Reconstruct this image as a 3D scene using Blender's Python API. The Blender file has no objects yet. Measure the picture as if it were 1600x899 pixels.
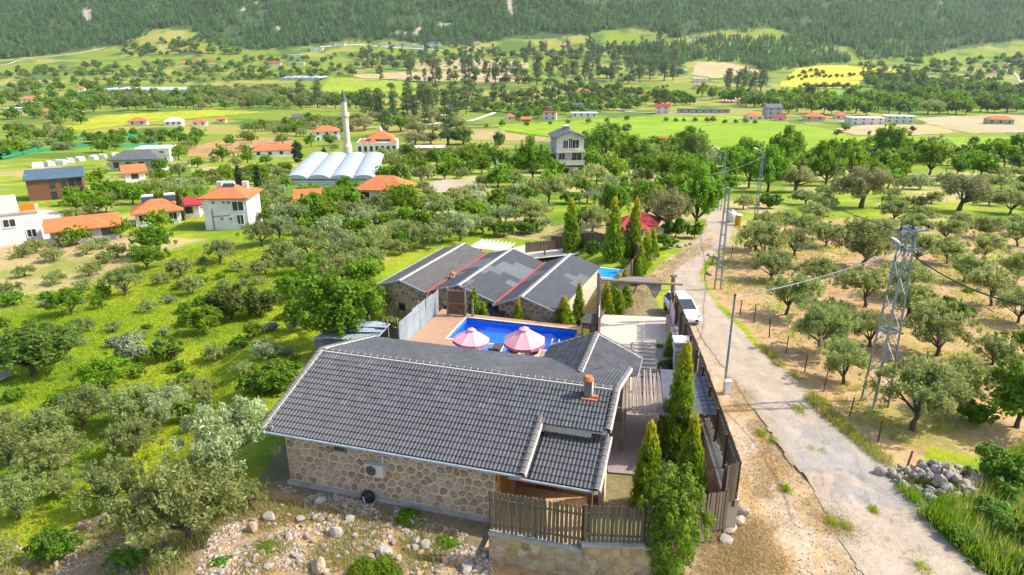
import bpy, bmesh, math, random
import numpy as np
from mathutils import Vector, Matrix
PI = math.pi
R = math.radians
random.seed(7)
rng = np.random.default_rng(11)
scene = bpy.context.scene
C = scene.collection
# ------------------------------------------------------------------ camera, sky, sun, exposure
F, PITCH, CAMZ = 1067.0, R(19.5), 18.0
cd = bpy.data.cameras.new('camera')
cam = bpy.data.objects.new('camera', cd)
C.objects.link(cam)
cam.location = (0, 0, CAMZ)
cam.rotation_euler = (R(90) - PITCH, 0, 0)
cd.sensor_width = 36
cd.lens = 36 * F / 1600
cd.clip_start = 0.5
cd.clip_end = 9000
scene.camera = cam
SUN_EL, SUN_AZ = R(44), R(86)          # azimuth clockwise from +Y
w = bpy.data.worlds.new('World')
scene.world = w
w.use_nodes = True
nt = w.node_tree
bg = nt.nodes['Background']
sky = nt.nodes.new('ShaderNodeTexSky')
sky.sky_type = 'NISHITA'
sky.sun_disc = False
sky.sun_elevation = SUN_EL
sky.sun_rotation = SUN_AZ
sky.altitude = 300
sky.air_density = 1.0
sky.dust_density = 3.0
sky.ozone_density = 1.0
nt.links.new(sky.outputs[0], bg.inputs[0])
bg.inputs[1].default_value = 0.15
sl = bpy.data.lights.new('sun', 'SUN')
sl.energy = 2.9
sl.angle = R(0.5)
sl.color = (1.0, 0.94, 0.84)
sun = bpy.data.objects.new('sun', sl)
C.objects.link(sun)
sun.rotation_euler = (0, R(90) - SUN_EL, R(90) - SUN_AZ)
scene.view_settings.view_transform = 'Standard'
scene.view_settings.look = 'None'
scene.view_settings.exposure = 1.26
scene.view_settings.gamma = 1
scene.cycles.max_bounces = 6
scene.cycles.diffuse_bounces = 3
scene.cycles.transparent_max_bounces = 8
scene.cycles.volume_bounces = 0
scene.cycles.use_denoising = True

# ------------------------------------------------------------------ camera geometry helpers (survey of the place)
cP, sP = math.cos(PITCH), math.sin(PITCH)
def ray(px, py):
    x = (px - 800) / F
    v = -(py - 449.5) / F
    return x, cP + v * sP, -sP + v * cP
def at(px, py, z):
    d = ray(px, py); t = (z - CAMZ) / d[2]
    return Vector((d[0] * t, d[1] * t, z))
def aty(px, py, y):
    d = ray(px, py); t = y / d[1]
    return Vector((d[0] * t, y, CAMZ + d[2] * t))
def projv(x, y, z):
    z = z - CAMZ
    dep = y * cP - z * sP
    v = (y * sP + z * cP) / dep
    return 800 + F * x / dep, 449.5 - F * v
# value noise
_N = rng.random((256, 256))
def vnoise(x, y):
    x = np.asarray(x, float); y = np.asarray(y, float)
    xi = np.floor(x).astype(int); yi = np.floor(y).astype(int)
    fx = x - xi; fy = y - yi
    fx = fx * fx * (3 - 2 * fx); fy = fy * fy * (3 - 2 * fy)
    a = _N[xi & 255, yi & 255]; b = _N[(xi + 1) & 255, yi & 255]
    c = _N[xi & 255, (yi + 1) & 255]; d = _N[(xi + 1) & 255, (yi + 1) & 255]
    return (a * (1 - fx) + b * fx) * (1 - fy) + (c * (1 - fx) + d * fx) * fy
def fbm(x, y, o=4):
    s = 0; a = .5
    for i in range(o):
        s = s + a * vnoise(x * 2 ** i + 17.3 * i, y * 2 ** i + 9.1 * i); a *= .5
    return s / (1 - .5 ** o)
def sstep(a, b, x):
    t = np.clip((np.asarray(x, float) - a) / (b - a), 0, 1)
    return t * t * (3 - 2 * t)
_ys = np.array([-200, 10, 20, 28, 34, 40, 46, 60, 74, 100, 125, 180, 270, 500, 800, 1200, 1520, 1900, 2400, 3600.])
_zs = np.array([3, .1, -.42, -.45, -.5, -.72, -.85, -1.5, -2.4, -4.6, -7, -13, -23, -36, -41, -30, -4, 110, 300, 760.])
_yy = np.linspace(-200, 3600, 7601)
_zz = np.interp(_yy, _ys, _zs)
def smooth_base(y):
    return (np.interp(y * .97 - 1, _yy, _zz) + 2 * np.interp(y, _yy, _zz) + np.interp(y * 1.03 + 1, _yy, _zz)) / 4
POOL = None
def H(x, y):
    x = np.asarray(x, float); y = np.asarray(y, float)
    z = smooth_base(y)
    near = 1 - sstep(60, 130, y)
    bank = sstep(0, 5, (-11.6 - x) - .25 * (y - 24))        # ground drops away left of the house
    low = sstep(9, 4.5, x) * sstep(44.2, 46.5, y) * (1 - sstep(60, 105, y))     # the cabins stand on a lower terrace
    z = z - np.maximum(1.5 * bank * near, 1.75 * low) - .03 * near * np.clip(-16 - x, 0, 40)
    comp = sstep(-9.5, -12, x) + sstep(10.5, 13, x) + sstep(58, 64, y) + sstep(24, 20, y)   # outside the compound
    rough = np.clip(comp, 0, 1)
    z = z + rough * (.35 * (fbm(x / 5, y / 5, 4) - .5) * (1 - sstep(30, 400, y) * .6) + .12 * (fbm(x * 1.3, y * 1.3, 3) - .5) * near)
    z = z + .55 * np.exp(-(((x + 6.5) / 4.5) ** 2 + ((y - 19.3) / 2.0) ** 2))                # rubble mound
    z = z + sstep(60, 300, y) * 5 * (fbm(x / 90, y / 90, 3) - .5)
    z = z + sstep(1400, 2000, y) * (90 * (fbm(x / 520 + 3, y / 700, 4) - .5) + 26 * (fbm(x / 130, y / 160, 3) - .5))
    return z
def Hs(x, y):
    return float(H(np.array([x]), np.array([y]))[0])
_T = np.concatenate([np.linspace(8, 200, 1500), np.geomspace(200.2, 3500, 2500)])
def G(px, py):
    d = ray(px, py)
    z = CAMZ + d[2] * _T; h = H(d[0] * _T, d[1] * _T)
    k = np.argmax(z < h)
    if not (z < h).any(): k = len(_T) - 1
    lo, hi = _T[max(k - 1, 0)], _T[k]
    for _ in range(12):
        m = (lo + hi) / 2
        if CAMZ + d[2] * m < Hs(d[0] * m, d[1] * m): hi = m
        else: lo = m
    x, y = d[0] * hi, d[1] * hi
    return Vector((x, y, Hs(x, y)))
def in_poly(px, py, poly):
    px = np.asarray(px); py = np.asarray(py)
    ins = np.zeros(px.shape, bool)
    n = len(poly)
    for i in range(n):
        x1, y1 = poly[i]; x2, y2 = poly[(i + 1) % n]
        if y1 == y2: continue
        c = ((y1 > py) != (y2 > py)) & (px < (x2 - x1) * (py - y1) / (y2 - y1) + x1)
        ins ^= c
    return ins
def scl(x, y):      # metres per photo pixel near a ground point
    return (y * cP - (Hs(x, y) - CAMZ) * sP) / F

# ------------------------------------------------------------------ materials
def lin(r, g, b):
    f = lambda c: (c / 255 / 12.92) if c <= 10 else ((c / 255 + .055) / 1.055) ** 2.4
    return (f(r), f(g), f(b))
def nodes(name):
    m = bpy.data.materials.new(name); m.use_nodes = True
    t = m.node_tree
    return m, t, t.nodes['Principled BSDF'], t.nodes, t.links
def mat(name, c1, c2=None, scale=3, rough=.8, bump=0, bscale=None, spec=.3, metal=0, stretch=None, coords='Object', detail=6, orand=0):
    m, t, b, N, L = nodes(name)
    b.inputs['Roughness'].default_value = rough
    b.inputs['Specular IOR Level'].default_value = spec
    b.inputs['Metallic'].default_value = metal
    c2 = c2 or tuple(c * .75 for c in c1)
    tc = N.new('ShaderNodeTexCoord'); mp = N.new('ShaderNodeMapping')
    L.new(tc.outputs[coords], mp.inputs[0])
    if stretch: mp.inputs['Scale'].default_value = stretch
    no = N.new('ShaderNodeTexNoise'); no.inputs['Scale'].default_value = scale; no.inputs['Detail'].default_value = detail
    no.inputs['Roughness'].default_value = .65
    L.new(mp.outputs[0], no.inputs['Vector'])
    ra = N.new('ShaderNodeValToRGB')
    ra.color_ramp.elements[0].position = .32; ra.color_ramp.elements[1].position = .68
    ra.color_ramp.elements[0].color = (*c2, 1); ra.color_ramp.elements[1].color = (*c1, 1)
    L.new(no.outputs[0], ra.inputs[0])
    out = ra.outputs[0]
    if orand:
        oi = N.new('ShaderNodeObjectInfo'); hs = N.new('ShaderNodeHueSaturation')
        mr = N.new('ShaderNodeMapRange'); mr.inputs[3].default_value = 1 - orand; mr.inputs[4].default_value = 1 + orand
        L.new(oi.outputs['Random'], mr.inputs[0]); L.new(mr.outputs[0], hs.inputs['Value']); L.new(out, hs.inputs['Color'])
        out = hs.outputs[0]
    L.new(out, b.inputs['Base Color'])
    if bump:
        n2 = N.new('ShaderNodeTexNoise'); n2.inputs['Scale'].default_value = bscale or scale * 6; n2.inputs['Detail'].default_value = 4
        L.new(mp.outputs[0], n2.inputs['Vector'])
        bu = N.new('ShaderNodeBump'); bu.inputs['Strength'].default_value = bump; bu.inputs['Distance'].default_value = .05
        L.new(n2.outputs[0], bu.inputs['Height']); L.new(bu.outputs[0], b.inputs['Normal'])
    return m
def attr_mat(name, rough=.9, var=.35, scales=((1.2, .5), (9, .5)), bump=.4, bscale=6, spec=.15, coords='Object', dist=.08):
    """colour comes from the 'col' attribute, fine grain from noise"""
    m, t, b, N, L = nodes(name)
    b.inputs['Roughness'].default_value = rough; b.inputs['Specular IOR Level'].default_value = spec
    a = N.new('ShaderNodeAttribute'); a.attribute_name = 'col'
    tc = N.new('ShaderNodeTexCoord')
    val = None
    for s, k in scales:
        no = N.new('ShaderNodeTexNoise'); no.inputs['Scale'].default_value = s; no.inputs['Detail'].default_value = 6; no.inputs['Roughness'].default_value = .7
        L.new(tc.outputs[coords], no.inputs['Vector'])
        mr = N.new('ShaderNodeMapRange'); mr.inputs[1].default_value = .25; mr.inputs[2].default_value = .75
        mr.inputs[3].default_value = 1 - var * k * 2; mr.inputs[4].default_value = 1 + var * k * 2
        L.new(no.outputs[0], mr.inputs[0])
        if val is None: val = mr.outputs[0]
        else:
            mu = N.new('ShaderNodeMath'); mu.operation = 'MULTIPLY'; L.new(val, mu.inputs[0]); L.new(mr.outputs[0], mu.inputs[1]); val = mu.outputs[0]
    hs = N.new('ShaderNodeHueSaturation'); L.new(a.outputs['Color'], hs.inputs['Color']); L.new(val, hs.inputs['Value'])
    L.new(hs.outputs[0], b.inputs['Base Color'])
    if bump:
        no = N.new('ShaderNodeTexNoise'); no.inputs['Scale'].default_value = bscale; no.inputs['Detail'].default_value = 5
        L.new(tc.outputs[coords], no.inputs['Vector'])
        bu = N.new('ShaderNodeBump'); bu.inputs['Strength'].default_value = bump; bu.inputs['Distance'].default_value = dist
        L.new(no.outputs[0], bu.inputs['Height']); L.new(bu.outputs[0], b.inputs['Normal'])
    return m
def leaf_mat(name, trans=.5, hue=.014, val=.2, rough=.55):
    m, t, b, N, L = nodes(name)
    b.inputs['Roughness'].default_value = rough; b.inputs['Specular IOR Level'].default_value = .25
    a = N.new('ShaderNodeAttribute'); a.attribute_name = 'col'
    oi = N.new('ShaderNodeObjectInfo')
    hs = N.new('ShaderNodeHueSaturation')
    m1 = N.new('ShaderNodeMapRange'); m1.inputs[3].default_value = 1 - val; m1.inputs[4].default_value = 1 + val
    m2 = N.new('ShaderNodeMapRange'); m2.inputs[3].default_value = .5 - hue; m2.inputs[4].default_value = .5 + hue
    mul = N.new('ShaderNodeMath'); mul.operation = 'MULTIPLY'; mul.inputs[1].default_value = 7.31
    fr = N.new('ShaderNodeMath'); fr.operation = 'FRACT'
    L.new(oi.outputs['Random'], m1.inputs[0]); L.new(oi.outputs['Random'], mul.inputs[0]); L.new(mul.outputs[0], fr.inputs[0]); L.new(fr.outputs[0], m2.inputs[0])
    L.new(m1.outputs[0], hs.inputs['Value']); L.new(m2.outputs[0], hs.inputs['Hue']); L.new(a.outputs['Color'], hs.inputs['Color'])
    L.new(hs.outputs[0], b.inputs['Base Color'])
    tr = N.new('ShaderNodeBsdfTranslucent'); L.new(hs.outputs[0], tr.inputs[0])
    mx = N.new('ShaderNodeMixShader'); mx.inputs[0].default_value = trans
    L.new(b.outputs[0], mx.inputs[1]); L.new(tr.outputs[0], mx.inputs[2])
    L.new(mx.outputs[0], N['Material Output'].inputs[0])
    return m
M = {}
M['ground'] = attr_mat('ground_soil', var=.3, scales=((.35, .35), (2.5, .55), (14, .5)), bump=.6, bscale=5, coords='Object')
M['road'] = attr_mat('dirt_road', var=.16, scales=((.8, .5), (7, .6)), bump=.35, bscale=9)
M['leaf'] = leaf_mat('leaves')
M['leafforest'] = leaf_mat('forest_leaves', val=.38, hue=.02)
M['blade'] = leaf_mat('grass_blades', trans=.5, val=.02, hue=0)
M['bark'] = mat('bark', (.13, .10, .075), (.06, .045, .035), 6, .95, .5)
M['barkpale'] = mat('bark_pale', (.24, .2, .16), (.12, .1, .08), 6, .95, .5)
M['mortar'] = mat('mortar', (.62, .5, .37), (.54, .43, .31), 4, .95, .3)
M['stone'] = attr_mat('wall_stone', var=.3, scales=((5, .5), (22, .4)), bump=.5, bscale=14, coords='Object', dist=.03)
M['tile'] = attr_mat('roof_tile', rough=.5, var=.2, scales=((3, .4), (25, .4)), bump=.15, bscale=30, spec=.4, dist=.01)
M['roofdark'] = mat('roof_underlay', (.05, .05, .055), (.03, .03, .035), 3, .8)
M['capwhite'] = mat('lime_mortar', (.62, .57, .5), (.42, .38, .33), 9, .9, .2)
M['captile'] = mat('ridge_tile_grey', (.115, .105, .1), (.075, .07, .066), 5, .6, .15, orand=.12)
M['rubbleplaster'] = mat('rubble_plaster', (.52, .38, .25), (.30, .19, .115), 2.6, .95, .6, 9)
M['gutter'] = mat('gutter_metal', (.42, .45, .47), (.3, .33, .35), 4, .45, metal=.2)
M['concrete'] = mat('concrete', (.42, .38, .33), (.28, .25, .22), 2.5, .95, .3)
M['plaster_white'] = mat('plaster_white', (.72, .7, .66), (.54, .51, .46), .7, .9, .1)
M['plaster_cream'] = mat('plaster_cream', (.62, .55, .45), (.5, .43, .34), 1.2, .9, .1)
M['plaster_grey'] = mat('plaster_grey', (.4, .4, .39), (.28, .28, .28), .8, .9, .1)
M['terracotta'] = mat('terracotta_tiles', (.56, .17, .055), (.38, .11, .04), 1.4, .8, .3, 5)
M['redroof'] = mat('red_roof_sheet', (.38, .035, .04), (.26, .025, .03), 1.5, .7, .2, 4)
M['greyroof'] = mat('grey_roof', (.12, .125, .135), (.08, .085, .09), 1.2, .7, .2, 4)
M['blueroof'] = mat('blue_grey_roof', (.075, .125, .16), (.05, .09, .115), 1, .6, .1)
M['white'] = mat('white_paint', (.78, .77, .74), (.66, .65, .62), 2, .6)
M['glass'] = mat('dark_glass', (.035, .045, .055), (.02, .025, .03), 2, .12, spec=.6)
M['frame'] = mat('window_frame', (.32, .3, .28), None, 3, .6)
M['wood'] = mat('weathered_boards', (.19, .14, .10), (.105, .077, .055), 3, .85, .3, 12, stretch=(8, 8, 1), orand=.22)
M['woodbrown'] = mat('brown_wood', (.2, .095, .045), (.12, .055, .03), 2.5, .7, .2, stretch=(1, 1, 6), orand=.15)
M['woodorange'] = mat('varnished_wood', (.52, .24, .06), (.36, .15, .035), 3, .55, .1, stretch=(6, 1, 1))
M['log'] = mat('log_wood', (.27, .21, .16), (.15, .115, .09), 4, .9, .3, stretch=(6, 6, 1))
M['deck'] = mat('deck_planks', (.40, .25, .16), (.27, .165, .10), 2, .75, .1, stretch=(1, 9, 1))
M['galv'] = mat('galvanised_steel', (.235, .28, .30), (.16, .195, .21), 3, .5, metal=.35)
M['rust'] = mat('rusty_iron', (.16, .07, .04), (.09, .04, .025), 9, .95, .2)
M['tin'] = mat('pale_tin_sheet', (.31, .36, .39), (.22, .26, .29), 1.1, .5, metal=.15, orand=.12)
M['tindark'] = mat('dark_tin_sheet', (.15, .17, .19), (.08, .09, .10), 1.5, .5, metal=.2, stretch=(5, 5, 1), orand=.3)
M['reed'] = mat('reed_poles', (.36, .29, .23), (.2, .155, .12), 4, .95, .3, orand=.2)
M['pink'] = mat('pink_canvas', (.72, .36, .40), (.64, .29, .33), 2, .85)
M['pinkdeep'] = mat('deep_pink_valance', (.5, .12, .2), (.42, .09, .16), 2, .85)
M['pinkpale'] = mat('pale_pink_panel', (.62, .5, .5), (.54, .42, .42), 1.2, .8)
M['pooltile'] = mat('pool_tiles', (.02, .27, .9), (.015, .22, .8), 3, .35)
M['charcoal'] = mat('charcoal_fabric', (.075, .07, .07), (.05, .045, .045), 5, .9)
M['cream'] = mat('cream_canvas', (.66, .6, .5), (.56, .5, .42), 2, .8)
M['black'] = mat('black_plastic', (.02, .022, .025), (.012, .012, .014), 4, .4)
M['rubber'] = mat('black_rubber', (.02, .02, .02), None, 4, .8)
M['carpaint'] = mat('white_car_paint', (.74, .75, .76), (.72, .73, .74), 1, .2, spec=.6)
M['yellow'] = mat('yellow_plastic', (.62, .36, .03), None, 3, .6)
M['poly'] = mat('greenhouse_film', (.40, .44, .475), (.30, .34, .38), .25, .45, stretch=(1, 5, 1))
M['rock'] = attr_mat('pale_rock', var=.28, scales=((2.5, .5), (12, .5)), bump=.7, bscale=9, coords='Object')
M['greenet'] = mat('green_shade_net', (.012, .2, .085), (.01, .13, .055), 1, .8)
M['metalblue'] = mat('blue_sheet', (.1, .26, .5), (.07, .18, .36), 1.5, .5)
def water_mat():
    m, t, b, N, L = nodes('pool_water')
    b.inputs['Base Color'].default_value = (.55, .82, 1, 1); b.inputs['Roughness'].default_value = .03
    b.inputs['Transmission Weight'].default_value = 1; b.inputs['IOR'].default_value = 1.33
    no = N.new('ShaderNodeTexNoise'); no.inputs['Scale'].default_value = 3
    bu = N.new('ShaderNodeBump'); bu.inputs['Strength'].default_value = .12; bu.inputs['Distance'].default_value = .03
    L.new(no.outputs[0], bu.inputs['Height']); L.new(bu.outputs[0], b.inputs['Normal'])
    return m
M['water'] = water_mat()
def shingle_mat(name, base, patch, amount):
    """rows of thin shingles; some lots of paler shingles"""
    m, t, b, N, L = nodes(name)
    b.inputs['Roughness'].default_value = .75; b.inputs['Specular IOR Level'].default_value = .25
    uv = N.new('ShaderNodeUVMap'); uv.uv_map = 'UVMap'
    br = N.new('ShaderNodeTexBrick'); br.offset = .5
    br.inputs['Scale'].default_value = 1; br.inputs['Mortar Size'].default_value = .012
    br.inputs['Brick Width'].default_value = .95; br.inputs['Row Height'].default_value = .30
    br.inputs['Color1'].default_value = (*base, 1); br.inputs['Color2'].default_value = (*[c * 1.25 for c in base], 1)
    br.inputs['Mortar'].default_value = (*[c * .6 for c in base], 1)
    L.new(uv.outputs[0], br.inputs['Vector'])
    mp = N.new('ShaderNodeMapping'); mp.inputs['Scale'].default_value = (1 / .95, 1 / .9, 1)
    L.new(uv.outputs[0], mp.inputs[0])
    fl = N.new('ShaderNodeVectorMath'); fl.operation = 'FLOOR'; L.new(mp.outputs[0], fl.inputs[0])
    no = N.new('ShaderNodeTexNoise'); no.inputs['Scale'].default_value = .23; no.inputs['Detail'].default_value = 2
    L.new(fl.outputs[0], no.inputs['Vector'])
    ra = N.new('ShaderNodeMapRange'); ra.inputs[1].default_value = amount; ra.inputs[2].default_value = amount + .01
    L.new(no.outputs[0], ra.inputs[0])
    mx = N.new('ShaderNodeMix'); mx.data_type = 'RGBA'
    L.new(ra.outputs[0], mx.inputs[0]); L.new(br.outputs['Color'], mx.inputs[6]); mx.inputs[7].default_value = (*patch, 1)
    L.new(mx.outputs[2], b.inputs['Base Color'])
    bu = N.new('ShaderNodeBump'); bu.inputs['Strength'].default_value = .4; bu.inputs['Distance'].default_value = .02
    L.new(br.outputs['Fac'], bu.inputs['Height']); bu.invert = True; L.new(bu.outputs[0], b.inputs['Normal'])
    return m
M['shingleA'] = shingle_mat('shingles_brown_grey', (.08, .074, .07), (.1, .095, .09), .8)
M['shingleB'] = shingle_mat('shingles_patched', (.05, .053, .06), (.115, .12, .128), .5)
M['shingleC'] = shingle_mat('shingles_grey', (.053, .057, .064), (.105, .11, .118), .58)

# ------------------------------------------------------------------ mesh builders
class MB:
    def __init__(s): s.v = []; s.f = []; s.m = []; s.c = []; s.uv = {}
    def add(s, vs, fs, mi=0, col=None):
        o = len(s.v); s.v += [tuple(p) for p in vs]
        s.f += [tuple(i + o for i in f) for f in fs]; s.m += [mi] * len(fs)
        s.c += [col or (1, 1, 1)] * len(vs)
    def box(s, x0, x1, y0, y1, z0, z1, mi=0, col=None):
        s.add([(x0, y0, z0), (x1, y0, z0), (x1, y1, z0), (x0, y1, z0), (x0, y0, z1), (x1, y0, z1), (x1, y1, z1), (x0, y1, z1)],
              [(0, 3, 2, 1), (4, 5, 6, 7), (0, 1, 5, 4), (1, 2, 6, 5), (2, 3, 7, 6), (3, 0, 4, 7)], mi, col)
    def bar(s, a, b, wx, wy=None, mi=0, up=(0, 0, 1)):
        a = Vector(a); b = Vector(b); d = (b - a).normalized(); wy = wy or wx
        u = Vector(up)
        if abs(d.dot(u)) > .95: u = Vector((0, 1, 0))
        sx = d.cross(u).normalized() * wx / 2; sy = sx.cross(d).normalized() * wy / 2
        s.add([a - sx - sy, a + sx - sy, a + sx + sy, a - sx + sy, b - sx - sy, b + sx - sy, b + sx + sy, b - sx + sy],
              [(0, 3, 2, 1), (4, 5, 6, 7), (0, 1, 5, 4), (1, 2, 6, 5), (2, 3, 7, 6), (3, 0, 4, 7)], mi)
    def tube(s, pts, rad, n=8, mi=0, cap=True, col=None):
        pts = [Vector(p) for p in pts]; rad = rad if hasattr(rad, '__len__') else [rad] * len(pts)
        vs = []; fs = []
        for i, p in enumerate(pts):
            d = (pts[min(i + 1, len(pts) - 1)] - pts[max(i - 1, 0)]).normalized()
            u = Vector((0, 0, 1)) if abs(d.z) < .9 else Vector((1, 0, 0))
            a = d.cross(u).normalized(); b = d.cross(a)
            for k in range(n):
                t = 2 * PI * k / n
                vs.append(p + (a * math.cos(t) + b * math.sin(t)) * rad[i])
        for i in range(len(pts) - 1):
            for k in range(n):
                k2 = (k + 1) % n
                fs.append((i * n + k, i * n + k2, (i + 1) * n + k2, (i + 1) * n + k))
        if cap: fs += [tuple(range(n)), tuple(reversed(range((len(pts) - 1) * n, len(pts) * n)))]
        s.add(vs, fs, mi, col)
    def lathe(s, prof, n=16, c=(0, 0, 0), mi=0):
        vs = []; fs = []
        for r, z in prof:
            for k in range(n):
                t = 2 * PI * k / n; vs.append((c[0] + r * math.cos(t), c[1] + r * math.sin(t), c[2] + z))
        for i in range(len(prof) - 1):
            for k in range(n):
                k2 = (k + 1) % n; fs.append((i * n + k, i * n + k2, (i + 1) * n + k2, (i + 1) * n + k))
        s.add(vs, fs, mi)
    def prism(s, poly, z0, z1, mi=0):
        n = len(poly)
        s.add([(x, y, z0) for x, y in poly] + [(x, y, z1) for x, y in poly],
              [tuple(reversed(range(n))), tuple(range(n, 2 * n))] + [(i, (i + 1) % n, n + (i + 1) % n, n + i) for i in range(n)], mi)
    def build(s, name, mats, parent=None, smooth=False, kind=None, mesh_only=False, uvs=None):
        me = bpy.data.meshes.new(name)
        me.from_pydata(s.v, [], s.f)
        for m in (mats if isinstance(mats, (list, tuple)) else [mats]): me.materials.append(m)
        me.polygons.foreach_set('material_index', s.m)
        if smooth: me.polygons.foreach_set('use_smooth', [True] * len(s.f))
        if any(c != (1, 1, 1) for c in s.c):
            a = me.color_attributes.new('col', 'FLOAT_COLOR', 'POINT')
            a.data.foreach_set('color', np.c_[np.array(s.c), np.ones(len(s.c))].astype('f').ravel())
        me.update()
        if mesh_only: return me
        return link(name, me, parent, kind)
def link(name, me, parent=None, kind=None, loc=None, rot=None, scale=None):
    o = bpy.data.objects.new(name, me); C.objects.link(o)
    if parent: o.parent = parent
    if kind: o['kind'] = kind
    if loc is not None: o.location = loc
    if rot is not None: o.rotation_euler = rot if hasattr(rot, '__len__') else (0, 0, rot)
    if scale is not None: o.scale = scale if hasattr(scale, '__len__') else (scale,) * 3
    return o
def np_mesh(name, V, Fa, mats, cols=None, mi=None, smooth=False):
    me = bpy.data.meshes.new(name)
    me.from_pydata(np.asarray(V, float), [], np.asarray(Fa, int))
    for m in (mats if isinstance(mats, (list, tuple)) else [mats]): me.materials.append(m)
    if cols is not None:
        a = me.color_attributes.new('col', 'FLOAT_COLOR', 'POINT')
        a.data.foreach_set('color', np.c_[cols, np.ones(len(cols))].astype('f').ravel())
    if mi is not None: me.polygons.foreach_set('material_index', np.asarray(mi, 'i'))
    if smooth: me.polygons.foreach_set('use_smooth', np.ones(len(Fa), bool))
    me.update()
    return me
def thing(name, label, cat, loc=(0, 0, 0), rz=0, group=None):
    o = bpy.data.objects.new(name, None); C.objects.link(o)
    o.location = loc; o.rotation_euler = (0, 0, rz); o.empty_display_size = .3
    o['label'] = label; o['category'] = cat
    if group: o['group'] = group
    return o
def tag(o, label, cat, group=None):
    o['label'] = label; o['category'] = cat
    if group: o['group'] = group
    return o
LAND = []           # landmarks used to word the labels of trees
def landmark(phrase, px, py): LAND.append((phrase, px, py))

# ------------------------------------------------------------------ terrain (one sheet out to the mountain)
def mixc(c, d, k):
    return c * (1 - k[:, None]) + np.array(d) * k[:, None]
DRYGROVE = [(-5, 385), (60, 375), (200, 370), (290, 385), (215, 405), (190, 450), (60, 452), (-5, 440)]
ORCHARD = [(1120, 470), (1100, 430), (1140, 390), (1205, 352), (1330, 340), (1640, 360), (1640, 690), (1560, 715), (1450, 700), (1425, 765), (1390, 745), (1320, 690), (1240, 590), (1160, 505)]
VERGE = [(1040, 520), (960, 505), (925, 540), (1000, 440), (1050, 400), (1110, 370), (1125, 380), (1060, 420), (1000, 480), (1120, 520), (1198, 600), (1290, 740), (1345, 840), (1370, 840), (1380, 910), (1100, 910), (1120, 780), (1090, 600)]
STRAW = [(1110, 800), (1160, 770), (1290, 790), (1345, 850), (1365, 910), (1090, 910)]
RUBBLE = [(330, 830), (395, 770), (440, 752), (600, 775), (770, 815), (770, 870), (1130, 860), (1130, 910), (80, 910), (230, 850), (200, 800), (300, 765), (380, 770)]
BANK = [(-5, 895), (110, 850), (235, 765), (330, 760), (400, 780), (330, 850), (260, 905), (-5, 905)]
FIELDS = [
 ('ploughed_field', (.40, .23, .10), [(262, 243), (345, 217), (460, 214), (455, 229), (395, 243), (330, 248)]),
 ('wheat_field', (.56, .47, .03), [(1215, 135), (1245, 106), (1300, 101), (1412, 108), (1400, 116), (1350, 121), (1345, 137), (1275, 140)]),
 ('stubble_field', (.46, .33, .19), [(540, 116), (640, 112), (828, 113), (815, 129), (640, 127), (560, 122)]),
 ('bare_field', (.48, .35, .21), [(640, 103), (720, 92), (830, 98), (826, 108), (650, 110)]),
 ('fallow_field', (.50, .35, .20), [(1085, 97), (1130, 98), (1200, 112), (1120, 123), (1080, 118)]),
 ('earth_lot', (.46, .33, .21), [(1115, 145), (1185, 142), (1190, 158), (1130, 160)]),
 ('tilled_field', (.50, .34, .17), [(1302, 201), (1370, 195), (1460, 195), (1500, 208), (1420, 212), (1335, 212)]),
 ('dry_field', (.42, .34, .20), [(1430, 184), (1640, 176), (1640, 207), (1520, 210), (1450, 195)]),
 ('meadow_field', (.22, .34, .012), [(770, 196), (1000, 183), (1170, 181), (1300, 203), (1330, 214), (1640, 214), (1640, 236), (1100, 238), (930, 226), (790, 207)]),
 ('barley_field', (.27, .35, .02), [(515, 121), (560, 123), (655, 129), (660, 150), (520, 156), (500, 140)]),
 ('clover_field', (.13, .32, .03), [(1210, 143), (1345, 140), (1385, 150), (1370, 158), (1200, 158)]),
 ('earth_yard', (.45, .36, .25), [(668, 287), (700, 280), (748, 275), (750, 297), (660, 305)]),
 ('bare_strip', (.42, .27, .16), [(715, 206), (790, 204), (862, 214), (850, 222), (740, 220)]),
 ('grain_field', (.36, .38, .02), [(95, 200), (160, 180), (330, 172), (420, 176), (300, 186), (120, 205)]),
 ('hay_field', (.40, .33, .14), [(690, 165), (700, 158), (740, 160), (735, 166)]),
]
FOREST = [(-300, 96), (0, 93), (60, 88), (120, 80), (190, 68), (240, 45), (300, 48), (340, 72), (400, 78), (470, 72), (520, 66), (620, 62), (660, 70), (730, 72), (790, 62), (870, 60), (950, 47),
          (1000, 45), (1060, 60), (1130, 48), (1210, 44), (1250, 62), (1290, 72), (1340, 76), (1400, 60), (1440, 80), (1500, 78), (1600, 62), (1950, 60), (1950, -400), (-300, -400)]
FOREST2 = [[(970, 80), (1060, 68), (1100, 58), (1240, 60), (1300, 80), (1330, 95), (1290, 104), (1200, 110), (1150, 96), (1090, 93), (1040, 108), (985, 100)],
           [(1335, 72), (1440, 70), (1460, 88), (1400, 95), (1340, 96)], [(590, 135), (650, 128), (720, 122), (800, 128), (800, 150), (700, 160), (640, 160), (590, 165)]]
CLEAR = [[(128, 15), (142, 14), (144, 28), (136, 34)], [(378, 8), (386, 10), (384, 18), (378, 16)], [(792, -5), (798, -5), (803, 20), (800, 28), (795, 20)], [(393, 0), (405, 0), (400, 6)],
         [(650, 44), (662, 40), (655, 52), (646, 54)], [(685, 37), (700, 34), (705, 40), (690, 42)], [(1465, -4), (1470, 0), (1478, 20), (1474, 18)], [(430, 40), (440, 42), (436, 52), (430, 50)], [(620, 48), (636, 48), (634, 53), (618, 54)]]
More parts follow.
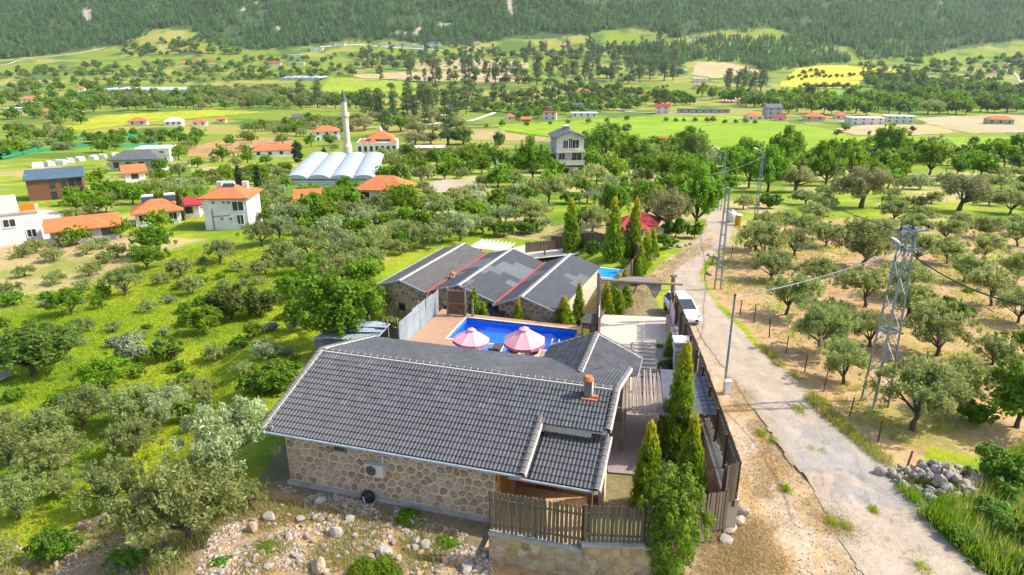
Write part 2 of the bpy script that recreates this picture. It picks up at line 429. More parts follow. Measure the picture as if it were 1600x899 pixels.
def ground_colour(x, y):
    z = H(x, y)
    px, py = projv(x, np.maximum(y, 2), z)
    jx = px + 10 * (fbm(x / 2.2, y / 2.2) - .5) * np.clip(60 / np.maximum(y, 1), .15, 3)
    jy = py + 10 * (fbm(x / 2.2 + 40, y / 2.2) - .5) * np.clip(40 / np.maximum(y, 1), .1, 3)
    n1 = fbm(x / 6, y / 6); n2 = fbm(x / 38 + 5, y / 38); n3 = fbm(x / 130 + 1, y / 90)
    c = np.tile(np.array([.185, .265, .011]), (len(x), 1))
    c = mixc(c, (.30, .32, .02), sstep(.46, .66, n1) * .8)
    c = mixc(c, (.085, .17, .012), sstep(.5, .36, n1 * .5 + n2 * .5) * .8)
    far = sstep(150, 320, y)
    c2 = np.tile(np.array([.185, .24, .016]), (len(x), 1))
    c2 = mixc(c2, (.29, .27, .055), sstep(.5, .62, n3))
    c2 = mixc(c2, (.085, .155, .018), sstep(.47, .36, n2))
    c = c * (1 - far[:, None]) + c2 * far[:, None]
    # middle olive belt: patches of bare tan ground
    belt = sstep(45, 70, y) * (1 - sstep(180, 260, y))
    c = mixc(c, (.44, .33, .16), belt * sstep(.52, .64, fbm(x / 9 + 8, y / 9)) * .75)
    # mountain floor
    c = mixc(c, (.06, .10, .025), sstep(0, 1, in_poly(jx, jy, FOREST) * 1.0) * (y > 500))
    for p in CLEAR: c = mixc(c, (.42, .36, .28), in_poly(jx, jy, p) * 1.0)
    # near ground
    c = mixc(c, (.42, .30, .14), in_poly(jx, jy, DRYGROVE) * (.35 + .5 * sstep(.4, .6, n1)))
    o = in_poly(jx, jy, ORCHARD) * 1.0
    c = mixc(c, (.42, .27, .13), o * .97)
    c = mixc(c, (.27, .26, .05), o * sstep(.56, .68, fbm(x / 3 + 9, y / 4)) * .6)
    v = in_poly(jx, jy, VERGE) * 1.0
    c = mixc(c, (.43, .33, .225), v)
    c = mixc(c, (.40, .26, .10), v * sstep(.47, .6, fbm(x / 1.4, y / 1.8)) * .7)
    c = mixc(c, (.38, .26, .12), in_poly(jx, jy, STRAW) * sstep(.4, .58, fbm(x / .9 + 2, y / 1.3)) * .8)
    r = in_poly(jx, jy, RUBBLE) * 1.0
    c = mixc(c, (.36, .265, .165), r)
    c = mixc(c, (.36, .22, .09), r * sstep(.48, .6, fbm(x / 1.2 + 20, y / 1.2)) * .8)
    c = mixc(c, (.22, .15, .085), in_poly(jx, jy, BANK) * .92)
    comp = in_poly(x, y, [(-11.5, 26), (-.8, 21), (4.6, 20.2), (8.3, 22), (11.3, 45), (11.5, 52), (8, 60), (-3, 58), (-10, 46)]) * 1.0
    c = mixc(c, (.2, .16, .09), comp * .9)
    return np.clip(c * .9, .004, .8)
NA, NR = 560, 880
ang = np.linspace(R(-50), R(50), NA)
rad = np.concatenate([np.geomspace(7, 120, 520), np.geomspace(120, 3500, NR - 520 + 1)[1:]])
AA, RR = np.meshgrid(ang, rad)
GX = (RR * np.sin(AA)).ravel(); GY = (RR * np.cos(AA)).ravel()
GZ = H(GX, GY)
GC = ground_colour(GX, GY)
def lw(u, v, z=0):                  # main house frame
    return Vector((E0.x + u * Uv.x + v * Vv.x, E0.y + u * Uv.y + v * Vv.y, z))
E0 = Vector((-10.9, 25.8, 0)); RZ = R(-16.3)
Uv = Vector((math.cos(RZ), math.sin(RZ), 0)); Vv = Vector((-math.sin(RZ), math.cos(RZ), 0))
lu = (GX - E0.x) * Uv.x + (GY - E0.y) * Uv.y; lv = (GX - E0.x) * Vv.x + (GY - E0.y) * Vv.y
pit = (lu > 1.3) & (lu < 10.0) & (lv > 17.3) & (lv < 21.9)
GZ[pit] = -2.4
ii = np.arange(NR - 1)[:, None] * NA + np.arange(NA - 1)[None, :]
QF = np.stack([ii, ii + 1, ii + 1 + NA, ii + NA], -1).reshape(-1, 4)
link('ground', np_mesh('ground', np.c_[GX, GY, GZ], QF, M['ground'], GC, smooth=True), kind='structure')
# fields: sheets laid just above the ground, cut from the same grid
GPX, GPY = projv(GX, np.maximum(GY, 2), GZ)
fjx = GPX + 5 * (fbm(GX / 25, GY / 25) - .5); fjy = GPY + 2.5 * (fbm(GX / 25 + 7, GY / 25) - .5)
for nm, col, poly in FIELDS:
    ins = in_poly(fjx, fjy, poly) & (GY > 90)
    fs = QF[ins[QF].sum(1) >= 3]
    if not len(fs): continue
    idx, inv = np.unique(fs, return_inverse=True)
    x, y, z = GX[idx], GY[idx], GZ[idx]
    n = fbm(x / 20, y / 20); st = np.sin((x * .35 + y * .1) * 1.6)
    cc = np.array(col)[None, :] * .84 * (.8 + .4 * n + .06 * st)[:, None]
    cc = np.where((fbm(x / 45 + 3, y / 30) > .6)[:, None], cc * .55 + np.array([.12, .15, .01]), cc)
    link(nm, np_mesh(nm, np.c_[x, y, z + .05 + y * .0003], inv.reshape(-1, 4), M['ground'], cc, smooth=True), kind='structure')
# ---- dirt road
def px_path(pts): return [G(*p) for p in pts]
ROAD_L = px_path([(1420, 960), (1352, 905), (1314, 850), (1268, 765), (1210, 690), (1168, 630), (1120, 560), (1088, 515), (1068, 470), (1048, 445), (1052, 420), (1066, 398), (1088, 376), (1103, 358), (1104, 340), (1098, 322)])
ROAD_R = px_path([(1620, 960), (1545, 905), (1468, 810), (1410, 745), (1360, 690), (1318, 655), (1240, 590), (1180, 540), (1130, 490), (1105, 455), (1092, 430), (1100, 412), (1118, 396), (1142, 378), (1147, 355), (1130, 322)])
def resample(P, n):
    P = np.array([tuple(p) for p in P]); s = np.r_[0, np.cumsum(np.linalg.norm(np.diff(P[:, :2], axis=0), axis=1))]
    t = np.linspace(0, s[-1], n)
    Q = np.c_[np.interp(t, s, P[:, 0]), np.interp(t, s, P[:, 1])]
    for _ in range(12): Q[1:-1] = (Q[:-2] + 2 * Q[1:-1] + Q[2:]) / 4
    return Q
nl, nw = 620, 56
A = resample(ROAD_L, nl); B = resample(ROAD_R, nl)
tt = np.linspace(-.08, 1.08, nw)
X = A[:, None, 0] * (1 - tt) + B[:, None, 0] * tt; Yv = A[:, None, 1] * (1 - tt) + B[:, None, 1] * tt
T2 = np.tile(tt, (nl, 1)).ravel(); X = X.ravel(); Yv = Yv.ravel()
edge = np.minimum(T2 + .08, 1.08 - T2) - .14 * fbm(X * .9, Yv * .9, 4)
Z = H(X, Yv) + .022 + .012 * fbm(X * 2, Yv * 2)
cc = np.tile(np.array([.35, .28, .21]), (len(X), 1))
lower = 1 - sstep(28, 34, Yv)
slab = lower * sstep(.45, .52, fbm(X / 3.2 + 4, Yv / 3.2))
cc = mixc(cc, (.255, .24, .22), slab * .95)
Z = Z + slab * .09
crack = (np.abs(fbm(X * .55 + 30, Yv * .4, 4) - .5) < .010) | (np.abs(fbm(X * .8 + 3, Yv * .9 + 50, 3) - .5) < .009)
cc = mixc(cc, (.2, .17, .12), crack * lower * .75)
cc = mixc(cc, (.36, .33, .29), sstep(.58, .66, fbm(X / 2.2 + 70, Yv / 3.5)) * lower * .5)
cc = mixc(cc, (.26, .24, .21), sstep(.57, .63, fbm(X / 1.6 + 20, Yv / 2.4 + 9)) * lower * .55)
cc = mixc(cc, (.34, .27, .19), sstep(.56, .66, fbm(X / 1.1, Yv / 2.6)) * .55)
track = np.exp(-((T2 - .27) / .09) ** 2) + np.exp(-((T2 - .75) / .09) ** 2)
cc = mixc(cc, (.37, .305, .235), np.clip(track, 0, 1) * .5)
cc = mixc(cc, (.30, .24, .13), sstep(.12, .0, edge) * .5)
qi = np.arange(nl - 1)[:, None] * nw + np.arange(nw - 1)[None, :]
q = np.stack([qi, qi + 1, qi + 1 + nw, qi + nw], -1).reshape(-1, 4)
q = q[(edge[q] > 0).sum(1) >= 3]
link('dirt_road', np_mesh('dirt_road', np.c_[X, Yv, Z], q, M['road'], cc, smooth=True), kind='structure')
def small_road(nm, pts, wid, col):
    P = resample(px_path(pts), 60); d = np.gradient(P, axis=0); d /= np.linalg.norm(d, axis=1)[:, None]
    n = np.c_[-d[:, 1], d[:, 0]]; V = []
    for k in np.linspace(-1, 1, 5): V.append(P + n * wid / 2 * k)
    V = np.stack(V, 1).reshape(-1, 2); z = H(V[:, 0], V[:, 1]) + .06 + V[:, 1] * .0004
    qi = np.arange(59)[:, None] * 5 + np.arange(4)[None, :]
    q = np.stack([qi, qi + 1, qi + 6, qi + 5], -1).reshape(-1, 4)
    link(nm, np_mesh(nm, np.c_[V, z], q, M['road'], np.tile(np.array(col), (len(V), 1)), smooth=True), kind='structure')
small_road('farm_track', [(30, 338), (62, 332), (84, 338), (70, 348), (45, 352)], 3, (.5, .44, .34))
small_road('village_lane', [(640, 198), (690, 192), (735, 190), (772, 176)], 5, (.5, .46, .4))
small_road('valley_lane', [(960, 168), (985, 176), (1060, 178), (1160, 184), (1330, 190)], 3.5, (.5, .44, .36))
small_road('hill_lane', [(1570, 108), (1590, 118), (1600, 140), (1590, 150)], 4, (.5, .42, .32))
small_road('forest_lane', [(0, 103), (20, 98), (60, 90), (165, 75)], 5, (.5, .42, .32))
small_road('upper_lane', [(500, 74), (560, 70), (640, 76), (700, 80)], 5, (.52, .46, .38))

# ------------------------------------------------------------------ stone-wall geometry
def cell_stones(w, h, size, keep, seed=0, shrink=.84, depth=.07):
    """irregular stones (Voronoi cells, shrunk so that mortar shows) in a w x h rectangle, as (centre, outline) lists"""
    r = random.Random(seed); S = []
    ny = max(2, round(h / size)); nx = max(2, round(w / (size * 1.12)))
    for j in range(ny):
        for i in range(nx):
            S.append((w * (i + .5 + .5 * (j % 2 - .5) + r.uniform(-.34, .34)) / nx, h * (j + .5 + r.uniform(-.34, .34)) / ny))
    out = []
    for k, (sx, sy) in enumerate(S):
        if not keep(sx, sy): continue
        P = [(sx - size * 1.4, sy - size * 1.4), (sx + size * 1.4, sy - size * 1.4), (sx + size * 1.4, sy + size * 1.4), (sx - size * 1.4, sy + size * 1.4)]
        cuts = [((0.02, 0), (1, 0)), ((w - .02, 0), (-1, 0)), ((0, .01), (0, 1)), ((0, h - .01), (0, -1))]
        for q, (qx, qy) in enumerate(S):
            if q != k and abs(qx - sx) < size * 2.6 and abs(qy - sy) < size * 2.6:
                cuts.append((((sx + qx) / 2, (sy + qy) / 2), (sx - qx, sy - qy)))
        for (cx, cy), (nx_, ny_) in cuts:
            Q = []
            for i in range(len(P)):
                a, b = P[i], P[(i + 1) % len(P)]
                da = (a[0] - cx) * nx_ + (a[1] - cy) * ny_; db = (b[0] - cx) * nx_ + (b[1] - cy) * ny_
                if da >= 0: Q.append(a)
                if (da >= 0) != (db >= 0):
                    t = da / (da - db); Q.append((a[0] + (b[0] - a[0]) * t, a[1] + (b[1] - a[1]) * t))
            P = Q
            if len(P) < 3: break
        if len(P) < 3: continue
        mx = sum(p[0] for p in P) / len(P); my = sum(p[1] for p in P) / len(P)
        sh = shrink * r.uniform(.86, 1.0)
        rel = [((x - mx) * sh * r.uniform(.93, 1.05), (y - my) * sh * r.uniform(.93, 1.05)) for x, y in P]
        out.append((mx, my, rel, depth * r.uniform(.6, 1.2)))
    return out
def stone_col(r=random):
    t = r.random()
    if t < .3: c = (.36, .21, .125)
    elif t < .6: c = (.42, .28, .175)
    elif t < .8: c = (.45, .32, .23)
    elif t < .88: c = (.38, .27, .19)
    else: c = (.48, .28, .13)
    k = r.uniform(.8, 1.2)
    return tuple(x * k for x in c)
def stone_into(mb, rel, depth, to):
    """to(x, y, out) maps wall coordinates to space"""
    n = len(rel)
    vs = [to(x, y, -.01) for x, y in rel] + [to(x * .96, y * .96, depth * .6) for x, y in rel] + [to(x * .78, y * .78, depth) for x, y in rel]
    fs = [tuple(range(2 * n, 3 * n))]
    for r0 in (0, n): fs += [(r0 + i, r0 + (i + 1) % n, r0 + n + (i + 1) % n, r0 + n + i) for i in range(n)]
    mb.add(vs, fs, 0, stone_col())
# ------------------------------------------------------------------ roof tiles: one tile has two rolls
TW, TL = .325, .345
def tile_geo():
    xs = np.linspace(0, TW, 13)
    zp = .052 * np.abs(np.sin(PI * xs / (TW / 2))) ** .75
    V = [(x, -.03, z + .034) for x, z in zip(xs, zp)] + [(x, TL, z * .9 + .002) for x, z in zip(xs, zp)] + [(x, -.03, -.004) for x in xs]
    n = 13; Fq = []
    for i in range(n - 1):
        Fq.append((i, i + 1, n + i + 1, n + i)); Fq.append((2 * n + i, 2 * n + i + 1, i + 1, i))
    return np.array(V), np.array(Fq)
TV, TF = tile_geo()
def tile_col(r=random):
    k = r.uniform(.82, 1.2); return np.array((.058 * k, .059 * k, .064 * k)) * (1.25 if r.random() < .06 else 1)
TILE_ME = []
for k in range(4):
    TILE_ME.append(np_mesh('roof_tile', TV, TF, M['tile'], np.tile(tile_col(), (len(TV), 1)), smooth=False))
def tile_field(o, du, dv, nu, nv, keep=None):
    """frames of tiles from origin o, du along the eave, dv up the slope; keep(a, b) tests the tile's middle in metres"""
    o, du, dv = Vector(o), Vector(du).normalized(), Vector(dv).normalized(); nn = du.cross(dv)
    out = []
    for j in range(nv):
        for i in range(nu):
            a, b = i * TW, j * TL
            if keep and not keep(a + TW / 2, b + TL / 2): continue
            out.append((o + du * a + dv * b, du, dv, nn))
    return out
def join_tiles(fr, nm, parent):
    A = np.array([[tuple(d[0]), tuple(d[1]), tuple(d[2]), tuple(d[3])] for d in fr])
    V = A[:, 0][:, None, :] + TV[None, :, 0:1] * A[:, 1][:, None, :] + TV[None, :, 1:2] * A[:, 2][:, None, :] + TV[None, :, 2:3] * A[:, 3][:, None, :]
    V = V + np.array([random.uniform(-.008, .008) for _ in fr])[:, None, None] * A[:, 3][:, None, :]
    Fq = (TF[None] + (np.arange(len(fr)) * len(TV))[:, None, None]).reshape(-1, 4)
    st_ = .72 + .56 * fbm(A[:, 0, 0] * .45 + 3, A[:, 0, 1] * .6 + 8, 4)
    cols = np.repeat(np.array([tile_col() for _ in fr]) * st_[:, None], len(TV), 0)
    return link(nm, np_mesh(nm, V.reshape(-1, 3), Fq, M['tile'], cols), parent, 'stuff')
def single_tile(d, parent, nm='roof_tile'):
    o = link(nm, random.choice(TILE_ME), parent)
    m = Matrix((d[1], d[2], d[3])).transposed().to_4x4(); m.translation = d[0]
    o.matrix_local = m
    return o
def cap_mesh(L=.36, r=.12):
    mb = MB(); vs = []; n = 7
    for y, rr in ((0, r), (L, r * .86)):
        for k in range(n):
            t = PI * k / (n - 1); vs.append((math.cos(t) * rr, y, math.sin(t) * rr * .9 - .02))
    vs += [(0, 0, -.02)]
    fs = [(i, i + 1, n + i + 1, n + i) for i in range(n - 1)] + [(2 * n, i + 1, i) for i in range(n - 1)]
    mb.add(vs, fs)
    return mb.build('ridge_tile', M['captile'], smooth=False, mesh_only=True)
CAP_ME = cap_mesh()
def caps(a, b, parent, mort, nm='ridge_tile', r=1.0, lift=.0, up=(0, 0, 1), single=True, beads=True):
    """half-round cap tiles laid from a (low) to b (high), lime mortar joints into mort"""
    a, b = Vector(a), Vector(b); L = (b - a).length; n = max(1, round(L / .34)); d = (b - a) / L
    x = d.cross(Vector(up)).normalized(); z = x.cross(d)
    for i in range(n):
        p = a + d * (L * i / n) + z * lift
        m = Matrix((x * r, d * (L / n / .34), z * r)).transposed().to_4x4(); m.translation = p
        o = link(nm, CAP_ME, parent); o.matrix_local = m
        if beads and mort is not None:
            pts = [p + x * (math.cos(PI * k / 6) * .126 * r) + z * (math.sin(PI * k / 6) * .114 * r - .02) for k in range(7)]
            mort.tube(pts, .011, 4)

# ------------------------------------------------------------------ main house (local frame: u along the ridge, v to the back)
M['woodpale'] = mat('pale_varnished_deck', (.55, .36, .17), (.42, .25, .11), 3, .6, .1, stretch=(6, 1, 1), orand=.1)
house = thing('stone_house', 'long stone house with big dark grey tiled roof in the foreground', 'house', E0, RZ)
ZG = -.5
Z_E, Z_R, V_R, V_B, U_R = 2.35, 3.86, 5.15, 10.4, 14.7
SL = (Z_R - Z_E) / V_R
def rz(v): return Z_E + SL * v if v <= V_R else Z_R - SL * (v - V_R)
wl = MB()
fp = [(.95, .35), (10.55, .35), (10.55, 2.75), (13.95, 2.75), (13.95, V_R), (13.95, 10.05), (.95, 10.05), (.95, V_R)]
for i in range(len(fp)):
    a, b = fp[i], fp[(i + 1) % len(fp)]
    wl.add([(*a, ZG), (*b, ZG), (*b, rz(b[1]) - .1), (*a, rz(a[1]) - .1)], [(0, 1, 2, 3)])
wall = wl.build('wall', M['mortar'], house)
# front wall stones, each its own piece
WX0, WX1, WZ0, WZ1 = .97, 10.53, -.22, 2.2
def keepf(x, y):
    u, z = WX0 + x, WZ0 + y
    return not (3.2 < u < 4.05 and z > 1.55)
r_ = random.Random(4)
for cx, cy, rel, dep in cell_stones(WX1 - WX0, WZ1 - WZ0, .335, keepf, 3, .77):
    mb = MB(); stone_into(mb, rel, dep, lambda x, y, o: (x, -o, y))
    mb.build('stone', M['stone'], wall).location = (WX0 + cx, .35, WZ0 + cy)
# stones of the other walls, smaller in view: one joined part
sm = MB()
for cx, cy, rel, dep in cell_stones(13.95 - 10.57, 2.2, .37, lambda x, y: not (.9 < x < 2.5 and y < 2), 5):
    stone_into(sm, rel, dep, lambda x, y, o: (10.57 + cx + x, 2.75 - o, -.1 + cy + y))
for cx, cy, rel, dep in cell_stones(7.2, 3.4, .37, lambda x, y: y - .4 < rz(2.8 + x) - .4 - .1, 6):
    stone_into(sm, rel, dep, lambda x, y, o: (13.95 + o, 2.8 + cx + x, -.4 + cy + y))
for cx, cy, rel, dep in cell_stones(9.6, 3.6, .37, lambda x, y: y - .4 < rz(.4 + x) - .35, 8):
    stone_into(sm, rel, dep, lambda x, y, o: (.95 - o, .4 + cx + x, -.4 + cy + y))
for cx, cy, rel, dep in cell_stones(2.3, 2.2, .37, lambda x, y: True, 9):
    stone_into(sm, rel, dep, lambda x, y, o: (10.55 + o, .4 + cx + x, -.2 + cy + y))
sm.build('side_stones', M['stone'], wall, kind='stuff')
pl = MB(); pl.box(.85, 10.62, .24, .36, ZG - .3, -.24); pl.build('plinth', M['concrete'], house)
# small window under the eave
wn = MB(); wn.box(3.32, 3.42, .25, .36, 1.72, 2.15); wn.box(3.86, 3.96, .25, .36, 1.72, 2.15); wn.box(3.42, 3.86, .25, .36, 2.07, 2.15)
win = wn.build('window', M['log'], house)
g = MB(); g.box(3.42, 3.86, .31, .352, 1.72, 2.07); g.build('pane', M['glass'], win)
g = MB(); g.add([(3.3, .12, 1.62), (3.98, .12, 1.62), (3.98, .352, 1.74), (3.3, .352, 1.74), (3.3, .352, 1.56), (3.98, .352, 1.56)], [(0, 1, 2, 3), (0, 4, 5, 1), (0, 3, 4), (1, 5, 2)]); g.build('sill', M['mortar'], win)
# roof
roof = MB()
t = .07
def slab(mb, P):
    P = [Vector(p) for p in P]; n = (P[1] - P[0]).cross(P[-1] - P[0]).normalized() * t
    k = len(P)
    mb.add([*P, *[p - n for p in P]], [tuple(range(k)), tuple(reversed(range(k, 2 * k)))] + [(i, k + i, k + (i + 1) % k, (i + 1) % k) for i in range(k)])
slab(roof, [(0, 0, Z_E), (11.8, 0, Z_E), (11.8, 2.78, rz(2.78)), (U_R, 2.78, rz(2.78)), (U_R, V_R, Z_R), (0, V_R, Z_R)])
slab(roof, [(U_R, V_B, rz(V_B)), (0, V_B, rz(V_B)), (0, V_R, Z_R), (U_R, V_R, Z_R)])
LZ = 2.02
SLL = .262
slab(roof, [(11.2, .28, LZ), (14.6, .28, LZ), (14.6, 3.2, LZ + SLL * 2.92), (11.2, 3.2, LZ + SLL * 2.92)])
WR_U, WZR, WZE, WV1 = 12.45, 3.08, 2.1, 12.75
V0R = V_R + (Z_R - WZR) / SL
slab(roof, [(9.95, 10.2, WZE), (9.95, WV1 - .3, WZE), (WR_U, WV1, WZR), (WR_U, V0R, WZR)][::-1])
slab(roof, [(15.0, WV1 - .3, WZE), (15.0, 10.2, WZE), (WR_U, V0R, WZR), (WR_U, WV1, WZR)][::-1])
roof_o = roof.build('roof', M['roofdark'], house)
ff = tile_field((0.12, 0, Z_E), (1, 0, 0), (0, 1, SL), 45, 16, lambda a, b: (b * .96 < 2.8 or True) and (a < 11.55 or b / math.hypot(1, SL) > 2.72) and b / math.hypot(1, SL) < 5.08 and a < 14.45)
fl = tile_field((11.95, .28, LZ), (1, 0, 0), (0, 1, SLL), 8, 8)
fb = tile_field((U_R - .1, V_B, rz(V_B)), (-1, 0, 0), (0, -1, SL), 45, 16, lambda a, b: b < 5.3 and not ((U_R - .1 - a) > 9.95 and (U_R - .1 - a) < 14.9 and Z_E - .1 + SL * 0 + rz(V_B - b * .96) < WZR - abs(U_R - .1 - a - WR_U) * (WZR - WZE) / 2.5))
wsl = (WZR - WZE) / 2.5
fwL = tile_field((9.95, WV1 - .1, WZE), (0, -1, 0), (1, 0, wsl), 16, 8, lambda a, b: (lambda u, v, z: z > rz(v) + .0 or v > V_B)(9.95 + b * .93, WV1 - .1 - a, WZE + b * .93 * wsl))
fwR = tile_field((15.0, 7.6, WZE), (0, 1, 0), (-1, 0, wsl), 16, 8, lambda a, b: 7.6 + a < WV1 - .05 and (lambda u, v, z: z > rz(v) or v > V_B)(15 - b * .93, 7.6 + a, WZE + b * .93 * wsl))
singles = fl + sorted(ff, key=lambda d: d[0].y - .05 * d[0].x)[:300 - len(fl)]
ids = {id(d) for d in singles}
for d in singles: single_tile(d, roof_o)
join_tiles([d for d in ff + fb + fwL + fwR if id(d) not in ids], 'upper_tiles', roof_o)
mo = MB()
nz = SL
caps((.05, V_R, Z_R + .03), (U_R, V_R, Z_R + .03), roof_o, mo, r=.92)
mo.bar((.1, V_R - .15, Z_R + .0), (U_R, V_R - .15, Z_R + .0), .06, .1); mo.bar((.1, V_R + .14, Z_R + .0), (U_R, V_R + .14, Z_R + .0), .03, .07)
caps((.02, .02, Z_E + .06), (.02, V_R, Z_R + .08), roof_o, mo, 'verge_tile', 1.0)
mo.bar((.17, 0, Z_E + .06), (.17, V_R, Z_R + .06), .045, .06)
caps((.02, V_B, rz(V_B) + .06), (.02, V_R, Z_R + .08), roof_o, mo, 'verge_tile', .9); mo.bar((.16, V_B, rz(V_B) + .06), (.16, V_R, Z_R + .06), .06, .08)
caps((11.75, -.05, Z_E + .05), (11.75, 2.9, rz(2.9) + .07), roof_o, mo, 'verge_tile', 1.25)
mo.bar((11.9, -.05, Z_E - .02), (11.9, 2.8, rz(2.8) - .02), .06, .16)
caps((U_R - .1, 2.75, rz(2.75) + .05), (U_R - .1, V_R, Z_R + .08), roof_o, mo, 'verge_tile', 1.25)
mo.bar((U_R + .05, 2.75, rz(2.75)), (U_R + .05, V_R, Z_R), .06, .2)
caps((U_R - .1, V_B, rz(V_B) + .05), (U_R - .1, V_R, Z_R + .08), roof_o, mo, 'verge_tile', 1.0); mo.bar((U_R + .04, V_B, rz(V_B)), (U_R + .04, V_R, Z_R), .05, .16)
caps((14.62, .2, LZ + .05), (14.62, 2.9, LZ + SLL * 2.7 + .05), roof_o, mo, 'verge_tile', 1.2)
mo.bar((14.78, .2, LZ - .02), (14.78, 2.95, LZ + SLL * 2.75), .06, .18)
mo.bar((11.95, 2.76, rz(2.76) - .1), (14.6, 2.76, rz(2.76) - .1), .05, .2)
caps((WR_U, V0R - .1, WZR + .05), (WR_U, WV1, WZR + .05), roof_o, mo, 'hip_tile', 1.25)
mo.bar((WR_U + .17, V0R, WZR + .03), (WR_U + .17, WV1, WZR + .03), .05, .07)
caps((15.0, WV1 - .33, WZE + .05), (WR_U, WV1, WZR + .06), roof_o, mo, 'verge_tile', .9)
mo.bar((15.0, WV1 - .46, WZE + .05), (WR_U + .1, WV1 - .14, WZR + .04), .06, .06)
caps((9.95, WV1 - .33, WZE + .05), (WR_U, WV1, WZR + .06), roof_o, mo, 'verge_tile', .7)
mo.bar((9.95, WV1 - .2, WZE + .05), (WR_U, WV1 + .1, WZR + .04), .05, .06)
mo.build('mortar', M['capwhite'], roof_o)
gu = MB(); gu.tube([(-.02, -.07, Z_E - .05), (11.75, -.07, Z_E - .07)], .062, 8); gu.tube([(11.15, .2, LZ - .05), (14.55, .2, LZ - .06)], .06, 8)
gu.build('gutter', M['gutter'], roof_o)
# chimney
ch = MB(); cz = rz(4.55)
ch.box(13.3, 13.62, 4.4, 4.72, cz - .2, cz + .72, 0); ch.box(13.62, 13.66, 4.4, 4.72, cz - .1, cz + .72, 1)
ch.lathe([(.0, .93), (.16, .93), (.2, .86), (.24, .80), (.24, .73), (0, .73)], 10, (13.46, 4.56, cz), 2)
ch.box(13.22, 13.92, 4.2, 4.38, cz - .12, cz - .0, 2); ch.box(13.67, 13.92, 4.385, 4.8, cz - .04, cz + .07, 2)
ch.build('chimney', [M['log'], M['capwhite'], M['terracotta']], roof_o)
# porch: posts, varnished wood front, deck
pp = MB(); pp.box(10.6, 10.72, .45, 2.7, ZG, 1.95); pp.box(10.72, 13.9, 2.6, 2.72, ZG, 2.2); pp.build('porch_lining', M['woodorange'], house)
for u in (11.25, 14.35):
    mb = MB(); mb.box(-.1, .1, -.1, .1, 0, 2.4); mb.build('porch_post', M['woodbrown'], house).location = (u, .55, ZG)
mb = MB(); mb.box(11.7, 12.6, 2.55, 2.6, ZG, 1.6); dr = mb.build('door', M['woodbrown'], house)
mb = MB(); mb.box(12.45, 12.5, 2.5, 2.55, .4, .55); mb.build('handle', M['galv'], dr)
for i in range(22):
    mb = MB(); mb.box(0, .145, -1.75, 2.5, -.05, 0); mb.build('deck_plank', M['woodpale'], house).location = (10.75 + i * .155, .0, .0)
mb = MB()      # stone flank on the right carrying the lower roof
mb.box(14.36, 14.6, 2.76, 3.4, ZG, LZ + .6); mb.build('flank_wall', M['mortar'], house)
# wing walls
mb = MB(); mb.box(10.4, 14.6, 10.0, 12.3, -.7, WZE - .08)
mb.add([(10.4, 12.3, WZE - .08), (14.6, 12.3, WZE - .08), (WR_U, 12.3, WZR - .12)], [(0, 1, 2)]); mb.build('wing_wall', M['mortar'], house)
# corner pipes at the wing's right eave
mb = MB(); mb.tube([(15.06, 8.6, WZE - .02), (15.06, 12.5, WZE - .04)], .05, 8); mb.tube([(15.06, 12.3, WZE - .05), (14.7, 12.2, WZE - .5), (14.66, 12.2, -.5)], .04, 8); mb.build('downpipe', M['galv'], house)

# ---- air conditioners, bag
def air_con(loc, rz_, label):
    t = thing('air_conditioner', label, 'air conditioner', loc, rz_)
    mb = MB(); mb.box(-.42, .42, -.32, 0, 0, .58); c = mb.build('casing', M['plaster_cream'] if 'front' in label else M['plaster_white'], t)
    mb = MB(); mb.lathe([(0, 0), (.235, 0), (.245, .015), (.0, .02)], 20); g = mb.build('fan_grille', M['greyroof'], t); g.location = (-.13, -.325, .29); g.rotation_euler = (PI / 2, 0, 0)
    mb = MB()
    for k in range(5):
        a = 2 * PI * k / 5; mb.bar((.03 * math.cos(a), .03 * math.sin(a), .025), (.2 * math.cos(a + .3), .2 * math.sin(a + .3), .025), .05, .01)
    mb.lathe([(0, .04), (.05, .035), (.05, .0)], 10); mb.build('fan', M['charcoal'], g)
    mb = MB(); mb.tube([(.3, -.05, .58), (.3, -.04, .95)], .035, 6); mb.build('pipe', M['white'], t)
    for x in (-.3, .3):
        mb = MB(); mb.box(x - .03, x + .03, -.34, 0, -.05, 0); mb.build('bracket', M['galv'], t)
air_con(lw(5.35, .31, .98), RZ, 'pale air conditioner unit mounted on the front stone wall')
air_con(lw(13.99, 3.7, 1.25), RZ + PI / 2, 'white air conditioner unit on the right gable wall beside the courtyard')
t = thing('rubbish_bag', 'shiny black bag with a white squiggle lying against the front stone wall', 'bag', lw(4.9, .12, -.45), RZ)
bm = bmesh.new(); bmesh.ops.create_icosphere(bm, subdivisions=3, radius=.3)
for v in bm.verts:
    n = Vector(v.co); k = 1 + .22 * (float(fbm(np.array([n.x * 5 + 3]), np.array([n.z * 5 + n.y * 4]))[0]) - .5)
    v.co = Vector((n.x * 1.1 * k, n.y * .7 * k, max(n.z, -.24) * 1.05 * k + .25))
me = bpy.data.meshes.new('bag_body'); bm.to_mesh(me); bm.free(); me.materials.append(M['black']); link('bag_body', me, t)
mb = MB(); mb.tube([(-.12, -.235, .4), (-.02, -.25, .33), (-.1, -.25, .27), (.0, -.25, .2), (-.05, -.25, .1)], .018, 5); mb.build('white_print', M['white'], t)

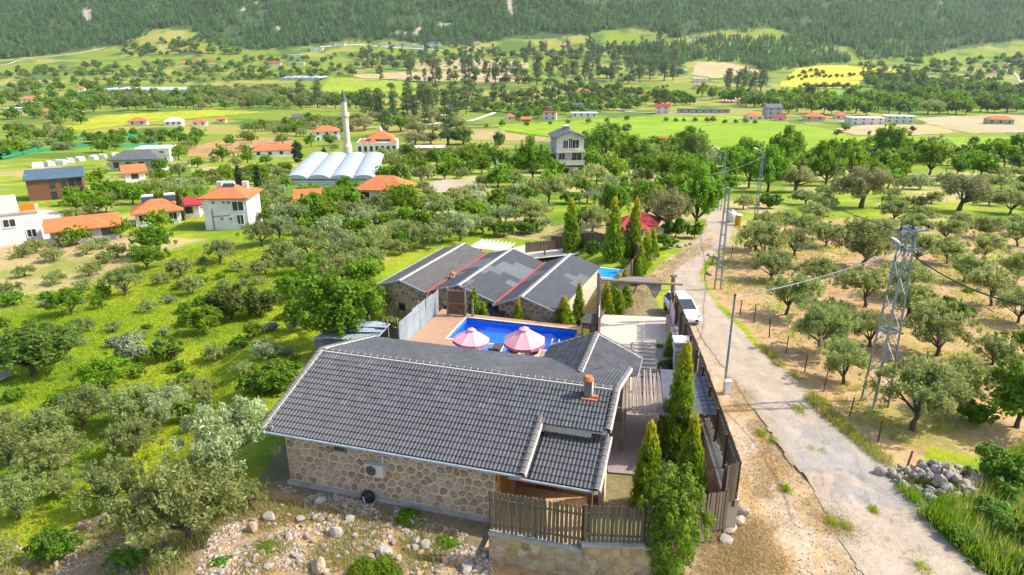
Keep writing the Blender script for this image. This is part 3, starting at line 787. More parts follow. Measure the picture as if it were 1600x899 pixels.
# ------------------------------------------------------------------ front and side fences
def board_mesh(h, wd=.115, seed=0):
    mb = MB(); a = wd / 2
    mb.add([(-a, -.014, 0), (a, -.014, 0), (a, -.014, h - .05), (.0, -.014, h), (-a, -.014, h - .05),
            (-a, .014, 0), (a, .014, 0), (a, .014, h - .05), (.0, .014, h), (-a, .014, h - .05)],
           [(0, 1, 2, 3, 4), (9, 8, 7, 6, 5), (0, 5, 6, 1), (1, 6, 7, 2), (2, 7, 8, 3), (3, 8, 9, 4), (4, 9, 5, 0)])
    return mb.build('board', M['wood'], mesh_only=True)
BOARD = {h: board_mesh(h) for h in (1.75, 1.6, 1.5)}
def fence(name, label, a, b, zb, h, gap=.155, posts=2.0, missing=()):
    """picket fence from a to b: boards, rails, posts, each board its own part"""
    a = Vector((a[0], a[1], 0)); b = Vector((b[0], b[1], 0)); d = b - a; L = d.length; ang = math.atan2(d.y, d.x)
    t = thing(name, label, 'fence', (a.x, a.y, 0), ang)
    n = int(L / gap)
    r = random.Random(int(L * 100))
    for i in range(n):
        if r.random() < .03: continue
        x = (i + .5) * gap; z0 = zb[0] + (zb[1] - zb[0]) * x / L
        o = link('board', BOARD[h], t, loc=(x, r.uniform(-.008, .008), z0 + r.uniform(-.03, .03)), rot=(0, r.uniform(-.015, .015), 0))
    for zz in (.28, h - .4):
        mb = MB(); mb.bar((0, .045, zb[0] + zz), (L, .045, zb[1] + zz), .05, .08); mb.build('rail', M['wood'], t)
    k = max(1, round(L / posts))
    for i in range(k + 1):
        x = L * i / k; z0 = zb[0] + (zb[1] - zb[0]) * i / k
        mb = MB(); mb.box(-.05, .05, .07, .17, -.3, h - .1); mb.build('post', M['rust'], t).location = (x, 0, z0)
    return t
def plinth_wall(name, label, pts, ztop, wid, zbot=-1.3):
    """stone-built low wall with a concrete coping; pts outer edge, wid to the left of travel"""
    t = thing(name, label, 'wall', (0, 0, 0)); body = MB(); cop = MB(); st = MB()
    for i in range(len(pts) - 1):
        a = Vector((*pts[i], 0)); b = Vector((*pts[i + 1], 0)); d = (b - a).normalized(); n = Vector((-d.y, d.x, 0)); L = (b - a).length
        za, zb_ = ztop[i]
        A, B_ = a + n * wid, b + n * wid
        body.add([(a.x, a.y, zbot), (b.x, b.y, zbot), (B_.x, B_.y, zbot), (A.x, A.y, zbot), (a.x, a.y, za - .07), (b.x, b.y, zb_ - .07), (B_.x, B_.y, zb_ - .07), (A.x, A.y, za - .07)],
                 [(4, 5, 6, 7), (0, 1, 5, 4), (1, 2, 6, 5), (2, 3, 7, 6), (3, 0, 4, 7)])
        e = .03
        a2, b2, A2, B2 = a - n * e - d * e, b - n * e + d * e, A + n * e - d * e, B_ + n * e + d * e
        cop.add([(*a2.xy, za - .07), (*b2.xy, zb_ - .07), (*B2.xy, zb_ - .07), (*A2.xy, za - .07), (*a2.xy, za), (*b2.xy, zb_), (*B2.xy, zb_), (*A2.xy, za)],
                [(0, 3, 2, 1), (4, 5, 6, 7), (0, 1, 5, 4), (1, 2, 6, 5), (2, 3, 7, 6), (3, 0, 4, 7)])
        hh = max(za, zb_) - zbot - .1
        for side in (0, 1):
            if side == 1 and name == 'front_wall': continue
            for cx, cy, rel, dep in cell_stones(L, hh, .34, lambda x, y: y + zbot < za + (zb_ - za) * x / L - .16 and (name != 'front_wall' or random.random() < .6), 20 + i + side * 7, .9, .03):
                base = a if side == 0 else A
                st_c = lambda x, y, o: tuple(base + d * (cx + x) + n * (-o if side == 0 else o) + Vector((0, 0, zbot + cy + y)))
                stone_into(st, rel, dep, st_c)
    body.build('wall_core', M['rubbleplaster'] if name == 'front_wall' else M['mortar'], t); cop.build('coping', M['concrete'], t)
    st.build('stones', M['stone'], t, kind='stuff')
    return t
FP0, FP1 = (-.87, 20.93), (2.52, 20.02)
FP2, FP3 = (4.75, 19.95), (8.2, 21.75)
plinth_wall('front_wall', 'low stone wall with concrete coping below the front left picket fence', [FP0, FP1], [(.88, .88)], .3)
plinth_wall('front_wall', 'low stone wall stepping up behind the leafy green bush in front', [(2.525, 20.02), FP2, (6.6, 20.85)], [(1.1, 1.1), (1.0, .8)], .3)
landmark('the picket fence in front', 880, 800)
fence('picket_fence', 'brown picket fence on low wall in front of the lit porch', (FP0[0] + .05, FP0[1] + .17), (FP1[0], FP1[1] + .17), (.9, .9), 1.75)
fence('picket_fence', 'brown picket fence left of the leafy green bush, raised on higher wall', (FP1[0] + .05, FP1[1] + .17), (FP2[0], FP2[1] + .17), (1.12, 1.05), 1.6)
fence('picket_fence', 'brown picket fence at the lower right corner beyond the leafy bush', (FP2[0] + .05, FP2[1] + .17), (8.3, 21.9), (1.0, .35), 1.75)
S0, S1, S2 = (8.95, 22.6), (10.15, 33.5), (11.35, 44.3)
plinth_wall('side_wall', 'long low stone wall along the dirt road under the side fence', [S0, S1, S2], [(1.1, .95), (.95, .3)], .55)
fence('picket_fence', 'long brown picket fence along the dirt road, near stretch', (S0[0] - .08, S0[1] + .02), (S1[0] - .08, S1[1]), (1.1, .97), 1.75, .15, 2.4)
fence('picket_fence', 'brown picket fence along the dirt road, far stretch by the white car', (S1[0] - .08, S1[1] + .05), (S2[0] - .08, S2[1]), (.95, .3), 1.75, .15, 2.4)
fence('picket_fence', 'short return of brown pickets closing the corner of the road fence', (8.3, 22.45), (8.85, 22.6), (1.1, 1.1), 1.75, .12, 1)

# ------------------------------------------------------------------ pool and deck (house frame)
DZ = -.58
pool = thing('swimming_pool', 'blue tiled swimming pool behind the big grey roof', 'pool', E0, RZ)
landmark('the blue pool', 810, 515)
u0, u1, v0, v1 = 1.65, 9.72, 17.65, 21.5
mb = MB()
mb.add([(u0, v0, -2.0), (u1, v0, -2.0), (u1, v1, -2.0), (u0, v1, -2.0), (u0, v0, DZ - .01), (u1, v0, DZ - .01), (u1, v1, DZ - .01), (u0, v1, DZ - .01)],
       [(0, 1, 2, 3), (4, 5, 1, 0), (5, 6, 2, 1), (6, 7, 3, 2), (7, 4, 0, 3)])
mb.build('basin', M['pooltile'], pool)
mb = MB(); mb.add([(u0, v0, -.86), (u1, v0, -.86), (u1, v1, -.86), (u0, v1, -.86)], [(0, 1, 2, 3)]); mb.build('water', M['water'], pool)
mb = MB()
for a in ((u0 - .12, u1 + .12, v1, v1 + .14), (u0 - .12, u0, v0, v1), (u0 - .12, u1 + .12, v0 - .14, v0)): mb.box(*a, DZ - .2, DZ + .012)
mb.build('coping', M['plaster_cream'], pool)
mb = MB(); mb.tube([(8.9, 17.4, DZ), (8.9, 17.45, DZ + .75), (8.9, 17.75, DZ + .8), (8.9, 17.9, DZ + .2), (8.9, 17.9, -1.3)], .025, 6); mb.tube([(9.35, 17.4, DZ), (9.35, 17.45, DZ + .75), (9.35, 17.75, DZ + .8), (9.35, 17.9, DZ + .2), (9.35, 17.9, -1.3)], .025, 6)
mb.build('ladder', M['white'], pool)
mb = MB()
for a in ((-.7, u0 - .125, 12.6, 22.6), (u0 - .125, u1 + .6, 12.6, v0 - .145), (u1 + .125, u1 + 1.5, v0 - .14, 22.6), (u0 - .125, u1 + .125, v1 + .145, 22.2)): mb.box(*a, -3.2, DZ)
dk = mb.build('pool_deck', M['deck'], None, kind='structure'); dk.location = E0; dk.rotation_euler = (0, 0, RZ)
def umbrella(x, y, zr, za, r, label, tilt=(0, 0)):
    t = thing('parasol', label, 'parasol', (x, y, DZ), .3)
    t.rotation_euler = (tilt[0], tilt[1], .3)
    mb = MB(); mb.tube([(0, 0, 0), (0, 0, za - DZ + .12)], .025, 8); mb.build('pole', M['white'], t)
    mb = MB(); mb.lathe([(0, .0), (.28, .0), (.28, .05), (.06, .09), (0, .09)], 14); mb.build('base', M['concrete'], t)
    zr -= DZ; za -= DZ
    for k in range(8):
        a0, a1 = 2 * PI * k / 8, 2 * PI * (k + 1) / 8; am = (a0 + a1) / 2
        mb = MB(); rows = []
        for s in (.13, .45, .75, 1.0):
            z = za + (zr - za) * s ** 1.25; sag = -.05 * math.sin(PI * min(1, s)) - .02
            rr = r * s
            rows.append([(rr * math.cos(a0), rr * math.sin(a0), z), (rr * .955 * math.cos(am), rr * .955 * math.sin(am), z + sag), (rr * math.cos(a1), rr * math.sin(a1), z)])
        vs = [p for q in rows for p in q]
        mb.add(vs, [(i * 3 + j, i * 3 + 3 + j, i * 3 + 4 + j, i * 3 + 1 + j) for i in range(3) for j in range(2)])
        pan = mb.build('canopy_panel', M['pink'], t, smooth=True)
        mb = MB(); e = rows[-1]
        mb.add([*e, *[(p[0] * 1.015, p[1] * 1.015, p[2] - .17) for p in e]], [(0, 1, 4, 3), (1, 2, 5, 4)])
        mb.build('valance', M['pinkdeep'], pan)
        mb = MB(); mb.bar((.05 * math.cos(a0), .05 * math.sin(a0), za - .08), (r * math.cos(a0), r * math.sin(a0), zr - .02), .018); mb.build('rib', M['white'], t)
    mb = MB(); n = 8; rc = r * .24
    mb.add([(0, 0, za + .14)] + [(rc * math.cos(2 * PI * k / n), rc * math.sin(2 * PI * k / n), za - .02) for k in range(n)], [(0, k + 1, (k + 1) % n + 1) for k in range(n)])
    mb.build('vent_cap', M['pink'], t)
p = at(733, 527, 1.35); umbrella(p.x, p.y, 1.2, 1.85, 1.14, 'pale pink parasol on the left, beside the wooden pool deck', (0, R(4)))
p = at(820, 526, 1.35); umbrella(p.x, p.y, 1.15, 1.95, 1.3, 'larger pink parasol on the right, above the two cream edged loungers', (R(3), R(-2)))
def lounger(x, y, rz_, label, pad):
    t = thing('sun_lounger', label, 'sun lounger', (x, y, DZ), rz_, None)
    mb = MB(); mb.box(-.36, .36, -.95, .95, .24, .3); mb.build('frame', M['cream'], t)
    for sx in (-1, 1):
        for sy in (-1, 1):
            mb = MB(); mb.box(sx * .32 - .03, sx * .32 + .03, sy * .85 - .03, sy * .85 + .03, 0, .24); mb.build('leg', M['cream'], t)
    mb = MB(); mb.box(-.3, .3, -.95, .3, .3, .4); mb.build('seat_pad', pad, t)
    mb = MB(); mb.add([(-.3, .3, .32), (.3, .3, .32), (.3, .9, .72), (-.3, .9, .72), (-.3, .25, .42), (.3, .25, .42), (.3, .84, .82), (-.3, .84, .82)],
                      [(0, 3, 2, 1), (4, 5, 6, 7), (0, 1, 5, 4), (1, 2, 6, 5), (2, 3, 7, 6), (3, 0, 4, 7)]); mb.build('backrest', pad, t)
for (px, py), lab in (((805, 548), 'charcoal sun lounger with cream frame, left of the parasol pole'), ((835, 549), 'charcoal sun lounger with cream frame, right of the parasol pole'),
                      ((741, 546), 'dark sun lounger on the blue ledge, under the left parasol'), ((775, 548), 'dark sun lounger on the blue ledge, between the two parasols')):
    p = at(px, py, DZ + .3); lounger(p.x, p.y, RZ + PI + .1, lab, M['charcoal'])
mb = MB(); mb.box(2.6, 6.2, 15.8, 17.49, DZ - .2, DZ + .02); o = mb.build('pool_ledge', mat('blue_mat', (.05, .2, .6), (.035, .15, .5), 2, .7), None, kind='structure'); o.location = E0; o.rotation_euler = (0, 0, RZ)

# ------------------------------------------------------------------ the three stone houses with parallel ridges
KS = 1.123; R1 = Vector((-7.8 * KS, 45.02 * KS, 0)); DA = R(-22.3)
def kz(z): return CAMZ - (CAMZ - z) * KS      # frame: x across the ridges, y along them
def saddle(name, label, e_r, eL, zL, eR, zR, d0, d1, sh, wins, seed, valley=True):
    e_r, eL, eR, d0, d1 = e_r * KS, eL * KS, eR * KS, d0 * KS, d1 * KS; zL, zR = kz(zL), kz(zR)
    wins = [(wx * KS, kz(wz)) for wx, wz in wins]
    o3 = R1 + Vector((math.cos(DA), math.sin(DA), 0)) * e_r + Vector((-math.sin(DA), math.cos(DA), 0)) * d0
    t = thing(name, label, 'house', o3, DA)
    L = d1 - d0; xL, xR = eL - e_r, eR - e_r; zr_ = kz(2.6); zb = -3.4
    wall_ = MB()
    def zt(x): return (zr_ + (zL - zr_) * x / xL if x < 0 else zr_ + (zR - zr_) * x / xR) - .1
    a, b = xL + .3, xR - .12
    for y in (.4, L - .3):
        wall_.add([(a, y, zb), (b, y, zb), (b, y, zt(b)), (0, y, zt(0)), (a, y, zt(a))], [(0, 1, 2, 3, 4)])
    wall_.add([(a, .4, zb), (a, L - .3, zb), (a, L - .3, zt(a)), (a, .4, zt(a))], [(0, 1, 2, 3)])
    wall_.add([(b, .4, zb), (b, L - .3, zb), (b, L - .3, zt(b)), (b, .4, zt(b))], [(0, 1, 2, 3)])
    wo = wall_.build('wall', M['mortar'], t)
    st = MB()
    def ok(x, y):
        x += a; y += zb
        return y < zt(x) - .16 and not any(wx - .38 < x < wx + .38 and wz - .35 < y < wz + .4 for wx, wz in wins)
    for cx, cy, rel, dep in cell_stones(b - a, 4.2, .34, ok, seed, .8):
        stone_into(st, rel, dep, lambda x, y, o: (a + cx + x, .4 - o, zb + cy + y))
    for cx, cy, rel, dep in cell_stones(L - .7, 4, .34, lambda x, y: y + zb < zL - .25, seed + 1, .8):
        stone_into(st, rel, dep, lambda x, y, o: (a - o, .4 + cx + x, zb + cy + y))
    st.build('stones', M['stone'], wo, kind='stuff')
    for wx, wz in wins:
        mb = MB(); mb.box(wx - .3, wx + .3, .32, .41, wz + .22, wz + .3); mb.box(wx - .3, wx - .22, .32, .41, wz - .25, wz + .22); mb.box(wx + .22, wx + .3, .32, .41, wz - .25, wz + .22); mb.box(wx - .34, wx + .34, .28, .41, wz - .32, wz - .25)
        wn_ = mb.build('window', M['woodbrown'], t)
        mb = MB(); mb.box(wx - .22, wx + .22, .37, .396, wz - .25, wz + .22); mb.build('pane', M['glass'], wn_)
    ro = None
    for x1, z1 in ((xL, zL), (xR, zR)):
        me = MB(); P = [(x1, 0, z1), (0, 0, zr_), (0, L, zr_), (x1, L, z1)]
        if x1 > 0: P = P[::-1]
        Pv = [Vector(p) for p in P]; n = (Pv[1] - Pv[0]).cross(Pv[3] - Pv[0]).normalized()
        if n.z < 0: n = -n; Pv = Pv[::-1]
        me.add([*Pv, *[p - n * .09 for p in Pv]], [(0, 1, 2, 3), (7, 6, 5, 4)] + [(i, 4 + i, 4 + (i + 1) % 4, (i + 1) % 4) for i in range(4)])
        ob = me.build('roof', M[sh], t)
        uv = ob.data.uv_layers.new(name='UVMap')
        for lp in ob.data.loops:
            c = ob.data.vertices[lp.vertex_index].co
            uv.data[lp.index].uv = (c.y, math.hypot(c.x - x1, c.z - z1))
        ro = ob
    mb = MB()
    mb.bar((.06, -.02, zr_ + .02), (.06, L, zr_ + .02), .13, .05)
    for i in range(int(L / .42)): mb.bar((-.26, .2 + i * .42, zr_ - .045), (.0, .2 + i * .42, zr_ + .045), .15, .07)
    mb.build('ridge_mortar', M['capwhite'], t)
    mb = MB()
    for x1, z1 in ((xL, zL), (xR, zR)): mb.bar((x1, -.03, z1 + .0), (0, -.03, zr_ + .0), .05, .13)
    mb.bar((xL - .03, 0, zL), (xL - .03, L, zL), .06, .08); mb.build('verge_trim', M['gutter'], t)
    if valley:
        mb = MB(); mb.add([(xR - .07, 0, zR + .04), (xR + .1, 0, zR + .05), (xR + .1, L * .99, zR + .05), (xR - .07, L * .99, zR + .04)], [(0, 1, 2, 3)]); mb.bar((xR + .1, 0, zR + .02), (xR + .1, L * .99, zR + .02), .03, .2)
        mb.build('valley_flashing', mat('red_flashing', (.4, .09, .075), (.3, .06, .05), 2, .6), t)
    return t
landmark('the three stone houses', 740, 420)
saddle('stone_cabin', 'leftmost stone cabin with plain brown grey roof beside the green tree', 0, -1.95, 2.0, 2.05, 1.98, -.1, 10.2, 'shingleA', [(-.1, .55)], 31)
saddle('stone_cabin', 'middle stone cabin with patchwork grey roof between two red valleys', 4.25, 2.05, 1.94, 7.0, 1.72, .55, 10.3, 'shingleB', [(1.0, .6), (-1.1, .6)], 33)
saddle('stone_cabin', 'rightmost stone cabin with grey roof beside the pool conifers', 9.05, 7.0, 1.68, 11.5, 1.85, .1, 10.6, 'shingleC', [(.5, .35)], 35, False)
p = aty(708, 441, 53)
t = thing('flue_pipe', 'white chimney flue with red cap in the valley between two cabins', 'chimney', (p.x, p.y, p.z - .6))
mb = MB(); mb.box(-.14, .14, -.14, .14, 0, 1.3); mb.build('flue', M['white'], t)
mb = MB(); mb.lathe([(0, 1.52), (.1, 1.5), (.25, 1.4), (.26, 1.3), (0, 1.3)], 10); mb.build('cap', M['terracotta'], t)
# tiled lean-to behind the pool
t = thing('lean_to_roof', 'small tiled lean-to roof on the middle cabin front behind the pool', 'lean-to', at(757, 499, -1.25) + Vector((0, .75, 1.25)), RZ)
fr = tile_field((0, -.75, -1.15), (1, 0, 0), (0, 1, .35), 5, 5)
mb = MB(); mb.box(0, 1.65, -.7, -.64, -1.28, -1.18); mb.box(.05, .15, -.68, -.58, -3, -1.285); mb.box(1.5, 1.6, -.68, -.58, -3, -1.285); mb.build('timber', M['woodbrown'], t)
for d in fr: single_tile(d, t)
# wall lamp arm on the right cabin, cat-walk details behind
# garden behind the cabins
def plank_fence(name, label, pts, z1, h, w_=.16, m='wood', step=.17):
    for i in range(len(pts) - 1):
        a = Vector((*pts[i], 0)); b = Vector((*pts[i + 1], 0)); d = b - a; L = d.length
        t = thing(name, label[i] if isinstance(label, list) else label, 'fence', (a.x, a.y, 0), math.atan2(d.y, d.x))
        bm_ = MB(); bm_.box(-w_ / 2, w_ / 2, -.015, .015, 0, h); me = bm_.build('board', M[m], mesh_only=True)
        for k in range(int(L / step)):
            x = (k + .5) * step; q = a + d * (x / L)
            link('board', me, t, loc=(x, random.uniform(-.012, .012), Hs(q.x, q.y) - .1 + random.uniform(-.06, .03)))
        mb = MB(); n = max(1, round(L / 2.5))
        for k in range(n + 1):
            q = a + d * (k / n); mb.box(L * k / n - .06, L * k / n + .06, .03, .15, Hs(q.x, q.y) - .3, Hs(q.x, q.y) + h - .05)
        mb.build('posts', M['log'], t)
def ground_under(px, py, h):            # ground point whose top at height h shows at px,py
    p = G(px, py)
    for _ in range(20):
        q = at(px, py, Hs(p.x, p.y) + h); p = Vector((q.x, q.y, Hs(q.x, q.y)))
    return p
fa, fb_, fc, fd = [ground_under(*q, 1.7) for q in ((822, 378), (888, 368), (985, 372), (1001, 388))]
fe = Vector((6.1, 44.6, 0))
plank_fence('board_fence', ['grey board fence behind the cabins, left of the brown door', 'grey board fence behind the three garden conifers', 'short board fence at the garden corner by the roadside hedge', 'long pale board fence from the garden corner to the gate'],
            [fa.xy, fb_.xy, fc.xy, fd.xy, fe.xy], 0, 1.75)
q = ground_under(870, 372, 1.8)
t = thing('garden_door', 'dark brown door set in the board fence behind the cabins', 'door', (q.x, q.y - .15, q.z), -.1)
mb = MB(); mb.box(-.55, .55, -.05, .05, 0, 2.0); mb.build('leaf', M['woodbrown'], t)
mb = MB(); mb.box(-.65, -.56, -.08, .08, 0, 2.1); mb.box(.56, .65, -.08, .08, 0, 2.1); mb.box(-.56, .56, -.08, .08, 2.003, 2.1); mb.build('door_frame', M['log'], t)
# roofed terrace rafters, patio
q = at(770, 388, -.3)
t = thing('pergola', 'pale timber pergola with open rafters behind the left cabin', 'pergola', (q.x, q.y + .8, -3.0), DA)
mb = MB(); mb.box(-1.9, 1.7, -1.2, 1.2, 2.62, 2.68); mb.build('ceiling_board', M['cream'], t)
for k in range(9):
    mb = MB(); mb.box(-.04, .04, -1.5, 1.6, 2.69, 2.8); mb.build('rafter', M['cream'], t).location = (-1.8 + k * .43, 0, 0)
for x in (-1.8, 1.6):
    for y in (-1.1, 1.1):
        mb = MB(); mb.box(x - .06, x + .06, y - .06, y + .06, 0, 2.62); mb.build('post', M['log'], t)
P = [G(*q) for q in ((790, 410), (905, 398), (905, 386), (830, 382), (770, 395))]
mb = MB(); mb.add([(p.x, p.y, Hs(p.x, p.y) + .06) for p in P], [(0, 1, 2, 3, 4)]); mb.build('patio', M['plaster_cream'], None, kind='structure')
q = G(851, 407)
t = thing('garden_post', 'lone timber post standing on the cream patio behind the cabins', 'post', q); mb = MB(); mb.tube([(0, 0, -.2), (0, 0, 1.6)], .09, 8); mb.build('shaft', M['log'], t)
mb = MB(); mb.lathe([(0, 1.66), (.1, 1.63), (.12, 1.58), (0, 1.58)], 8); mb.build('post_cap', M['log'], t)
q0 = at(948, 427, -1.0)
t = thing('paddling_pool', 'small square blue pool behind the right cabin beside the lawn', 'pool', (q0.x - .2, q0.y + .6, Hs(q0.x, q0.y)), R(-20))
mb = MB(); mb.box(-1.5, 1.5, -1.3, 1.3, -.1, .3); mb.build('basin', M['pooltile'], t)
mb = MB(); mb.box(-1.6, 1.6, -1.42, -1.301, -.1, .34); mb.box(-1.6, 1.6, 1.301, 1.42, -.1, .34); mb.box(-1.6, -1.501, -1.3, 1.3, -.1, .34); mb.box(1.501, 1.6, -1.3, 1.3, -.1, .34); mb.build('rim', M['white'], t)
P = [at(px, py, 0) for px, py in ((905, 405), (985, 398), (990, 412), (950, 432), (915, 415))]
P = [G(px, py) for px, py in ((895, 402), (990, 396), (985, 412), (950, 432), (925, 420))]
mb = MB(); mb.add([(p.x, p.y, Hs(p.x, p.y) + .05) for p in P], [tuple(range(5))]); mb.build('lawn', mat('lawn_green', (.06, .15, .012), (.035, .09, .01), 8, .95, .4), None, kind='structure')
# ------------------------------------------------------------------ tin shed and tin fences on the left
t = thing('tin_shed', 'open shed with pale sagging tin sheets on the roof behind the big roof', 'shed', (0, 0, 0))
Q = [at(x, y, z) for x, y, z in ((486, 530, 1.15), (588, 530, 1.35), (609, 508, 1.5), (541, 501, 1.35))]
def bil(s, r): return (Q[0] * (1 - s) + Q[1] * s) * (1 - r) + (Q[3] * (1 - s) + Q[2] * s) * r
for j in range(3):
    for i in range(5):
        mb = MB(); n = 9; vs = []
        s0, s1, r0, r1 = i / 5 - .01, (i + 1) / 5 + .015, j / 3 - .02, (j + 1) / 3 + .03
        dz = random.uniform(-.05, .04) + .025 * (i % 2) + .03 * j; tw = random.uniform(-.05, .05)
        for a in range(n):
            for b in (0, 1):
                pnt = bil(s0 + (s1 - s0) * a / (n - 1), r0 + (r1 - r0) * b)
                vs.append((pnt.x, pnt.y, pnt.z + dz + tw * (a / n - .5) * (1 if b else -1) + .018 * math.sin(a * PI)  + (.022 if a % 2 else 0)))
        mb.add(vs, [(2 * a, 2 * a + 2, 2 * a + 3, 2 * a + 1) for a in range(n - 1)]); mb.build('roof_sheet', M['tin'], t)
for r in (.3, .64):
    mb = MB(); a, b = bil(-.03, r), bil(1.0, r); mb.bar(a + Vector((0, 0, .09)), b + Vector((0, 0, .12)), .07, .05); mb.build('batten', M['black'], t)
for s, r in ((.03, .05), (.97, .05), (.97, .95), (.03, .95)):
    a = bil(s, r); mb = MB(); mb.tube([(a.x, a.y, -1.6), (a.x, a.y, a.z + (.35 if (s, r) == (.97, .95) else -.02))], .06, 7); mb.build('post', M['log'], t)
for (s0, r0, s1, r1) in ((0.02, .04, .02, .96), (.02, .04, .98, .04)):
    for k in range(6):
        a = bil(s0 + (s1 - s0) * k / 6, r0 + (r1 - r0) * k / 6); b = bil(s0 + (s1 - s0) * (k + 1) / 6, r0 + (r1 - r0) * (k + 1) / 6)
        mb = MB(); mb.add([(a.x, a.y, -1.5), (b.x, b.y, -1.5), (b.x, b.y, b.z - .12), (a.x, a.y, a.z - .12)], [(0, 1, 2, 3)]); mb.build('wall_sheet', M['tindark'], t)
def tin_fence(label, a, b, h, m, n):
    a, b = Vector(a), Vector(b); d = (b - a); L = d.length
    t = thing('tin_fence', label, 'fence', a, math.atan2(d.y, d.x))
    for i in range(n):
        mb = MB(); vs = []; k = 9; x0, x1 = L * i / n - .02, L * (i + 1) / n + .02; off = random.uniform(-.02, .03); hh = h + random.uniform(-.09, .06); lean = random.uniform(-.05, .05)
        for q in range(k):
            x = x0 + (x1 - x0) * q / (k - 1)
            y = off + (.03 if q % 2 else 0)
            vs += [(x, y, 0), (x, y + lean, hh)]
        mb.add(vs, [(2 * q, 2 * q + 2, 2 * q + 3, 2 * q + 1) for q in range(k - 1)]); mb.build('tin_sheet', M[m], t)
    for i in range(3):
        mb = MB(); mb.tube([(L * i / 2, .1, -.3), (L * i / 2, .1, h + .25)], .06, 7); mb.build('post', M['log'], t)
    mb = MB(); mb.bar((0, .07, h * .75), (L, .07, h * .75), .05); mb.build('rail', M['log'], t)
tin_fence('pale grey sheet fence along the left side of the wooden pool deck', lw(-.68, 15.2, DZ), lw(-.68, 21.9, DZ), 1.85, 'tin', 6)
tin_fence('dark streaked tin fence between the tin shed and the pale sheets', lw(-3.3, 16.0, -.9), lw(-.75, 15.1, -.7), 1.75, 'tindark', 6)
a = at(700, 492, DZ); b = at(727, 494, DZ); d = b - a
t = thing('garden_gate', 'tall brown wooden gate with a cross brace at the deck end', 'gate', a, math.atan2(d.y, d.x)); L = d.length
mb = MB(); mb.box(.06, L - .06, -.02, .02, .1, 1.95); lf = mb.build('gate_leaf', M['woodbrown'], t)
mb = MB()
for zz in (.12, .95, 1.9): mb.box(.06, L - .06, -.06, -.021, zz - .05, zz + .05)
mb.bar((.1, -.04, .2), (L - .1, -.04, .9), .06, .03); mb.bar((.1, -.05, .9), (L - .1, -.05, .2), .06, .03); mb.build('brace', M['log'], t)
for x in (0, L, L + .55):
    mb = MB(); mb.tube([(x, 0, -.3), (x, .02, 2.35 if x == L else (2.1 if x == 0 else 1.3))], .09, 8); mb.build('post', M['log'], t)
# ------------------------------------------------------------------ driveway, paving, reed canopy, bench, barbecue column
def sheet(nm, P, z, m, kind='structure'):
    mb = MB(); mb.add([(x, y, z if not callable(z) else z(x, y)) for x, y in P], [tuple(range(len(P)))]); return mb.build(nm, m, None, kind=kind)
M['paving'] = mat('courtyard_paving', (.30, .25, .235), (.22, .185, .175), 5, .9, .2)
sheet('courtyard_paving', [(4.4, 26.6), (8.6, 26.0), (9.3, 33.0), (4.6, 33.0)], -.37, M['paving'])
sheet('courtyard_paving', [(4.6, 33.004), (9.3, 33.004), (10.6, 41.6), (5.5, 41.6)], -.43, M['paving'])
sheet('driveway', [(5.0, 41.0), (10.6, 41.0), (11.2, 45.6), (5.9, 46.2)], -.42, mat('driveway_concrete', (.56, .48, .38), (.46, .38, .29), 2, .95, .2))
g = thing('planting_bed', 'narrow paved bed with dark green plants set between flagstones in driveway', 'planting bed', (8.35, 39.0, -.42), R(-7))
mb = MB(); mb.box(-.75, .75, -2.1, 2.1, .0, .05); mb.build('bed_base', mat('bed_soil', (.3, .25, .2), (.2, .16, .12), 5, .95), g)
for k in range(7):
    mb = MB(); mb.box(-.62, .62, -.13, .13, .05, .1); mb.build('flagstone', M['concrete'], g).location = (random.uniform(-.05, .05), -1.75 + k * .58, 0)
reed = thing('reed_canopy', 'flat canopy of grey reed poles over the courtyard beside the roof', 'canopy', (0, 0, 0))
ra, rb, rc, rd = at(1000, 588, 2.05), at(1046, 580, 2.05), at(1035, 648, 2.05), at(968, 640, 2.05)
n = 62
REEDS = [MB() for _ in range(4)]
for mb_ in REEDS: mb_.tube([(0, 0, 0), (0, .5, .012), (0, 1, 0)], .032, 5)
REEDS = [m_.build('reed_pole', M['reed'], mesh_only=True) for m_ in REEDS]
rw, rl = 3.5, 4.3
reed.location = (rd.x + .1, rd.y - .15, 2.05); reed.rotation_euler = (0, 0, RZ + .12)
for k in range(n):
    o = link('reed_pole', random.choice(REEDS), reed, loc=(k * rw / n, random.uniform(-.18, .18), random.uniform(-.01, .03)), rot=(0, 0, random.uniform(-.03, .03)))
    o.scale = (1, rl * random.uniform(.93, 1.05), 1)
for y in (.4, 2.1, 3.9):
    mb = MB(); mb.tube([(-.2, y, -.09), (rw + .2, y, -.09)], .06, 7); mb.build('beam', M['log'], reed)
for x in (.1, rw - .1):
    for y in (.4, 3.9):
        mb = MB(); mb.tube([(x, y, -2.5), (x, y, -.1)], .07, 7); mb.build('post', M['log'], reed)
mb = MB(); mb.box(1.9, rw + .9, .2, 4.6, .055, .075); mb.build('dark_mat', mat('blue_grey_felt', (.10, .11, .135), (.07, .075, .095), 2, .9, .2), reed)
bt = thing('garden_bench', 'dark slatted garden bench on the courtyard under the reed canopy edge', 'bench', (6.7, 27.3, -.37), RZ + 1.45)
for k in range(3):
    mb = MB(); mb.box(-.7, .7, -.2 + k * .15, -.08 + k * .15, .42, .46); mb.build('seat_slat', M['charcoal'], bt)
for k in range(2):
    mb = MB(); mb.box(-.7, .7, .3, .34, .58 + k * .17, .7 + k * .17); mb.build('back_slat', M['charcoal'], bt)
for x in (-.62, .62):
    for y in (-.18, .3):
        mb = MB(); mb.box(x - .03, x + .03, y - .03, y + .03, 0, .42 if y < 0 else .9); mb.build('leg', M['black'], bt)
bx = thing('barbecue_chimney', 'white plastered barbecue chimney with open top beside the road fence', 'barbecue', (9.85, 36.1, -.45), R(-5))
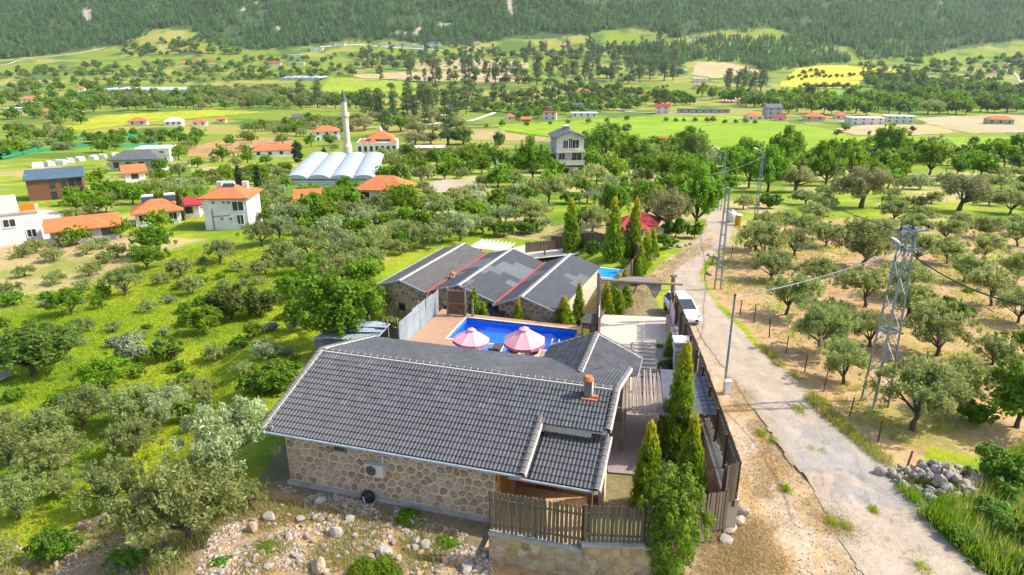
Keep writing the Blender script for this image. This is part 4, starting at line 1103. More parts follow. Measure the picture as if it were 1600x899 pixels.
landmark('the white barbecue chimney', 1079, 550)
mb = MB(); mb.box(-.42, .42, -.4, .4, 0, 1.95); mb.build('shaft', M['plaster_grey'], bx)
mb = MB(); mb.box(-.5, .5, -.48, .48, 1.952, 2.12); mb.build('shelf', M['plaster_white'], bx)
for x in (-.36, .36):
    for y in (-.33, .33):
        mb = MB(); mb.box(x - .09, x + .09, y - .09, y + .09, 2.12, 2.42); mb.build('pier', M['plaster_grey'], bx)
mb = MB(); mb.box(-.55, .55, -.52, .52, 2.42, 2.52); mb.add([(-.55, -.52, 2.522), (.55, -.52, 2.522), (.55, .52, 2.522), (-.55, .52, 2.522), (0, 0, 2.66)], [(0, 1, 4), (1, 2, 4), (2, 3, 4), (3, 0, 4)]); mb.build('cap', M['plaster_white'], bx)
# ------------------------------------------------------------------ entrance gate
gp = thing('entrance_gate', 'log entrance gate with a sagging cloth strip and open pink doors', 'gate', (0, 0, 0))
gl, gr = at(934, 522, -.75), Vector((11.25, 44.9, -.8))
gl = Vector((5.95, 43.6, -.75))
mb = MB(); mb.tube([gl - Vector((0, 0, .4)), gl + Vector((-.03, 0, 2.2)), gl + Vector((-.1, .05, 4.35))], [.15, .14, .12], 10); mb.build('gate_post', M['log'], gp)
mb = MB(); mb.tube([gr - Vector((0, 0, .4)), gr + Vector((0, 0, 2.2)), gr + Vector((-.05, 0, 3.75))], [.16, .15, .15], 10); mb.build('gate_post', M['log'], gp)
mb = MB(); mb.tube([gr + Vector((-.3, .02, 3.76)), gr + Vector((.2, .02, 3.76))], .08, 8); mb.build('post_cap', M['log'], gp)
ba, bb = gl + Vector((0, -.2, 3.95)), gr + Vector((.55, -.2, 3.2))
mb = MB(); mb.tube([ba, ba.lerp(bb, .3), ba.lerp(bb, .7), bb], [.09, .11, .11, .09], 10); mb.build('gate_beam', M['log'], gp)
mb = MB(); n = 24; vs = []
for k in range(n + 1):
    s = .22 + .52 * k / n; c = ba.lerp(bb, s)
    q = k / n; drop = .16 + .55 * math.exp(-((q - .05) / .1) ** 2) + .95 * math.exp(-((q - .86) / .13) ** 2)
    back = .9 * math.sin(PI * q)
    vs += [tuple(c + Vector((0, back, .18 - .1 * math.sin(PI * q)))), tuple(c + Vector((0, .0, .12))), tuple(c + Vector((0, -.05, -drop)))]
mb.add(vs, [(3 * k + j, 3 * k + j + 1, 3 * k + 4 + j, 3 * k + 3 + j) for k in range(n) for j in range(2)])
mb.build('cloth_strip', mat('grey_cloth', (.19, .16, .145), (.14, .115, .105), 4, .9), gp, smooth=True)
for (x0, y0), (x1, y1), h in (((5.95, 43.35), (5.62, 40.9), 2.1), ((11.1, 44.5), (10.75, 41.9), 2.0)):
    a = Vector((x0, y0, -.68)); b = Vector((x1, y1, -.62)); n_ = (b - a).normalized(); nn = Vector((-n_.y, n_.x, 0))
    mb = MB(); mb.bar(a + Vector((0, 0, h / 2)), b + Vector((0, 0, h / 2)), .05, h - .05); df = mb.build('gate_door', M['pinkpale'], gp)
    mb = MB()
    for z in (.05, h - .05): mb.bar(a + Vector((0, 0, z)) + nn * .04, b + Vector((0, 0, z)) + nn * .04, .05)
    mb.bar(a + nn * .04, b + Vector((0, 0, h)) + nn * .04, .04); mb.build('door_brace', M['woodbrown'], df)
# things by the left gate post: dark shed corner, barrel, yellow sign
t = thing('garden_cupboard', 'dark weathered cupboard between the pool and the left gate post', 'cupboard', lw(11.0, 20.0, DZ), RZ)
mb = MB(); mb.box(-.5, .5, -.8, .8, 0, 1.5); mb.build('carcass', M['woodbrown'], t)
mb = MB(); mb.box(-.56, .56, -.86, .86, 1.502, 1.56); mb.build('top', M['charcoal'], t)
mb = MB(); mb.box(-.46, -.02, -.83, -.802, .1, 1.4); mb.build('door', M['wood'], t)
mb = MB(); mb.box(.02, .46, -.83, -.802, .1, 1.4); mb.build('door', M['wood'], t)
t = thing('warning_sign', 'small yellow sign on a post in front of the dark cupboard', 'sign', lw(10.85, 18.9, DZ), RZ)
mb = MB(); mb.box(-.02, .02, -.02, .02, 0, 1.3); mb.build('sign_post', M['log'], t)
mb = MB(); mb.box(-.2, .2, -.04, -.021, .85, 1.25); mb.build('panel', mat('sign_yellow', (.5, .52, .03), None, 2, .6), t)
# hose along the drive
P = [G(x, y) for x, y in ((914, 512), (930, 510), (950, 500), (962, 485), (975, 470), (990, 460), (995, 447), (990, 438))]
mb = MB(); mb.tube([p + Vector((0, 0, .06)) for p in P], .05, 7)
tag(mb.build('hose', M['black'], smooth=True), 'thick dark hose curving along the straw verge outside the gate', 'hose')
# ------------------------------------------------------------------ white car
def make_car():
    p = G(1073, 500)
    cx, cy = 12.5, 46.8
    t = thing('parked_car', 'white hatchback parked behind the road fence beside the gate', 'car', (cx, cy, Hs(cx, cy) + .03), R(6))
    landmark('the white car by the gate', 1072, 475)
    # body: stations along y (front at -y)
    st = [(-2.02, .40, .62, .72, .62), (-1.9, .22, .72, .80, .80), (-1.2, .18, .88, .86, .84), (-.85, .18, .93, .87, .86), (.9, .18, .97, .88, .86), (1.65, .2, .98, .87, .84), (1.95, .3, .95, .8, .78), (2.02, .45, .85, .7, .68)]
    mb = MB(); vs = []
    for y, zb, zt_, wb, wt in st:
        zm = (zb + zt_) / 2 + .05
        vs += [(-wb * .9, y, zb), (-wb, y, zm - .1), (-wb, y, zm + .08), (-wt, y, zt_ - .04), (-wt * .85, y, zt_), (0, y, zt_ + .03), (wt * .85, y, zt_), (wt, y, zt_ - .04), (wb, y, zm + .08), (wb, y, zm - .1), (wb * .9, y, zb)]
    n = 11; fs = []
    for i in range(len(st) - 1):
        for k in range(n): fs.append((i * n + k, i * n + (k + 1) % n, (i + 1) * n + (k + 1) % n, (i + 1) * n + k))
    fs += [tuple(reversed(range(n))), tuple(range((len(st) - 1) * n, len(st) * n))]
    mb.add(vs, fs); body = mb.build('body', M['carpaint'], t, smooth=True)
    # cabin: pillars and roof
    b = [(-.72, -1.0, .93), (.72, -1.0, .93), (.76, 1.85, .98), (-.76, 1.85, .98)]
    r = [(-.56, -.25, 1.46), (.56, -.25, 1.46), (.58, 1.45, 1.45), (-.58, 1.45, 1.45)]
    mb = MB(); rv = []
    for i in range(5):
        y = -.25 + 1.7 * i / 4; cr = .05 * math.sin(PI * i / 4)
        for k in range(5): x = -.57 + 1.14 * k / 4; rv.append((x, y, 1.455 + .045 * (1 - (x / .57) ** 2) + cr * .4))
    mb.add(rv, [(i * 5 + k, i * 5 + k + 1, i * 5 + 6 + k, i * 5 + 5 + k) for i in range(4) for k in range(4)])
    for i in range(4): mb.bar(b[i], r[i], .08)
    for i in range(4): mb.bar(r[i], r[(i + 1) % 4], .06)
    for s in (-1, 1): mb.bar((s * .76, .45, .96), (s * .575, .5, 1.46), .07)
    mb.build('roof', M['carpaint'], t, smooth=False)
    for nm, i, j in (('windscreen', 0, 1), ('side_window', 1, 2), ('rear_window', 2, 3), ('side_window', 3, 0)):
        mb = MB(); mb.add([b[i], b[j], r[j], r[i]], [(0, 1, 2, 3)]); mb.build(nm, M['glass'], t)
    for s in (-1, 1):
        for y in (-1.25, 1.3):
            mb = MB(); mb.lathe([(0, .0), (.22, .0), (.31, .02), (.33, .06), (.33, .16), (.3, .2), (0, .2)], 20); wh = mb.build('wheel', M['rubber'], t); wh.rotation_euler = (0, PI / 2 if s < 0 else -PI / 2, 0); wh.location = (s * .9, y, .32)
            mb = MB(); mb.lathe([(0, -.02), (.06, -.02), (.2, -.005), (.21, .01), (0, .01)], 12); mb.build('rim', M['galv'], wh)
        mb = MB(); mb.lathe([(0, -.09), (.09, -.07), (.12, 0), (.09, .07), (0, .09)], 10); mi = mb.build('mirror', M['carpaint'], t, smooth=True); mi.location = (s * .92, -.72, 1.0); mi.scale = (1, .7, .8)
        mb = MB(); mb.add([(s * .45, -2.0, .62), (s * .72, -1.93, .62), (s * .76, -1.75, .8), (s * .5, -1.88, .78)], [(0, 1, 2, 3) if s > 0 else (3, 2, 1, 0)]); mb.build('headlight', M['glass'], t).location = (0, -.02, .015)
    mb = MB(); mb.box(-.5, .5, -2.06, -2.0, .36, .52); mb.build('grille', M['black'], t)
    mb = MB(); mb.box(-.26, .26, -2.08, -2.061, .42, .53); mb.build('number_plate', M['white'], t)
make_car()

# ------------------------------------------------------------------ poles and cables
def lattice_pole(name, label, p, h, wb, wt, cat='pylon', double=True, bays=11):
    t = thing(name, label, cat, (p.x, p.y, p.z - .1), R(12))
    def cor(z, i):
        w_ = wb + (wt - wb) * z / h
        return Vector((w_ / 2 * (1, -1, -1, 1)[i], (w_ / 2 if double else .08) * (1, 1, -1, -1)[i], z))
    for i in range(4):
        mb = MB(); mb.bar(cor(0, i), cor(h, i), .075 if double else .05); mb.build('leg', M['galv'], t)
    for f in range(4):
        j = (f + 1) % 4
        if not double and f in (1, 3): continue
        for k in range(bays):
            z0, z1 = h * k / bays, h * (k + 1) / bays
            mb = MB()
            if double: mb.bar(cor(z0, f if k % 2 else j), cor(z1, j if k % 2 else f), .05, .02)
            else: mb.bar(cor(z1, f), cor(z1, j), .07, .05)
            mb.build('brace', M['galv'], t)
    if double:
        for z in (h * .45, h - .05):
            mb = MB()
            for f in range(4): mb.bar(cor(z, f), cor(z, (f + 1) % 4), .07, .09)
            mb.build('collar', M['galv'], t)
    return t
def lamp_head(t, base, tip):
    mb = MB(); base, tip = Vector(base), Vector(tip); mb.tube([base, base.lerp(tip, .5) + Vector((0, 0, .08)), tip], .035, 7); mb.build('lamp_arm', M['galv'], t)
    d = (tip - base).normalized(); mb = MB(); mb.tube([tip - d * .1, tip + d * .1, tip + d * .45, tip + d * .75], [.05, .13, .14, .05], 10); mb.build('lamp_head', M['gutter'], t, smooth=True)
pb = G(1366, 632)
pyl = lattice_pole('lattice_pylon', 'tall grey steel lattice pylon in the olive grove right of the road', pb, 10.1, .95, .42)
landmark('the tall lattice pylon', 1375, 480)
def wp(t, v): return (Matrix.Translation(t.location) @ Matrix.Rotation(t.rotation_euler.z, 4, 'Z')) @ Vector(v)
for z, l0, l1 in ((9.95, -.75, .95), (9.0, -.5, .75)):
    mb = MB(); mb.bar((l0, -.24, z), (l1, -.24, z), .09, .09); mb.bar((l0, .24, z), (l1, .24, z), .09, .09); mb.build('crossarm', M['galv'], pyl)
for x, z in ((-.7, 10.0), (.9, 10.0), (0, 10.0), (-.45, 9.05), (.7, 9.05)):
    mb = MB(); mb.lathe([(0, 0), (.045, 0), (.045, .04), (.07, .07), (.045, .1), (.07, .13), (.045, .16), (0, .2)], 8, (x, -.24, z + .05)); mb.build('insulator', M['black'], pyl)
lamp_head(pyl, (-.2, -.3, 9.0), (-.75, -.35, 9.35))
mb = MB(); mb.tube([(-.5, -.3, 9.3), (-.75, -.32, 8.9), (-.65, -.3, 8.5), (-.4, -.3, 8.45), (-.15, -.3, 8.9)], .02, 5); mb.build('cable_loop', M['white'], pyl)
pp_ = G(1131, 613)
pole = thing('service_pole', 'plain grey steel pole on the roadside next to a white meter box', 'pole', pp_)
mb = MB(); mb.tube([(0, 0, -.3), (0, 0, 5.8)], [.075, .055], 9); mb.build('shaft', M['galv'], pole)
mb = MB(); mb.lathe([(0, 5.95), (.07, 5.9), (.08, 5.8), (0, 5.8)], 8); mb.build('pole_cap', M['rust'], pole)
t = thing('meter_box', 'small white meter box standing at the foot of the service pole', 'box', pp_ + Vector((.12, -.18, 0)), .1)
mb = MB(); mb.box(-.17, .17, -.14, .12, -.1, .78); mb.build('cabinet', M['plaster_white'], t); mb = MB(); mb.box(-.14, .14, -.155, -.141, .1, .7); mb.build('door', M['white'], t); mb = MB(); mb.box(-.2, .2, -.17, .15, .782, .83); mb.build('lid', M['plaster_white'], t)
q = G(1121, 452); l1 = lattice_pole('lattice_pole', 'slim ladder-like steel pole on the left edge of the grove by the road bend', q, 8.6, .55, .28, 'pole', False, 9)
mb = MB(); mb.bar((-.5, 0, 8.55), (.5, 0, 8.55), .08, .08); mb.build('crossarm', M['galv'], l1)
q = G(1124, 330); l2 = lattice_pole('street_lamp', 'grey lattice street lamp beside the road end, left one', q, 8.5, .4, .25, 'street lamp', False, 9)
lamp_head(l2, (0, 0, 8.2), (-1.0, -.1, 8.8))
q = G(1180, 345); l3 = lattice_pole('street_lamp', 'grey lattice street lamp rising from the olive grove with a white cable', q, 9.0, .4, .25, 'street lamp', False, 9)
lamp_head(l3, (0, 0, 8.8), (-.9, -.1, 9.2))
q = G(1292, 322)
t = thing('wooden_pole', 'leaning bare wooden pole in the olive grove beyond the lamps', 'pole', q); mb = MB(); mb.tube([(0, 0, -.3), (.35, 0, 3.5), (.75, 0, 7.2)], [.13, .11, .09], 8); mb.build('shaft', M['log'], t)
mb = MB(); mb.tube([(.73, -.1, 7.0), (.73, .1, 7.0)], .05, 6); mb.build('peg', M['rust'], t)
landmark('the leaning wooden pole', 1298, 290)
def cable(label, a, b, sag, r, m, n=20):
    a, b = Vector(a), Vector(b); mb = MB()
    mb.tube([a.lerp(b, i / n) - Vector((0, 0, sag * 4 * (i / n) * (1 - i / n))) for i in range(n + 1)], r, 5)
    tag(mb.build('cable', M[m], smooth=True), label, 'cable')
top = wp(pyl, (-.3, -.24, 9.3)); 
cable('thin white cable from the pylon lamp down to the plain service pole', wp(pyl, (-.6, -.3, 9.0)), pole.location + Vector((0, 0, 5.75)), .25, .022, 'white')
cable('black cable running from the pylon back to the grove street lamp', wp(pyl, (-.7, -.24, 10.0)), wp(l3, (0, 0, 8.0)), .9, .03, 'black')
e = aty(1660, 488, 24); cable('black cable running from the pylon out of frame to the right', wp(pyl, (.3, -.24, 8.7)), e, .5, .035, 'black')
cable('white cable from the grove street lamp to the trees on the left', wp(l3, (0, 0, 8.3)), G(1065, 330) + Vector((0, 0, 5.2)), .8, .025, 'white')
# ------------------------------------------------------------------ bins, stakes
q = G(1153, 352)
t = thing('rubbish_bin', 'yellow rubbish bin at the far end of the road', 'bin', q); landmark('the yellow bin', 1151, 345)
mb = MB(); mb.lathe([(0, 0), (.38, 0), (.45, 1.3), (0, 1.3)], 12); mb.build('drum', M['yellow'], t); mb = MB(); mb.lathe([(0, 1.45), (.3, 1.4), (.47, 1.31), (0, 1.3)], 12); mb.build('lid', M['white'], t)
q = G(1143, 347); t = thing('water_tank', 'white tank standing left of the yellow bin', 'tank', q)
mb = MB(); mb.lathe([(0, 0), (.6, 0), (.62, 1.1), (.3, 1.4), (0, 1.4)], 14); mb.build('tank_body', M['white'], t, smooth=True); mb = MB(); mb.lathe([(0, 1.6), (.16, 1.58), (.16, 1.4), (0, 1.4)], 10); mb.build('lid', M['white'], t)
for px, py in ((1287, 612), (1327, 652), (1257, 582), (1228, 552), (1202, 528), (1178, 505), (1156, 492), (1372, 690), (1412, 745), (1468, 768), (1112, 415), (1100, 440), (1142, 405), (1128, 425)):
    p = G(px, py); mb = MB(); h = random.uniform(1.1, 1.5); ln = random.uniform(-.1, .1)
    mb.box(-.03, .03, -.03, .03, -.3, h); o = mb.build('fence_stake', M['rust']); o.location = p; o.rotation_euler = (ln, random.uniform(-.1, .1), random.uniform(0, 2))
    tag(o, 'rusty iron fence stake along the edge of the olive grove by the road', 'stake', 'rusty stakes between the road and the olive grove')

# ------------------------------------------------------------------ houses of the valley
def win_at(parent, x, y, z, w_, h_, frame, ax=0):
    """ax 0: wall facing -y at y; ax 1: wall facing +x at x; ax 2: facing -x"""
    mb = MB()
    f = .09
    def bx(a0, a1, z0, z1, d0, d1, m):
        if ax == 0: m.box(x + a0, x + a1, y - d1, y - d0, z + z0, z + z1)
        elif ax == 1: m.box(x + d0, x + d1, y + a0, y + a1, z + z0, z + z1)
        else: m.box(x - d1, x - d0, y + a0, y + a1, z + z0, z + z1)
    if frame:
        bx(-w_ / 2 - f, -w_ / 2, -f, h_ + f, -.02, .07, mb); bx(w_ / 2, w_ / 2 + f, -f, h_ + f, -.02, .07, mb); bx(-w_ / 2, w_ / 2, h_, h_ + f, -.02, .068, mb); bx(-w_ / 2, w_ / 2, -f, 0, -.02, .12, mb)
        bx(-.03, .03, 0, h_, .03, .062, mb)
        wo = mb.build('window', M['white'], parent); g = MB(); bx(-w_ / 2, w_ / 2, 0, h_, -.02, .03, g); g.build('pane', M['glass'], wo)
    else:
        bx(-w_ / 2, w_ / 2, 0, h_, -.02, .04, mb); mb.build('window', M['glass'], parent)
def roof_mesh(kind, W, D, z, rise, o=.5):
    mb = MB(); x, y = W / 2 + o, D / 2 + o; e = .16
    if kind == 'hip':
        r = max(0, x - y) if x > y else 0; ry = max(0, y - x)
        P = [(-x, -y, z), (x, -y, z), (x, y, z), (-x, y, z), (-r, -ry, z + rise), (r, -ry, z + rise), (r, ry, z + rise), (-r, ry, z + rise)]
        if ry == 0: mb.add(P[:4] + [P[4], P[5]], [(0, 1, 5, 4), (1, 2, 5), (2, 3, 4, 5), (3, 0, 4)])
        else: mb.add(P[:4] + [P[4], P[7]], [(0, 1, 4), (1, 2, 5, 4), (2, 3, 5), (3, 0, 4, 5)])
        mb.box(-x, x, -y, y, z - e, z - .003)
    elif kind == 'gable':
        mb.add([(-x, -y, z), (x, -y, z), (x, 0, z + rise), (-x, 0, z + rise), (-x, y, z), (x, y, z)], [(0, 1, 2, 3), (3, 2, 5, 4)])
        mb.add([(-x, -y, z - e), (x, -y, z - e), (x, 0, z + rise - e), (-x, 0, z + rise - e), (-x, y, z - e), (x, y, z - e)], [(3, 2, 1, 0), (4, 5, 2, 3)])
        mb.add([(-x, -y, z - e), (x, -y, z - e), (x, -y, z), (-x, -y, z)], [(0, 1, 2, 3)])
    elif kind == 'gableY':
        mb.add([(-x, -y, z), (-x, y, z), (0, y, z + rise), (0, -y, z + rise), (x, -y, z), (x, y, z)], [(0, 3, 2, 1), (3, 4, 5, 2)])
        mb.add([(-x, -y, z - e), (-x, y, z - e), (0, y, z + rise - e), (0, -y, z + rise - e), (x, -y, z - e), (x, y, z - e)], [(0, 1, 2, 3), (3, 2, 5, 4), ])
        mb.add([(-x, -y, z - e), (0, -y, z + rise - e), (x, -y, z - e), (x, -y, z), (0, -y, z + rise), (-x, -y, z)], [(0, 1, 4, 5), (1, 2, 3, 4)])
    elif kind == 'shed':
        mb.add([(-x, -y, z), (x, -y, z), (x, y, z + rise), (-x, y, z + rise), (-x, -y, z - e), (x, -y, z - e), (x, y, z + rise - e), (-x, y, z + rise - e)], [(0, 1, 2, 3), (7, 6, 5, 4), (0, 4, 5, 1), (1, 5, 6, 2), (2, 6, 7, 3), (3, 7, 4, 0)])
    else:
        mb.box(-x, x, -y, y, z - .003, z + .25)
    return mb
def far_house(px, py, wpx, h, ratio, kind, wallm, roofm, yaw, nwin, label, cat='house', rise=None, frame=False, chim=0, storeys=None, name=None, o=.5):
    p = G(px, py); s = scl(p.x, p.y); W = max(4, wpx * s) ; D = W * ratio
    yaw = R(yaw) - math.atan2(p.x, p.y) * .5
    t = thing(name or 'valley_house', label, cat, (p.x, p.y + D * .4, p.z - .4), yaw)
    W2 = W / (abs(math.cos(yaw)) + ratio * abs(math.sin(yaw))) ; D = W2 * ratio; W = W2 - 2 * o
    if W < 3: W = 3
    rise = rise if rise is not None else min(2.6, .22 * min(W, D) + .6)
    mb = MB(); mb.box(-W / 2, W / 2, -D / 2, D / 2, -3, h)
    if kind == 'gable': mb.add([(s_ * W / 2, -D / 2, h) for s_ in (-1, 1)] + [(s_ * W / 2, D / 2, h) for s_ in (-1, 1)] + [(-W / 2, 0, h + rise * .9), (W / 2, 0, h + rise * .9)], [(0, 4, 2), (1, 3, 5)])
    if kind == 'gableY': mb.add([(-W / 2, -D / 2, h), (W / 2, -D / 2, h), (0, -D / 2, h + rise * .9)], [(0, 1, 2)])
    if kind == 'shed': mb.add([(W / 2, -D / 2, h), (W / 2, D / 2, h), (W / 2, D / 2, h + rise * .85), (-W / 2, D / 2, h), (-W / 2, D / 2, h + rise * .85), (-W / 2, -D / 2, h)], [(0, 1, 2), (5, 4, 3), (1, 3, 4, 2)])
    mb.build('wall', M[wallm], t)
    ro = roof_mesh(kind, W, D, h + .02, rise, o).build('roof', M[roofm], t)
    st = storeys or max(1, round(h / 2.9))
    for f in range(st):
        for k in range(nwin):
            x = -W / 2 + W * (k + .5) / nwin
            win_at(t, x, -D / 2, f * h / st + h / st * .35 + .2, min(1.3, W / nwin * .5), h / st * .42, frame)
        if nwin > 1:
            for k in range(max(1, nwin - 1)):
                y = -D / 2 + D * (k + .5) / max(1, nwin - 1)
                win_at(t, W / 2, y, f * h / st + h / st * .35 + .2, min(1.2, D / nwin * .5), h / st * .42, frame, 1)
    for k in range(chim):
        x = (-.3 + .6 * k) * W; m2 = MB(); m2.box(x - .35, x + .35, -.35 + D * .2, .35 + D * .2, h + .2, h + rise + .1); m2.build('chimney', M['plaster_white'], ro)
    landmark('the ' + label.split(',')[0].split(' with ')[0].split(' beside ')[0].split(' at ')[0].split(' in ')[0].split(' behind ')[0], px, py) if wpx > 36 else None
    return t, W, D, h
def solar_heater(parent, x, y, z, yaw=0):
    mb = MB(); mb.add([(x - .8, y - .6, z + .15), (x + .8, y - .6, z + .15), (x + .8, y + .4, z + .7), (x - .8, y + .4, z + .7), (x - .8, y - .6, z + .07), (x + .8, y - .6, z + .07), (x + .8, y + .4, z + .62), (x - .8, y + .4, z + .62)],
                      [(0, 1, 2, 3), (7, 6, 5, 4), (0, 4, 5, 1), (1, 5, 6, 2), (2, 6, 7, 3), (3, 7, 4, 0)]); mb.build('solar_panel', M['glass'], parent)
    mb = MB(); mb.tube([(x - .7, y + .5, z + .8), (x + .7, y + .5, z + .8)], .22, 10); mb.bar((x - .7, y + .6, z - .2), (x - .7, y + .6, z + .7), .08); mb.bar((x + .7, y + .6, z - .2), (x + .7, y + .6, z + .7), .08); mb.build('water_tank', M['white'], parent)
# white house with an orange hip roof
t, W, D, h = far_house(357, 358, 80, 4.7, .85, 'hip', 'plaster_white', 'terracotta', -9, 0, 'tall white house with orange hip roof left of the olive belt', rise=1.35, chim=2, o=.45)
for x, z, ww in ((W * .3, 3.0, 1.4), (-W * .02, 3.9, .4), (W * .1, 3.9, .4), (-W * .25, 3.9, .4), (W * .32, 1.2, .8), (W * .1, 1.7, .4), (-W * .1, 1.7, .4)): win_at(t, x, -D / 2, z, ww, 1.2 if ww > .5 else .4, True)
solar_heater(t, 0, -D * .1, h + .7)
mb = MB(); mb.tube([(-W * .3, -D / 2 - .1, .3), (-W * .3, -D / 2 - .1, 3.2)], .05, 6); mb.tube([(-W * .3, -D / 2 - .1, 2.2), (W * .1, -D / 2 - .1, 2.4)], .04, 6); mb.build('drain_pipe', M['charcoal'], t)
# brown timber house
t, W, D, h = far_house(80, 312, 92, 4.0, .55, 'shed', 'woodbrown', 'blueroof', 12, 0, 'brown timber house with blue grey slanted roof at far left', rise=.9, o=.35)
for k, (x, z) in enumerate(((-.05, 2.3), (-.05, .5), (.16, 2.4), (.16, .5), (.3, 2.5), (.3, .4), (.43, 2.5), (.43, 1.0))): win_at(t, x * W, -D / 2, z, .8 if k != 5 else 1.8, 1.25, False)
mb = MB(); mb.tube([(-W / 2 - .08, 0, 0), (-W / 2 - .08, 0, 4.5)], .08, 6); mb.build('drain_pipe', M['white'], t)
# white building cut by the left edge
t, W, D, h = far_house(10, 384, 88, 4.1, .9, 'flat', 'plaster_white', 'concrete', 14, 0, 'white concrete house cut by the left picture edge, orange panel on top', o=.1)
win_at(t, W * .3, -D / 2, 1.2, .9, .9, True); win_at(t, -W * .1, -D / 2, 2.7, 1.2, .9, True)
mb = MB(); mb.box(W * .16, W * .48, -D / 2 + .3, -D / 2 + .4, 4.36, 5.2); mb.build('orange_panel', mat('orange_sheet', (.75, .2, .01), None, 2, .6), t)
mb = MB(); mb.box(-W * .5, W * .1, -D * .5, D * .3, 4.355, 5.9); mb.build('upper_room', M['plaster_white'], t)
mb = MB(); mb.box(W / 2, W / 2 + 3, -D / 2 - 1.5, D / 2, -3, .5); mb.build('terrace', M['plaster_cream'], t)
far_house(212, 268, 84, 3.4, .45, 'hip', 'plaster_grey', 'greyroof', -6, 4, 'low grey roofed house with white walls left of the cypresses')
far_house(240, 252, 56, 4.2, .6, 'flat', 'plaster_white', 'white', -4, 2, 'white flat roofed house behind the low grey roof')
far_house(205, 285, 44, 2.4, .7, 'gable', 'plaster_white', 'terracotta', 18, 1, 'small orange gable roof in front of the low grey roofed house')
t, W, D, h = far_house(238, 352, 88, 2.3, .65, 'hip', 'plaster_white', 'terracotta', 12, 3, 'white bungalow with wide orange hip roof left of the tall white house', rise=1.35, frame=True)
solar_heater(t, -1, D * .2, h + .8); solar_heater(t, 1.8, D * .2, h + .8)
far_house(128, 378, 104, 2.2, .3, 'gable', 'plaster_grey', 'terracotta', 14, 3, 'long low orange roofed barn half hidden by round green trees', rise=1.3)
far_house(293, 340, 34, 2.3, .7, 'shed', 'plaster_white', 'redroof', 0, 1, 'small white annex with dark red roof beside the orange bungalow', rise=.5)
far_house(480, 330, 40, 2.3, .7, 'gable', 'metalblue', 'terracotta', 4, 1, 'small orange roofed hut with blue wall right of the tall white house')
far_house(600, 318, 92, 2.6, .6, 'hip', 'plaster_white', 'terracotta', -10, 3, 'orange hip roofed house below the arched greenhouse')
far_house(507, 220, 50, 5.2, .7, 'hip', 'plaster_white', 'terracotta', 10, 3, 'two storey orange roofed white house left of the minaret', chim=1)
far_house(428, 245, 76, 3.0, .35, 'hip', 'plaster_white', 'terracotta', 8, 4, 'long orange roofed villa beside the ploughed brown field')
far_house(668, 242, 56, 3.2, .5, 'flat', 'terracotta', 'plaster_cream', 0, 3, 'flat terracotta building right of the mosque trees')
far_house(704, 192, 32, 5.5, .7, 'flat', 'plaster_white', 'white', 8, 2, 'white cube house above the bare strip')
far_house(797, 188, 18, 3, .8, 'hip', 'plaster_white', 'terracotta', 0, 1, 'small orange roofed cottage left of the bright meadow')
far_house(822, 190, 17, 2, .7, 'gable', 'terracotta', 'terracotta', 0, 1, 'tiny orange roofed shed beside the orange cottage')
far_house(860, 188, 24, 6.5, .7, 'flat', 'plaster_cream', 'redroof', -8, 2, 'cream tower house with flat red roof at the meadow edge')
far_house(897, 172, 30, 4, .6, 'gable', 'plaster_cream', 'blueroof', 0, 2, 'cream house with blue roof at the meadow edge')
far_house(913, 184, 42, 4, .4, 'flat', 'plaster_white', 'white', 4, 4, 'long white flat building at the far edge of the meadow')
far_house(738, 262, 24, 2.2, .9, 'hip', 'plaster_grey', 'terracotta', 10, 1, 'small orange pyramid roof left of the three storey house')
far_house(780, 255, 36, 2.6, .35, 'flat', 'white', 'white', 0, 2, 'white container cabin left of the three storey house', o=.05)
far_house(1042, 232, 54, 3.2, .5, 'hip', 'plaster_white', 'terracotta', 6, 3, 'orange roofed house half hidden by trees right of the three storey house')
far_house(1036, 178, 26, 6, .7, 'gable', 'plaster_white', 'redroof', -6, 2, 'white house with dark red roof beyond the meadow')
far_house(1005, 160, 14, 6, .8, 'gable', 'plaster_white', 'terracotta', 0, 2, 'narrow white house with orange roof left of the dark red roof')
far_house(905, 148, 36, 5, .6, 'hip', 'plaster_white', 'terracotta', 8, 3, 'orange roofed house beyond the cream houses')
far_house(860, 150, 22, 5, .6, 'hip', 'plaster_white', 'terracotta', 0, 2, 'small orange roofed house left of the hillside orange house')
far_house(937, 130, 24, 4, .5, 'flat', 'plaster_grey', 'greyroof', 0, 2, 'grey flat shed on the dry green slope')
t, W, D, h = far_house(1100, 177, 82, 3.2, .18, 'flat', 'plaster_grey', 'charcoal', 0, 7, 'long dark open shed at the far meadow edge', 'shed')
far_house(1180, 188, 30, 3.2, .7, 'hip', 'plaster_white', 'terracotta', 6, 2, 'orange roofed cottage left of the unfinished grey house')
far_house(1208, 187, 26, 9.5, .8, 'gable', 'plaster_grey', 'greyroof', 12, 2, 'unfinished grey three storey house at the far meadow edge')
far_house(1220, 190, 20, 3, .7, 'gable', 'plaster_cream', 'redroof', 0, 1, 'dark red roofed hut right of the unfinished grey house')
far_house(1275, 188, 38, 3, .6, 'hip', 'plaster_cream', 'terracotta', -5, 2, 'orange roofed farmhouse between the grey house and white halls')
far_house(1316, 187, 24, 3.5, .7, 'hip', 'plaster_white', 'terracotta', 0, 2, 'orange roofed white cottage just left of the white halls')
far_house(1355, 195, 54, 5, .5, 'flat', 'plaster_white', 'white', 10, 4, 'left one of two white flat roofed halls', 'hall')
far_house(1407, 192, 46, 5, .5, 'flat', 'plaster_white', 'white', 4, 4, 'right one of two white flat roofed halls', 'hall')
far_house(1565, 195, 42, 4, .5, 'hip', 'plaster_grey', 'terracotta', 0, 3, 'orange roofed grey house at the right edge of the dry field')
